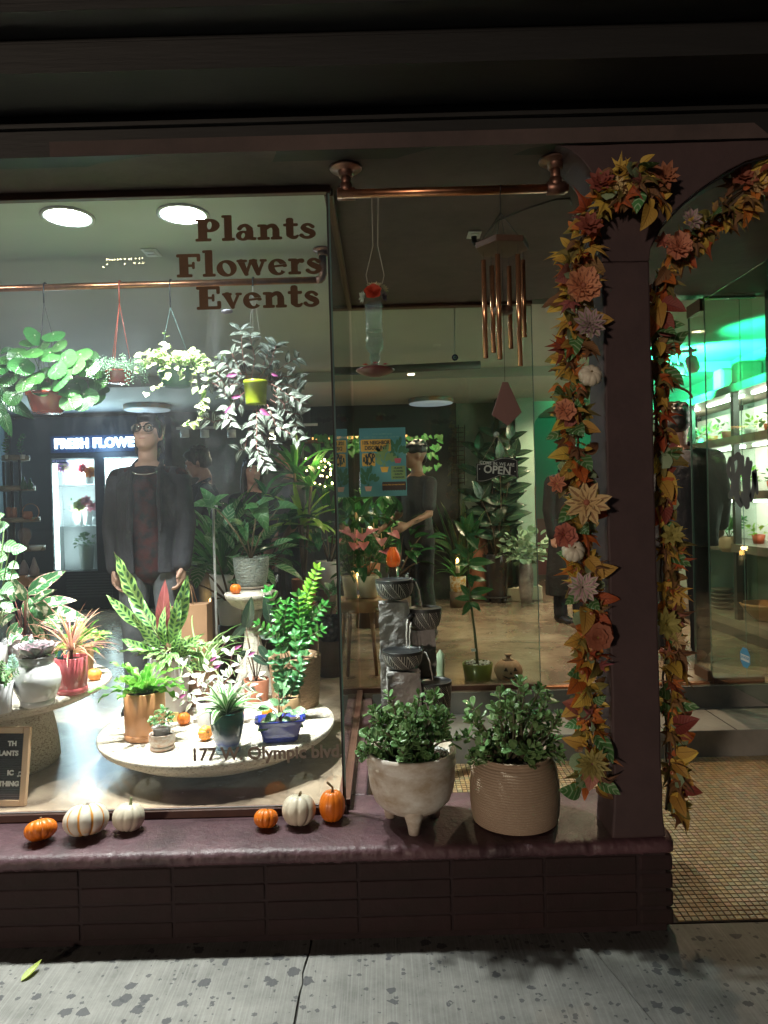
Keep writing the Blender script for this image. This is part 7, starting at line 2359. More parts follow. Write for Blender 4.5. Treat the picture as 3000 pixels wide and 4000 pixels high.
for px, py, w_, h_ in ((2306, 1473, 90, 84), (2240, 2162, 88, 96)):
 rot = Matrix.Rotation(radians(62), 4, 'X') @ Matrix.Rotation(.3, 4, 'Z')
 pumpkin('', px, py, 0, w_ * s, h_ * s * .72, M_pumw, M_pumst, 9, .012, par=gl, rot=rot, c=P(px, py + 25, YG - .08), name='mini_pumpkin', depth=.10)
for (m_, px, py, rp, lay, pet, w_, shp) in ((F_pe, 2650, 965, 46, 4, 9, .6, 'spoon'), (F_mv, 2700, 860, 40, 4, 9, .5, 'lance'), (F_rs, 2900, 690, 46, 3, 9, .6, 'ovate'), (F_ol, 2600, 2440, 56, 4, 9, .5, 'ovate'), (F_cr, 2640, 2500, 34, 3, 9, .4, 'lance'), (F_ol, 2625, 2090, 40, 3, 8, .5, 'ovate'), (F_pe, 2590, 945, 30, 3, 8, .5, 'ovate'), (F_cr, 2965, 715, 40, 3, 7, .7, 'round')):
 flower('flower', m_, P(px, py, 2.70), rp * s * 1.3, (rg.uniform(-.1, .4), -1, rg.uniform(-.1, .3)), gr, lay, pet, w_, shp, seed=px)
lf = leafmesh(leafmat('yellow_green_leaf', (.42, .55, .10), (.36, .5, .08), mid=(.6, .65, .25), mw=.06), 'lance', .35, -.25, .25, n=9)
a, b = PZ(82, 3832, .004), PZ(168, 3770, .004)
o_ = link('fallen_leaf', lf.copy(), None, omat(a, b - a, V((0, 0, 1)), (b - a).length))
tag(o_, 'yellow green leaf lying on the sidewalk at the lower left', 'leaf')
# ================================================================== PEOPLE
def fuse(mb, name, m, parent, mw, voxel=.009, sm=6, mats2=None):
 """one continuous skin grown over overlapping tapered shapes"""
 me = mb.mesh(name, m)
 tmp = bpy.data.objects.new(name, me); col.objects.link(tmp)
 rm = tmp.modifiers.new('r', 'REMESH'); rm.mode = 'VOXEL'; rm.voxel_size = voxel
 s_ = tmp.modifiers.new('s', 'SMOOTH'); s_.iterations = sm; s_.factor = .5
 dg = bpy.context.evaluated_depsgraph_get()
 me2 = bpy.data.meshes.new_from_object(tmp.evaluated_get(dg))
 bpy.data.objects.remove(tmp)
 me2.materials.clear(); me2.materials.append(m)
 me2.polygons.foreach_set('use_smooth', [True] * len(me2.polygons))
 me2.transform(mw)
 return link(name, me2, parent)
def limb(mb, pts, rs, n=12, flat=1):
 mb.tube(pts, rs, n)
 for p, r_ in zip(pts, rs): mb.ball(p, r_, n, 7)
def ell(mb, c, rx, ry, rz): mb.ball(c, 1, 18, 12, 0, (rx, ry, rz))
def hand(mb, w, d, palm_n, s, side):
 """hand from wrist w along d, palm facing palm_n"""
 d = V(d).normalized(); n = V(palm_n).normalized(); x = d.cross(n) * side
 L = .19 * s
 limb(mb, [w, w + d * L * .25, w + d * L * .48], [.024 * s, .030 * s, .030 * s], 10)
 for sx_ in (-.018, .018):
  limb(mb, [w + d * L * .15 + x * sx_ * s, w + d * L * .46 + x * sx_ * 1.2 * s], [.016 * s, .016 * s], 8)
 for i, (off, fl_) in enumerate(((-.030, .40), (-.010, .46), (.010, .44), (.029, .34))):
  b = w + d * L * .46 + x * off * s
  f = fl_ * L
  k1 = b + (d * .95 + n * .2).normalized() * f * .45
  k2 = k1 + (d * .7 + n * .7).normalized() * f * .32
  k3 = k2 + (d * .2 + n * 1).normalized() * f * .25
  limb(mb, [b, k1, k2, k3], [.0105 * s, .0098 * s, .009 * s, .0078 * s], 8)
 b = w + d * L * .15 - x * .026 * s
 k1 = b + (d * .7 - x * .6 + n * .3).normalized() * .040 * s
 limb(mb, [b, k1, k1 + (d * .9 - x * .1 + n * .4).normalized() * .034 * s], [.015 * s, .0125 * s, .010 * s], 8)
def person(label, px, py_head, Y, H, yaw=0, pitch=0, lean=0, skin=(.45, .26, .18), hair='short', hairc=(.015, .012, .012), top=(.02, .02, .022), topname='shirt', coat=None, trous=(.04, .045, .05), shoe=(.012, .012, .014),
   arms=((.0, .0), (.0, .0)), head_yaw=0, voxel=.011, sleeves='long', coatlen=.44, top_refl=None, hem=None, build=1.0, cap=False, beard=False):
 s = H / 1.8
 base = P(px, py_head, Y); base = V((base.x, Y, ZF))
 t = thing('person', label, 'person', base)
 W_ = Matrix.Translation(base) @ Matrix.Rotation(yaw, 4, 'Z') @ Matrix.Scale(s, 4)
 B = build
 sk = mat('skin_%d' % int(skin[0] * 1000), skin, .55, c2=tuple(q * .8 for q in skin), ns=9, sss=.1)
 hipz, shz = .93, 1.41
 sh = [V((-.185 * B, 0, shz)), V((.185 * B, 0, shz))]
 hp_ = [V((-.09, 0, hipz)), V((.09, 0, hipz))]
 kn = [V((-.105, -.02, .50)), V((.105, -.02, .50))]
 an = [V((-.115, .02, .09)), V((.115, .02, .09))]
 el, wr = [], []
 for i, sg_ in enumerate((-1, 1)):
  sw_, bd_ = arms[i]
  e = sh[i] + V((sg_ * .035, -.27 * sin(sw_) , -.28 * cos(sw_)))
  f = sw_ + bd_
  el.append(e); wr.append(e + V((-sg_ * .02 - sg_ * (.12 if bd_ > 1 else 0), -.25 * sin(f), -.25 * cos(f))))
 hc = V((0, -.015, 1.675))
 HM = Matrix.Translation(V((0, 0, 1.58))) @ Matrix.Rotation(head_yaw, 4, 'Z') @ Matrix.Rotation(-pitch, 4, 'X') @ Matrix.Translation(V((0, 0, -1.58)))
 body = MB()
 head = MB()
 ell(head, hc + V((0, .02, .02)), .078, .098, .098)
 ell(head, hc + V((0, -.035, -.045)), .064, .062, .075)
 ell(head, hc + V((0, -.055, -.092)), .034, .034, .024)
 ell(head, hc + V((0, -.078, -.005)), .05, .022, .05)
 ell(head, hc + V((0, -.082, .032)), .052, .016, .014)
 for q in (-1, 1):
  ell(head, hc + V((q * .040, -.068, -.03)), .024, .024, .022)
  ell(head, hc + V((q * .079, .012, -.012)), .009, .018, .031)
  ell(head, hc + V((q * .012, -.099, -.030)), .009, .009, .008)
 limb(head, [hc + V((0, -.090, .014)), hc + V((0, -.104, -.012)), hc + V((0, -.112, -.028))], [.008, .009, .011], 8)
 ell(head, hc + V((0, -.094, -.058)), .022, .010, .0055)
 ell(head, hc + V((0, -.092, -.069)), .019, .010, .007)
 limb(head, [V((0, .02, 1.42)), V((0, .008, 1.52)), V((0, .0, 1.60))], [.062 * B, .054, .056], 16)
 hv = [tuple(HM @ V(v)) if v[2] > 1.5 else v for v in head.v]
 body.add(hv, head.f)
 for z, rx, ry in ((1.02, .155, .105), (1.12, .14, .10), (1.25, .155, .11), (1.36, .17, .115), (1.43, .16, .095)):
  ell(body, (0, 0, z), rx * B * .85, ry * .85, .09)
 for i in (0, 1):
  limb(body, [sh[i], el[i], wr[i]], [.048, .038, .026], 12)
  limb(body, [sh[i] * .4 + V((0, 0, shz * .6)), sh[i]], [.06, .05], 12)
  limb(body, [hp_[i], kn[i], an[i]], [.085, .055, .04], 12)
  limb(body, [an[i] + V((0, .02, -.04)), an[i] + V((0, -.15, -.055))], [.035, .03], 10)
  dd = (wr[i] - el[i]).normalized()
  hand(body, wr[i], dd, V((-(-1, 1)[i], -.2, 0)), 1.0, (-1, 1)[i])
 ob = fuse(body, 'body', sk, t, W_, voxel * s, 3)
 def hpt(p): return HM @ (hc + V(p))
 if 1:
  me_w = mat('eye_white', (.6, .58, .56), .2); me_i = mat('iris', (.03, .018, .012), .1); br = mat('brow_hair', (.02, .015, .012), .8)
  for q in (-1, 1):
   e = MB().ball((0, 0, 0), .0125, 12, 8)
   M_ = W_ @ HM @ Matrix.Translation(hc + V((q * .031, -.0845, .004)))
   me = e.mesh('eye', me_w); me.transform(M_); link('eye', me, t)
   me = MB().ball((q * .0, -.0095, .001), .0055, 10, 6).mesh('iris', me_i); me.transform(M_); link('iris', me, t)
   pts = [V((q * (.014 + .034 * k), -.100 + .012 * k, .026 + .008 * sin(pi * k * .8))) for k in (0, .33, .66, 1)]
   me = MB().tube([hc + p for p in pts], [.0035, .0045, .004, .002], 6).mesh('eyebrow', br); me.transform(W_ @ HM); link('eyebrow', me, t)
  me = MB().tube([hc + V((q * .026, -.098 + .012 * abs(q) ** 2, -.063 + .002 * q * q)) for q in (-1, -.5, 0, .5, 1)], [.0015, .004, .0048, .004, .0015], 8).mesh('lips', mat('lip_tone', (.35, .15, .12), .5)); me.transform(W_ @ HM); link('lips', me, t)
 hm_ = mat('hair_%d' % int(hairc[0] * 1000), hairc, .45, c2=tuple(q * 2.2 for q in hairc), ns=60, amt=.3, stretch=(1, 1, .2), bump=.6, bs=120)
 hb = MB()
 if cap:
  ell(hb, hc + V((0, .015, .05)), .088, .108, .078); ell(hb, hc + V((0, -.11, .035)), .055, .06, .010)
  ell(hb, hc + V((0, .09, -.02)), .05, .03, .06)
 else:
  ell(hb, hc + V((0, .03, .045)), .088, .104, .088); ell(hb, hc + V((0, .055, -.01)), .084, .075, .07)
  ell(hb, hc + V((0, -.035, .088)), .066, .055, .036)
  for q in (-1, 1): ell(hb, hc + V((q * .074, .0, .012)), .013, .03, .042)
 if hair == 'long':
  ell(hb, hc + V((0, .06, -.06)), .095, .06, .16)
  for q in (-1, 1): limb(hb, [hc + V((q * .075, .0, .03)), hc + V((q * .085, .01, -.09)), hc + V((q * .085, -.01, -.2)), hc + V((q * .08, -.04, -.28))], [.025, .03, .03, .02], 10)
 if hair == 'mullet':
  ell(hb, hc + V((0, .075, -.08)), .06, .035, .075)
  for q in (-1, 1): limb(hb, [hc + V((q * .08, .04, -.02)), hc + V((q * .078, .045, -.1))], [.016, .012], 8)
 for k in range(40):
  r_ = random.Random(k)
  a = r_.uniform(0, 2 * pi); e_ = r_.uniform(.3, 1.4)
  d_ = azel(a, e_)
  if d_.y < -.2 and d_.z < .75: continue
  p_ = hc + V((d_.x * .084, .03 + d_.y * .1, .045 + d_.z * .085))
  limb(hb, [p_, p_ + (d_ + V((0, .6, -.3))).normalized() * .02], [.012, .007], 6)
 fuse(hb, 'cap' if cap else 'hair', hm_, t, W_ @ HM, .008 * s, 2)
 if beard:
  b2 = MB(); ell(b2, hc + V((0, -.055, -.082)), .058, .055, .042); ell(b2, hc + V((0, -.09, -.085)), .03, .02, .025)
  fuse(b2, 'beard', hm_, t, W_ @ HM, .008 * s, 2)
 tm_ = mat('cloth_%s_%d' % (topname, int(top[0] * 1000 + top[2] * 7000)), top, .85, c2=top_refl or tuple(q * 1.5 for q in top), ns=7 if not top_refl else 13, amt=.5 if not top_refl else .16, bump=.5, bs=12, bd=.02)
 tb = MB()
 sl = .55 if sleeves == 'short' else 1.0
 prf = ((.87, .165, .115), (.96, .17, .125), (1.1, .155, .112), (1.25, .168, .124), (1.36, .17, .118), (1.41, .150, .100))
 for (z, rx, ry), (z2, rx2, ry2) in zip(prf, prf[1:]):
  for k in range(4):
   q = k / 4
   ell(tb, (0, 0, z + (z2 - z) * q), (rx + (rx2 - rx) * q) * B, ry + (ry2 - ry) * q, .11)
 for i in (0, 1):
  limb(tb, [sh[i] * .4 + V((0, 0, shz * .6 + .02)), sh[i]], [.062, .062], 12)
  if not coat:
   if sleeves == 'short': limb(tb, [sh[i], sh[i].lerp(el[i], .75)], [.064, .062], 12)
   else: limb(tb, [sh[i], el[i], wr[i]], [.062, .052, .04], 12)
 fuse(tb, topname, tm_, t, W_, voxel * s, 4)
 if coat:
  cm = mat('coat_%d' % int(coat[0] * 1000), coat, .8, c2=tuple(q * 1.6 for q in coat), ns=5, bump=.6, bs=9, bd=.03)
  cb_ = MB()
  z0 = hem or hipz - .12
  nz_, na = 12, 30
  rings = []
  for k in range(nz_ + 1):
   z = z0 + (1.47 - z0) * k / nz_
   q = (z - .95) / .5
   rx = (.205 + .012 * sin(q * 5)) * B if z < 1.38 else (.205 - (z - 1.38) * 1.1) * B
   ry = .145 if z < 1.36 else .145 - (z - 1.36) * .4
   if z < .9: rx += (.9 - z) * .08; ry += (.9 - z) * .05
   op_ = .36 if z < 1.3 else .36 + (z - 1.3) * 1.2
   row = []
   for o_ in (0, -.018):
    for j in range(na + 1):
     a = -pi / 2 + op_ + (2 * pi - 2 * op_) * j / na
     wv = .008 * sin(a * 7 + z * 9)
     row.append(((rx + o_ + wv) * cos(a), (ry + o_ + wv) * sin(a), z))
   rings.append(row)
  m_ = na + 1
  vs = [v for row in rings for v in row]
  fs = []
  w2 = 2 * m_
  for k in range(nz_):
   for j in range(na):
    b = k * w2 + j
    fs.append((b, b + 1, b + w2 + 1, b + w2)); fs.append((b + m_ + 1, b + m_, b + m_ + w2, b + m_ + w2 + 1))
   for j in (0, na):
    b = k * w2 + j
    fs.append((b, b + w2, b + w2 + m_, b + m_) if j == 0 else (b, b + m_, b + m_ + w2, b + w2))
  for k in (0, nz_):
   for j in range(na):
    b = k * w2 + j
    fs.append((b, b + m_, b + m_ + 1, b + 1) if k == 0 else (b, b + 1, b + m_ + 1, b + m_))
  cb_.add(vs, fs)
  for i in (0, 1):
   limb(cb_, [sh[i] * .42 + V((0, .015, shz * .58 + .03)), sh[i] * .8 + V((0, 0, shz * .2 + .008)), sh[i] + V((0, 0, -.02)), el[i], wr[i] - (wr[i] - el[i]) * .02], [.05, .064, .07, .064, .055], 14)
   limb(cb_, [V(((-1, 1)[i] * .07, .05, 1.52)), V(((-1, 1)[i] * .085, -.08, 1.46)), V(((-1, 1)[i] * .085, -.135, 1.3)), V(((-1, 1)[i] * .09, -.145, 1.1))], [.016, .018, .016, .010], 8)
  fuse(cb_, 'jacket', cm, t, W_, max(.008, voxel * .85) * s, 2)
 pm = mat('trousers_%d' % int(trous[0] * 1000), trous, .9, c2=tuple(q * 2.4 for q in trous), ns=5, amt=.5, bump=.6, bs=11, bd=.02)
 pb_ = MB()
 ell(pb_, (0, 0, .97), .165 * min(B, 1.06), .115, .1)
 for i in (0, 1):
  limb(pb_, [hp_[i] + V((0, 0, .0)), kn[i] + V((0, 0, .12)), kn[i], an[i] + V((0, 0, .12)), an[i] + V((0, -.01, .0))], [.098, .085, .074, .066, .07], 14)
 fuse(pb_, 'trousers', pm, t, W_, voxel * s, 2)
 for i in (0, 1):
  sb_ = MB()
  a = an[i]
  limb(sb_, [V((a.x, .06, .045)), V((a.x, -.02, .05)), V((a.x * 1.08, -.12, .04)), V((a.x * 1.12, -.18, .034))], [.042, .044, .042, .032], 12)
  sb_.v = [(x, y, max(z, .004)) for x, y, z in sb_.v]
  fuse(sb_, 'shoe', mat('shoe_%d' % int(shoe[0] * 1000), shoe, .4), t, W_, .009, 2)
 return t, W_, HM, hc, wr
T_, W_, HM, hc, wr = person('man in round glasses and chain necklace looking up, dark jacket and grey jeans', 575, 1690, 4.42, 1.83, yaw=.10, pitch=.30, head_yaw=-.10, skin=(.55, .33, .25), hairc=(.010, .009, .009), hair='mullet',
       top=(.010, .010, .013), top_refl=(.05, .008, .008), topname='t_shirt', coat=(.022, .023, .030), trous=(.05, .055, .06), voxel=.0085, arms=((.05, .1), (.1, .1)), hem=.84, build=.98)  # red blotches put a reflected red sign into the shirt colour
gm = mat('dark_frames', (.025, .02, .018), .2, coat=.5)
gb = MB()
for q in (-1, 1):
 c = V((q * .036, -.108, .002))
 gb.tube([hc + c + V((.029 * cos(a), .006 * abs(cos(a)) * (1 if q * cos(a) > 0 else 0), .025 * sin(a) - .002)) for a in [2 * pi * i / 24 for i in range(25)]], .0030, 8)
 gb.tube([hc + V((q * .065, -.102, .008)), hc + V((q * .078, -.06, .008)), hc + V((q * .082, .012, .0))], .0026, 6)
gb.tube([hc + V((-.008, -.110, .004)), hc + V((0, -.112, .008)), hc + V((.008, -.110, .004))], .0026, 6)
me = gb.mesh('glasses', gm); me.transform(W_ @ HM); link('glasses', me, T_)
for q in (-1, 1):
 me = MB().lathe([(0, 0), (.0265, 0)], 24).mesh('lens', glassmat('lens_glass', (.95, .97, .96), 2.2))
 me.transform(W_ @ HM @ Matrix.Translation(hc + V((q * .036, -.107, 0))) @ Matrix.Rotation(pi / 2, 4, 'X')); link('lens', me, T_)
nb = MB()
for i in range(52):
 a = -pi / 2 + (i / 51 - .5) * 4.6
 p = V((.088 * cos(a), .01 + .085 * sin(a) - .055, 1.475 + .035 * sin(a) - .012))
 nb.ball(p, .0052, 6, 4, 0, (1.2, .8, .8))
me = nb.mesh('necklace', mat('silver_chain', (.7, .7, .7), .25, 1)); me.transform(W_); tag(link('necklace', me, T_), kind='stuff')
hw = W_ @ (wr[1] + V((0, 0, -.10)))
t = thing('paper_bag', 'kraft paper bag held in the hand of the man in glasses', 'bag', V((hw.x, hw.y, hw.z - .45)))
M_kraft = mat('kraft_paper', (.36, .20, .11), .8, c2=(.3, .17, .09), ns=5, bump=.3, bs=15)
bx, by, bz = hw.x + .02, hw.y + .02, hw.z - .48
MB().prism([(bx - .13, bz), (bx + .13, bz), (bx + .135, bz + .34), (bx - .128, bz + .33)], 'y', by - .07, by + .07).build('bag_body', M_kraft, t)
for dy in (-.045, .045):
 MB().tube([V((bx - .05, by + dy, bz + .32)), V((bx - .03, by + dy * .5, bz + .43)), V((bx, by, hw.z + .012)), V((bx + .03, by + dy * .5, bz + .43)), V((bx + .05, by + dy, bz + .32))], .003, 6).build('handle', M_kraft, t)
SK = (.42, .24, .18)
person('man with short dark hair in a dark jacket, bowing his head to the left', 790, 1780, 6.1, 1.76, yaw=-1.2, pitch=-.35, head_yaw=-.3, skin=SK, hairc=(.035, .028, .02), coat=(.02, .022, .024), top=(.05, .06, .07), arms=((.5, 1.3), (.5, 1.2)))
person('woman with long dark hair in a black sweatshirt facing the window', 985, 1850, 6.2, 1.66, yaw=.1, head_yaw=.25, skin=(.45, .25, .19), hairc=(.014, .010, .010), hair='long', top=(.010, .010, .011), topname='sweatshirt', build=.92, arms=((0, .2), (0, .2)))
person('bearded man in a grey t-shirt facing left', 1135, 1800, 6.0, 1.78, yaw=-1.15, head_yaw=-.25, skin=SK, hairc=(.018, .013, .010), top=(.09, .088, .09), topname='t_shirt', sleeves='short', beard=True, arms=((.1, .3), (.1, .5)))
person('man in a black cap and grey t-shirt with arms folded at the waist', 1625, 1790, 6.6, 1.80, yaw=-.9, head_yaw=-.4, skin=(.34, .19, .13), hairc=(.012, .012, .014), cap=True, top=(.028, .028, .03), topname='t_shirt', sleeves='short', trous=(.008, .008, .01), arms=((.15, .9), (.2, 1.0)))
person('visitor in a long black coat mostly hidden behind the left garland', 2215, 1760, 7.2, 1.80, yaw=.4, skin=SK, coat=(.0012, .0012, .0014), top=(.004, .004, .004), trous=(.004, .004, .005), hem=.28, arms=((0, .1), (0, .1)), build=1.1)
person('tall visitor in a black jacket seen from behind in the doorway', 2650, 1640, 5.45, 1.93, yaw=pi - .5, skin=SK, hairc=(.010, .010, .010), coat=(.016, .016, .021), top=(.01, .01, .01), trous=(.008, .009, .011), shoe=(.16, .05, .04), arms=((.2, .5), (.2, .6)), build=1.25, hem=.80)
# ================================================================== BACK OF THE SHOP
YFr = 9.0
fr = thing('flower_fridge', 'black two door flower fridge with lit shelves of cut flowers', 'fridge', (P(300, 2350, YFr).x, YFr + .2, ZF))
X = lambda px, py=1950, Y=YFr: P(px, py, Y).x
Z = lambda py, px=300, Y=YFr: P(px, py, Y).z
fx0, fx1 = X(45), X(650)
dz0, dz1 = Z(2232), Z(1790)
M_fb = mat('fridge_black', (.012, .014, .018), .35)
d0, d1 = X(206, 2000), X(374, 2000)
e0, e1 = X(412, 2000), X(575, 2000)
mb = MB()
for a, b in ((fx0, d0), (d1, e0), (e1, fx1)): mb.box(a, b, YFr, YFr + .29, ZF + .02, 2.78)
for a, b in ((d0, d1), (e0, e1)):
 mb.box(a, b, YFr, YFr + .29, dz1, 2.78); mb.box(a, b, YFr, YFr + .29, ZF + .02, dz0)
mb.build('cabinet', M_fb, fr)
gr_ = MB()
for i in range(9): gr_.box(X(250), X(430), YFr - .012, YFr - .004, ZF + .16 + i * .035, ZF + .18 + i * .035)
gr_.build('vent_grille', mat('grille_dark', (.03, .032, .036), .4), fr)
M_fin = mat('fridge_inside', (.62, .64, .66), .4)
shz_ = [Z(2225), Z(2055), Z(1895)]
for a, b in ((d0, d1), (e0, e1)):
 m_ = MB().box(a, b, YFr + .28, YFr + .289, dz0, dz1).box(a + .001, a + .006, YFr + .01, YFr + .28, dz0, dz1).box(b - .006, b - .001, YFr + .01, YFr + .28, dz0, dz1)
 m_.build('lining', M_fin, fr)
 for z in shz_[1:]: MB().box(a + .01, b - .01, YFr + .03, YFr + .27, z - .008, z).build('shelf', mat('clear_shelf', (.7, .75, .78), .2), fr)
 MB().box(a + .02, a + .05, YFr + .03, YFr + .05, dz0 + .03, dz1 - .03).build('led_strip', emitmat('fridge_led', (.8, .92, 1), 14), fr)
 MB().box(a, b, YFr - .006, YFr + .0, dz0, dz1).build('door_glass', M_glass2, fr)
 point(fr, 'fridge_light', ((a + b) / 2, YFr + .08, dz1 - .12), 24, (.8, .92, 1), .05)
 point(fr, 'fridge_light', ((a + b) / 2, YFr + .08, (dz0 + dz1) / 2), 24, (.8, .92, 1), .05)
MB().bbox(X(203, 1800), X(262, 1800), YFr - .014, YFr - .007, Z(1808), Z(1792), .002).build('maker_plate', mat('plate_black', (.02, .02, .03), .4), fr)
txt('maker_text', 'ALKCOOL', .042, ((X(203, 1800) + X(262, 1800)) / 2 + .01, YFr - .0155, Z(1800)), mat('plate_text', (.4, .35, .6), .5), fr, off=.001)
s_l = P(210, 1752, YFr - .05)
t = thing('fresh_flowers_sign', 'glowing white FRESH FLOWERS letters over the fridge', 'sign', P(390, 1755, YFr - .05))
o_ = txt('letters', 'FRESH FLOWERS', .165, (P(212, 1735, YFr - .04).x, YFr - .04, P(400, 1732, YFr).z), emitmat('sign_glow', (.62, .80, 1), 9), t, off=.006, ext=.012, align='LEFT', space=1.08, sx=.89)
MB().box(P(200, 1735, YFr).x, P(645, 1735, YFr).x, YFr - .02, YFr - .008, P(400, 1700, YFr).z, P(400, 1765, YFr).z).build('backing', mat('sign_back', (.01, .03, .08), .3), t)
point(t, 'sign_light', (P(330, 1735, 8.6).x, 8.55, P(330, 1740, 8.6).z), 14, (.35, .62, 1), .15)
rr_ = random.Random(5)
pal = [leafmat('bloom_%d' % i, c_, rough=.5, trans=.3) for i, c_ in enumerate(((.75, .18, .03), (.8, .3, .35), (.78, .7, .3), (.4, .2, .6), (.8, .78, .7), (.6, .05, .08)))]
ML = [leafmesh(L_mid, 'lance', .35, seed=i, n=4, k=2) for i in range(2)]
EU = [leafmesh(L_euc, 'round', .9, n=4, k=2, seed=1)]
def vase(label, px, pyb, h, w, m, spread, mix, n, green=ML, Y=YFr + .15, sz=.05):
 c = P(px, pyb, Y)
 t = thing('flower_vase', label, 'vase of flowers', c)
 s = Y / 2800
 h *= s; w *= s
 MB().lathe([(w * .36, 0), (w * .4, h * .05), (w * .5, h * .9), (w * .52, h), (w * .44, h), (w * .42, h * .8)], 20, c).build('vase', m, t)
 o = Pot(); o.t = t; o.c = c; o.zs = c.z + h * .9
 r = random.Random(px)
 bushy(o, n, spread * s, spread * s * 1.1, green, sz, seed=px, up=.35)
 for i, k in enumerate(mix):
  a = r.uniform(0, 6.28)
  flower('bloom', pal[k], V((c.x + cos(a) * spread * s * .6, c.y - .07 - .02 * r.random(), o.zs + r.uniform(.1, .9) * spread * s)), r.uniform(.06, .095), (r.uniform(-.4, .4), -1, .3), t, 3, 8, .6, seed=i)
 return o
W1 = mat('vase_white', (.62, .62, .6), .4)
vase('clear vase with green and pink stems on the top fridge shelf', 262, 1892, 55, 26, mat('clear_plastic'), 30, (1, 3, 2), 12)
vase('white cup of orange gerberas on the top fridge shelf', 350, 1890, 36, 36, W1, 30, (0, 0, 0, 5), 14)
vase('silver goblet of cream sunflowers on the middle fridge shelf', 302, 2052, 52, 38, W1, 42, (2, 2, 4, 2, 4), 20)
vase('white fluted vase of mixed flowers on the middle fridge shelf', 345, 2052, 62, 36, W1, 46, (3, 1, 2, 1, 0), 20)
vase('tall white bucket of eucalyptus on the bottom of the fridge', 340, 2225, 98, 56, W1, 42, (), 60, EU)
YS = 6.6
ts = thing('tiered_shelf', 'slim tiered shelf of round trays with dark posts at the left', 'shelf', (P(70, 2300, YS).x, YS, ZF))
M_tray = mat('brass_tray', (.26, .22, .16), .45, .6)
for (px0, px1, py) in ((12, 112, 1800), (-20, 132, 1918), (-10, 150, 2040), (0, 170, 2152), (20, 172, 2265)):
 c = P((px0 + px1) / 2, py, YS); w = (px1 - px0) / 2 * YS / 2800
 MB().lathe([(w * .97, 0), (w, .002), (w, .045), (w * .97, .045), (w * .95, .006), (0, .006)], 40, c, fn=lambda r, z, a: r).build('tray', M_tray, ts)
for px, dy in ((52, .05), (82, -.1), (20, .12)):
 c = P(px, 2000, YS + dy)
 MB().tube([V((c.x, c.y, ZF)), V((c.x, c.y, P(px, 1800, YS).z))], .013, 8).build('post', mat('dark_post_metal', (.02, .02, .025), .4, .6), ts)
def small(name, label, cat, px, pyb, prof, m, Y=YS - .12, n=20):
 c = P(px, pyb, Y)
 s = Y / 2800
 mb = MB().lathe([(a * s, b * s) for a, b in prof], n, c)
 return single(name, mb, m, label, cat)
M_tc = mat('terracotta')
small('bottle', 'small dark bottle left of another on the second tray', 'bottle', 93, 1912, [(12, 0), (13, 20), (6, 34), (5, 48), (0, 49)], mat('green_bottle', (.03, .12, .05), .2))
small('bottle', 'small green bottle at the right end of the second tray', 'bottle', 118, 1912, [(10, 0), (11, 18), (5, 30), (4, 42), (0, 43)], mat('green_bottle'))
small('pot', 'tall terracotta tile pot left of its twin on the third tray', 'pot', 35, 2030, [(10, 0), (10, 40), (8, 48), (0, 49)], M_tc)
small('pot', 'tall terracotta pot right of its twin on the third tray', 'pot', 57, 2030, [(10, 0), (10, 42), (8, 48), (0, 49)], M_tc)
small('planter', 'faceted terracotta planter under a copper hoop on the third tray', 'planter', 108, 2028, [(14, 0), (22, 14), (18, 30), (0, 31)], M_tc, n=6)
c = P(120, 2000, YS - .1)
single('hoop', MB().tube([c + V((.075 * cos(a), 0, .075 * sin(a))) for a in [2 * pi * i / 30 for i in range(31)]], .004, 6), M_copper, 'copper ring hoop standing on the third tray', 'ornament')
small('glass_head', 'smoky glass balloon vase on the fourth tray', 'vase', 98, 2145, [(12, 0), (15, 6), (12, 24), (24, 44), (24, 66), (16, 80), (0, 84)], mat('smoky_glass', (.30, .2, .17), .1, alpha=.55, spec=.8))
small('bowl', 'white and blue bowl on the fourth tray', 'bowl', 140, 2150, [(16, 0), (24, 12), (24, 18), (0, 17)], W1)
small('sack', 'clear bag of dried pods on the lowest tray, nearer the middle', 'bag', 95, 2250, [(16, 0), (20, 22), (12, 46), (4, 62), (0, 64)], mat('bag_plastic', (.35, .28, .28), .3, alpha=.8))
small('sack', 'clear pointed bag of dried pods at the right of the lowest tray', 'bag', 135, 2248, [(16, 0), (18, 22), (10, 46), (3, 70), (0, 72)], mat('bag_plastic'))
c = P(85, 2290, YS - .15)
single('wood_box', MB().prism([(c.x - .09, c.z), (c.x + .07, c.z), (c.x + .1, c.z + .05), (c.x + .05, c.z + .1), (c.x - .09, c.z + .1)], 'y', c.y - .05, c.y + .05), mat('honey_wood', (.42, .2, .09), .5), 'hexagonal honey wood box on the lowest tray', 'box')
for i, (px, pyb) in enumerate(((30, 1793), (88, 1792))):
 o = pot('tray_plant', ('small spindly plant in a white cup, left on the top tray', 'small spindly plant in a clear cup, right on the top tray')[i], px, pyb, 0, 16, 10, 8, W1, Y=YS - .1)
 pinnate(o, stem_to(V((o.c.x, o.c.y, o.zs)), px + 2, pyb - 90, YS - .1, .02), leafmesh(L_dark, 'ovate', .6), 7, .04, rad=.002, seed=i)
GS = thing('grow_shelf', 'black shelving unit with white grow lights full of potted plants, right of the doorway', 'shelf', (2.9, 6.0, ZF))
gx0, gx1, gy0, gy1 = 3.0, 3.52, 5.3, 7.9
M_gf = mat('shelf_frame', (.03, .028, .025), .45)
for y in (gy0, 6.12, 6.98, gy1):
 MB().box(gx0, gx0 + .05, y, y + .05, ZF, 2.55).build('post', M_gf, GS)
 MB().box(gx1 - .05, gx1, y, y + .05, ZF, 2.55).build('post', M_gf, GS)
lev = [.52, 1.17, 1.62, 2.09, 2.53]
M_gl = emitmat('grow_led', (1, .97, .86), 16)
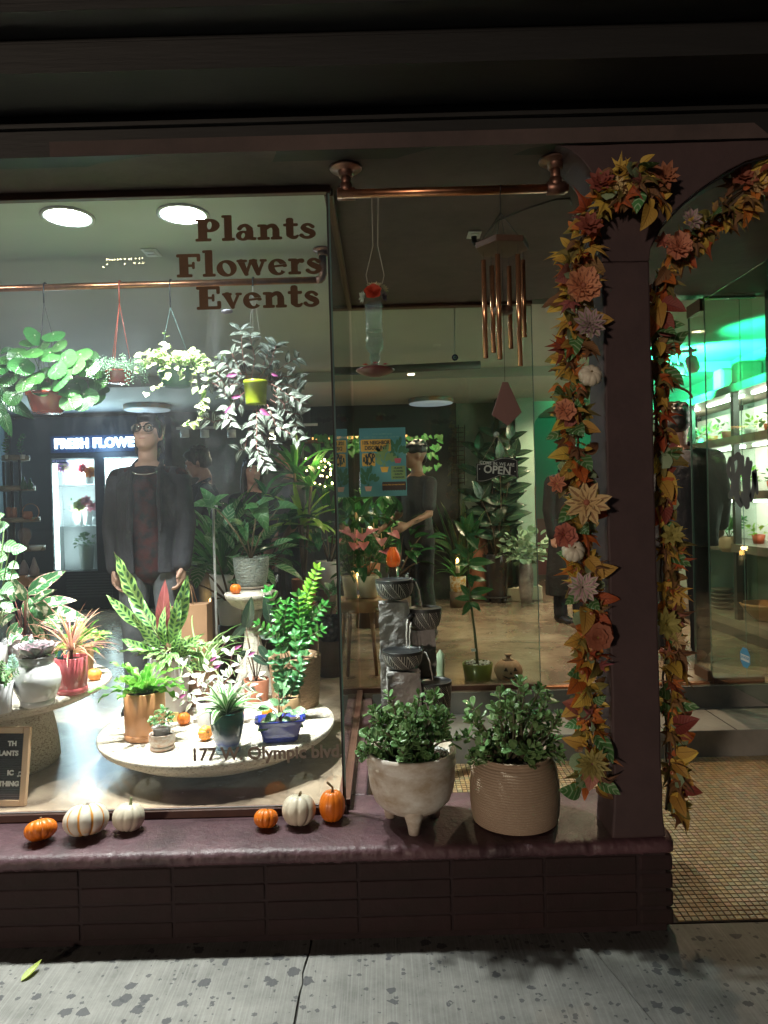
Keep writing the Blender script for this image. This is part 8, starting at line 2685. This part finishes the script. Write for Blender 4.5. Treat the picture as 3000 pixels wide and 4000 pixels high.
for i, z in enumerate(lev):
 MB().box(gx0 - .02, gx1 + .0, gy0 - .02, gy1 + .07, z - .07, z).build('shelf_board', mat('shelf_board_wood', (.12, .10, .085), .5, c2=(.2, .15, .11), ns=6), GS)
 if i >= 2:
  for (ya, yb) in ((5.42, 6.05), (6.22, 6.9), (7.1, 7.8)):
   MB().box(gx0 + .12, gx0 + .15, ya, yb, z - .095, z - .072).build('grow_tube', M_gl, GS)
MB().box(gx1 - .045, gx1 - .03, gy0 + .06, gy1, ZF + .8, 2.4).build('back_panel', mat('pale_back_panel', (.6, .6, .52), .6), GS)
for y in (5.7, 6.5, 7.4):
 for z, e in ((2.38, 11), (1.9, 8), (1.5, 6)): point(GS, 'grow_light', (gx0 + .2, y, z), e * .8, (1, .97, .86), .06)
MB().box(gx0 + .0, gx0 + .02, gy0, gy1 + .04, ZF + .005, .449).build('cabinet_front', M_gf, None, kind='structure')
rg2 = random.Random(3)
kinds = [('leafy', L_lime, 'ovate'), ('bushy', L_mid, 'heart'), ('spotted', L_pepv, 'ovate'), ('fine', L_zzb, 'lance')]
ci = 0
for z, lv in ((2.09, 'upper'), (1.62, 'middle'), (1.17, 'lower')):
 for k in range(7 if lv != 'lower' else 4):
  y = gy0 + .2 + k * (.34 if lv != 'lower' else .6)
  x = gx0 + .14 + rg2.uniform(0, .06)
  nm, lmx, shp = kinds[(ci * 5 + k) % 4]; ci += 1
  hgt_ = rg2.uniform(.06, .08)
  ordn = ('first', 'second', 'third', 'fourth', 'fifth', 'sixth', 'seventh')[k]
  o = Pot(); o.c = V((x, y, z)); o.s = 1
  o.t = thing('shelf_plant', '%s potted %s green plant from the near end of the %s lit shelf' % (ordn, nm, lv), 'potted plant', o.c, 'plants on the lit shelf')
  MB().lathe([(.04, .001), (.055, hgt_), (.05, hgt_), (.048, hgt_ * .85), (0, hgt_ * .85)], 18, o.c).build('pot', (mat('terracotta'), mat('red_orange_plastic', (.45, .09, .04), .4), W1)[k % 3], o.t)
  o.zs = z + hgt_ * .85
  bushy(o, 22, .095, .10, [leafmesh(lmx, shp, .55, .3, seed=1, n=5, k=2)], .065, seed=ci, up=.3)
o = pot('shelf_plant', 'small zz plant in a bulging tan bowl on the lower lit shelf', 2850, 2155, 1.17, 60, 40, 30, mat('tan_bowl', (.40, .27, .17), .6), prof=[(26, 0), (42, .35), (36, .75), (40, 1)], Y=6.25)
pinn = leafmesh(L_mid, 'lance', .4, .2)
for i in range(6): pinnate(o, arc(V((PW(o.t).x, PW(o.t).y, o.zs)), i * 1.05, 1.1, .2, .4, 6), pinn, 5, .075, seed=i, t0=.4)
sb = MB().lathe([(.06, 0), (.10, .03), (.19, .13), (.2, .15), (.185, .15), (.09, .035), (0, .03)], 40, (gx0 + .2, 6.05, .521))
single('wood_bowl', sb, mat('turned_wood', (.42, .22, .09), .4, c2=(.36, .17, .07), ns=8), 'large turned wood bowl on the lowest shelf behind the glass door', 'bowl')
for i in range(5):
 single('stone_bowl', MB().lathe([(.06, 0), (.1, .025), (.098, .03), (0, .01)], 28, (gx0 + .17, 6.75, .521 + i * .04)), mat('stoneware', (.16, .15, .13), .5), '%s grey stoneware bowl from the bottom of the stack behind the wood bowl' % ('first', 'second', 'third', 'fourth', 'fifth')[i], 'bowl', 'stack of stoneware bowls')
for i, px in enumerate((2845, 2920)):
 cx_ = P(px, 1510, 6.55 - i * .33)
 single('basket_box', MB().bbox(cx_.x - .11, cx_.x + .11, cx_.y - .08, cx_.y + .08, 2.532, 2.74, .03), mat('wicker', (.22, .14, .09), .8, bump=.6), ('wicker basket on top of the lit shelf, farther one', 'wicker basket on top of the lit shelf, nearer one')[i], 'basket')
M_drkpot = mat('dark_ceramic', (.03, .022, .02), .25, coat=.3)
dkm = [leafmesh(L_rubber, 'ovate', .55, .2, .08, seed=i, n=6, k=4) for i in range(2)]
def leafy(name, label, px, pyb, Y, hpx, rt, rb, m, kind, Rx, Rz, n, size, up=.4, seed=1, zs=None, **kw):
 o = pot(name, label, px, pyb, 0, hpx, rt, rb, m, Y=Y, plinth=True, **kw)
 if kind is not None: bushy(o, n, Rx, Rz, kind, size, seed=seed, up=up, stems=5, stemm=M_stemb, zmin=-.1)
 return o
o = leafy('tall_rubber_plant', 'tall rubber plant in a dark tapered planter on a wheeled trolley', 1942, 2352, 8.75, 190, 54, 38, M_drkpot, None, 0, 0, 0, 0)
rb3 = random.Random(8)
b0 = V((o.c.x, o.c.y, o.zs))
for i, (px, py) in enumerate(((1870, 1760), (1930, 1700), (1990, 1720), (1900, 1850), (1990, 1850), (1930, 1900), (2010, 1780), (1880, 1950), (1950, 1800))):
 pinnate(o, stem_to(b0, px, py, o.c.y + rb3.uniform(-.2, .2), rb3.uniform(-.08, .08)), dkm[i % 2], 4, .34, M_stemb, .009, both=True, seed=i, t0=.35)
MB().lathe([(.13, 0), (.14, .012), (0, .013)], 30, o.c + V((0, 0, -.02))).build('drip_tray', W1, o.t)
tr_ = MB().lathe([(.17, 0), (.17, .018), (0, .018)], 30, V((o.c.x, o.c.y, ZF + .055)))
for a in (0, 1.57, 3.14, 4.71): tr_.ball((o.c.x + .15 * cos(a + .5), o.c.y + .15 * sin(a + .5), ZF + .028), .027, 10, 6)
single('plant_trolley', tr_, M_gf, 'round wheeled trolley under the dark tapered planter', 'trolley')
o = leafy('eucalyptus_vase', 'tall marbled metallic vase of eucalyptus by the green column', 2057, 2362, 8.6, 175, 24, 20, mat('marbled_pewter', (.62, .54, .48), .35, .3, c2=(.18, .13, .12), ns=6, amt=.4), None, 0, 0, 0, 0, prof=[(20, 0), (27, .3), (30, .6), (26, .85), (22, .97)])
bushy(o, 200, .30, .30, [leafmesh(L_euc, 'round', .9, .2, .1, n=5, k=4, seed=i) for i in range(2)], .085, seed=4, up=.35, c=o.top, zmin=-.4, inner=.15)
leafy('snake_plant', 'dark snake plant in a slim black pot against the back partition', 1800, 2350, 8.9, 100, 34, 28, M_drkpot, None, 0, 0, 0, 0)
oo_ = Pot(); pos_ = P(1800, 2250, 8.9)
for ob_ in list(col.objects):
 if ob_.name.startswith('snake_plant'): oo_.t = ob_
oo_.c = pos_; oo_.zs = pos_.z
straps(oo_, 16, 1.0, .07, L_snake, el=(1.1, 1.5), droop=(.05, .5), fold=.15, r0=.04, nseg=8, seed=5)
straps(oo_, 14, .8, .03, L_snake, el=(.7, 1.3), droop=(.5, 1.2), fold=.15, r0=.04, nseg=8, seed=6)
o = leafy('floral_pot_plant', 'small grassy plant in a white floral pot on the floor', 1790, 2310, 8.4, 60, 32, 30, mat('floral_pot', (.6, .55, .42), .5, c2=(.45, .25, .05), ns=26, amt=.08), None, 0, 0, 0, 0)
straps(o, 22, .34, .03, L_mid, el=(.7, 1.4), droop=(.5, 1.4), seed=9)
o = leafy('terracotta_planter', 'tall slim terracotta planter with rubber leaves behind the young tree', 1872, 2340, 8.95, 270, 34, 50, mat('terracotta'), dkm, .25, .25, 16, .2, seed=7)
st_ = thing('wood_stool', 'low wooden stool with splayed legs left of the fountain', 'stool', (P(1420, 2500, 5.3).x, 5.3, ZF))
zt_ = P(1420, 2335, 5.3).z
cx_ = P(1425, 2400, 5.3).x
M_oak = mat('oak', (.30, .18, .09), .5, c2=(.24, .13, .06), ns=7, stretch=(1, 1, .2))
MB().lathe([(.16, zt_ - .09), (.185, zt_ - .085), (.19, zt_ - .01), (.185, zt_), (0, zt_)], 36, (cx_, 5.3, 0)).build('seat', M_oak, st_)
for a in (.5, 2.1, 3.7, 5.2): MB().tube([(cx_ + .11 * cos(a), 5.3 + .11 * sin(a), zt_ - .08), (cx_ + .17 * cos(a), 5.3 + .17 * sin(a), ZF)], [.017, .012], 8).build('leg', M_oak, st_)
o = pot('anthurium', 'pink anthurium in a cream pot on the wooden stool behind the fountain', 1440, 2332, 0, 85, 42, 34, mat('cream_plinth'), Y=5.3)
bushy(o, 46, .20, .22, [leafmesh(L_dark, 'heart', .75, .3, seed=i) for i in range(2)], .12, seed=3, up=.4)
for i, (px, py) in enumerate(((1375, 2080), (1415, 2085), (1460, 2065), (1530, 2080), (1490, 2105), (1395, 2130), (1500, 2150), (1420, 2120), (1350, 2110))):
 e = P(px, py, 5.2)
 MB().tube([V((o.c.x, o.c.y, o.zs)), e], .003, 5).build('flower_stalk', M_stem, o.t)
 leaf(leafmesh(L_anth, 'heart', .95, .2, .1, seed=1), e, V((.4 - (i % 3) * .4, -.6, -.2)), V((0, -.6, 1)), .10, o.t, 'spathe')
 MB().tube([e, e + V((0, -.02, .04))], .004, 6).build('spadix', mat('spadix_yellow', (.6, .4, .15), .5), o.t)
c = P(1537, 2215, 5.0)
t = thing('orange_lantern', 'amber glass lantern glowing beside the anthurium', 'lantern', c)
MB().lathe([(.026, 0), (.045, .016), (.05, .055), (.042, .10), (.026, .125), (.024, .14)], 28, c).build('shade', mat('amber_glow', (.34, .09, .012), .2, emit=(1, .2, .02), es=.06, alpha=.85), t)
point(t, 'lantern_light', c + V((0, 0, .08)), .5, (1, .35, .08), .02)
MB().lathe([(.04, -.25), (.035, 0), (0, .001)], 20, c).build('stand', M_drkpot, t)
def scale_mat():
 m, t = newmat('scale_relief')
 vo = t.n('TexVoronoi'); vo.inputs['Scale'].default_value = 26
 t.l(t.coord('Object'), vo.inputs[0])
 t.l(t.ramp(vo.outputs['Distance'], [(.2, (.09, .09, .1)), (.6, (.02, .02, .022))]), t.b.inputs['Base Color'])
 t.bump(vo.outputs['Distance'], 1, .02)
 t.b.inputs['Roughness'].default_value = .4
 return m
o = leafy('scale_pot_plant', 'dark veined plant in a charcoal scale relief pot right of the bowl table', 1292, 2500, 5.2, 95, 50, 42, scale_mat(), [leafmesh(L_pepv, 'lance', .45, .4, seed=3)], .17, .2, 40, .14, seed=2)
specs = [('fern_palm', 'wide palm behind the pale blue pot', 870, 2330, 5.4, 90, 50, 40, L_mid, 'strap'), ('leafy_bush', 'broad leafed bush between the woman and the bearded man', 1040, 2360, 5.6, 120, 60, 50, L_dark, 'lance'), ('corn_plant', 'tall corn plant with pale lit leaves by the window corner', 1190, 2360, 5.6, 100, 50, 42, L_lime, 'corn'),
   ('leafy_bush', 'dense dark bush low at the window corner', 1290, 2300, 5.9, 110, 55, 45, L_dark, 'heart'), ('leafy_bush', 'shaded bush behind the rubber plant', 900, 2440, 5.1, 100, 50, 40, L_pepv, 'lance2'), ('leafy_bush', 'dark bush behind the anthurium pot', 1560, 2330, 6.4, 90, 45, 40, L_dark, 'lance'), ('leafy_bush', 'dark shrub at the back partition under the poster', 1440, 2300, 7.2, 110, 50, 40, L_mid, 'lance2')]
for i, (nm, lab, px, pyb, Y, hp2, a_, b_, lmat, kd) in enumerate(specs):
 o = pot(nm, lab, px, pyb, 0, hp2, a_, b_, (W1, M_drkpot, mat('terracotta'), M_facet)[i % 4], Y=Y, plinth=True)
 if kd == 'strap': straps(o, 44, .75, .05, lmat, el=(.4, 1.45), droop=(.4, 1.5), nseg=9, seed=i)
 elif kd == 'corn':
  for k, (qx, qy) in enumerate(((1180, 2050), (1215, 1900), (1150, 1850))):
   e = P(qx, qy, Y); b0 = V((o.c.x, o.c.y, o.zs))
   MB().tube([b0, e], .012, 6).build('trunk', M_stemb, o.t)
   q_ = Pot(); q_.c = e; q_.zs = e.z; q_.t = o.t
   straps(q_, 16, .42, .05, (L_lime, L_mid, L_mid)[k], el=(-.1, 1.3), droop=(.3, 1.2), nseg=7, seed=k + 3)
 else: bushy(o, 60, .36, .45, [leafmesh(lmat, 'heart' if kd == 'heart' else 'lance', .45, .3, .1, seed=k, n=6) for k in range(2)], .2, seed=i, up=.6, stems=6, stemm=M_stemb, zmin=-.1)
YI = 7.9
iv_t = thing('ivy_shelf', 'high shelf under trailing ivy with a warm light behind it', 'shelf', P(1400, 1715, YI))
a, b = P(1180, 1722, YI), P(1610, 1712, YI)
MB().box(a.x, b.x, YI - .1, YI + .12, a.z - .02, a.z).build('board', M_oak, iv_t)
MB().box(a.x + .1, b.x - .05, YI + .1, YI + .115, a.z + .005, a.z + .045).build('warm_strip', emitmat('warm_strip', (1, .45, .12), 2.2), iv_t)
spot(iv_t, 'warm_light', V(((a.x + b.x) / 2, YI + .02, a.z + .1)), V(((a.x + b.x) / 2, YI + .4, a.z - .8)), 8, (1, .6, .25), 140)
tv = thing('trailing_ivy', 'ivy trailing from the warm lit shelf above the poster', 'plant', P(1450, 1720, YI))
ivl = leafmesh(L_mid, 'heart', .9, .2, .1, n=4, k=2, seed=2)
for i in range(150):
 px = rb3.uniform(1190, 1720); q = rb3.random() ** 2
 leaf(ivl, P(px, 1700 + q * (130 if px < 1340 or px > 1560 else 60), YI - .15), V((rb3.uniform(-1, 1), -.4, -.8)), V((0, -1, .4)), rb3.uniform(.05, .09), tv)
tr2 = thing('wire_trellis', 'dark wire trellis hung on the wall behind the rubber plant', 'trellis', P(1788, 1880, 8.9))
for i in range(13):
 z = P(1788, 1670 + i * 18, 8.9).z
 MB().tube([V((P(1765, 1770, 8.9).x, 8.95, z)), V((P(1815, 1770, 8.9).x, 8.95, z))], .006, 5).build('rung', M_gf, tr2)
for px in (1765, 1790, 1815): MB().tube([P(px, 1660, 8.95), P(px, 1895, 8.95)], .006, 5).build('upright', M_gf, tr2)
for i, (px, py, Y, lab) in enumerate(((1515, 1636, 8.0, 'black paper bat above the poster'), (1720, 1652, 8.6, 'black paper bat left of the trellis'), (1265, 1645, 8.6, 'black paper bat by the window corner'))):
 c = P(px, py, Y); s = .07
 single('paper_bat', MB().prism([(c.x + a_ * s, c.z + b_ * s) for a_, b_ in ((-1.6, .3), (-.8, .7), (-.2, .2), (-.12, .5), (.12, .5), (.2, .2), (.8, .7), (1.6, .3), (.9, -.3), (.4, -.1), (0, -.5), (-.4, -.1), (-.9, -.3))], 'y', c.y, c.y + .004), M_blackgap, lab, 'paper bat', 'paper bats')
bl = thing('ceiling_duct', 'slim dark duct under the shop ceiling ending right of the bird feeder', 'duct', P(1600, 1440, 6.3))
MB().tube([P(1360, 1450, 6.3), P(1876, 1425, 6.3)], .035, 16).build('pipe', mat('duct_grey', (.09, .10, .09), .6), bl)
fl_ = thing('fairy_lights', 'warm fairy lights tangled in the plants by the window corner', 'fairy lights', P(1230, 1810, 5.7))
for i in range(26):
 MB().ball(P(rb3.uniform(1190, 1300), rb3.uniform(1790, 1900), 5.6), .007, 6, 4).build('bulb', emitmat('fairy_bulb', (1, .8, .3), 22), fl_)
point(fl_, 'glow', P(1235, 1800, 5.5), 3.5, (1, .85, .35), .08)
for px, py, Y, lab in ((807, 2225, 6.2, 'small lit candle left of the pale blue pot'), (823, 2350, 5.9, 'small candle lantern low behind the spider plant'), (1787, 2190, 7.0, 'orange flame lamp among the snake plant leaves'), (1395, 2250, 6.2, 'tiny candle left of the fountain')):
 c = P(px, py, Y)
 t = thing('candle', lab, 'candle', c)
 MB().lathe([(.02, -.12), (.02, -.02), (0, -.02)], 12, c).build('wax', mat('cream_plinth'), t)
 MB().ball(c, .02, 8, 6, 0, (.7, .7, 1.4)).build('flame', emitmat('flame', (1, .5, .12), 14), t)
 point(t, 'flame_light', c + V((0, -.05, .05)), .9, (1, .55, .2), .02)
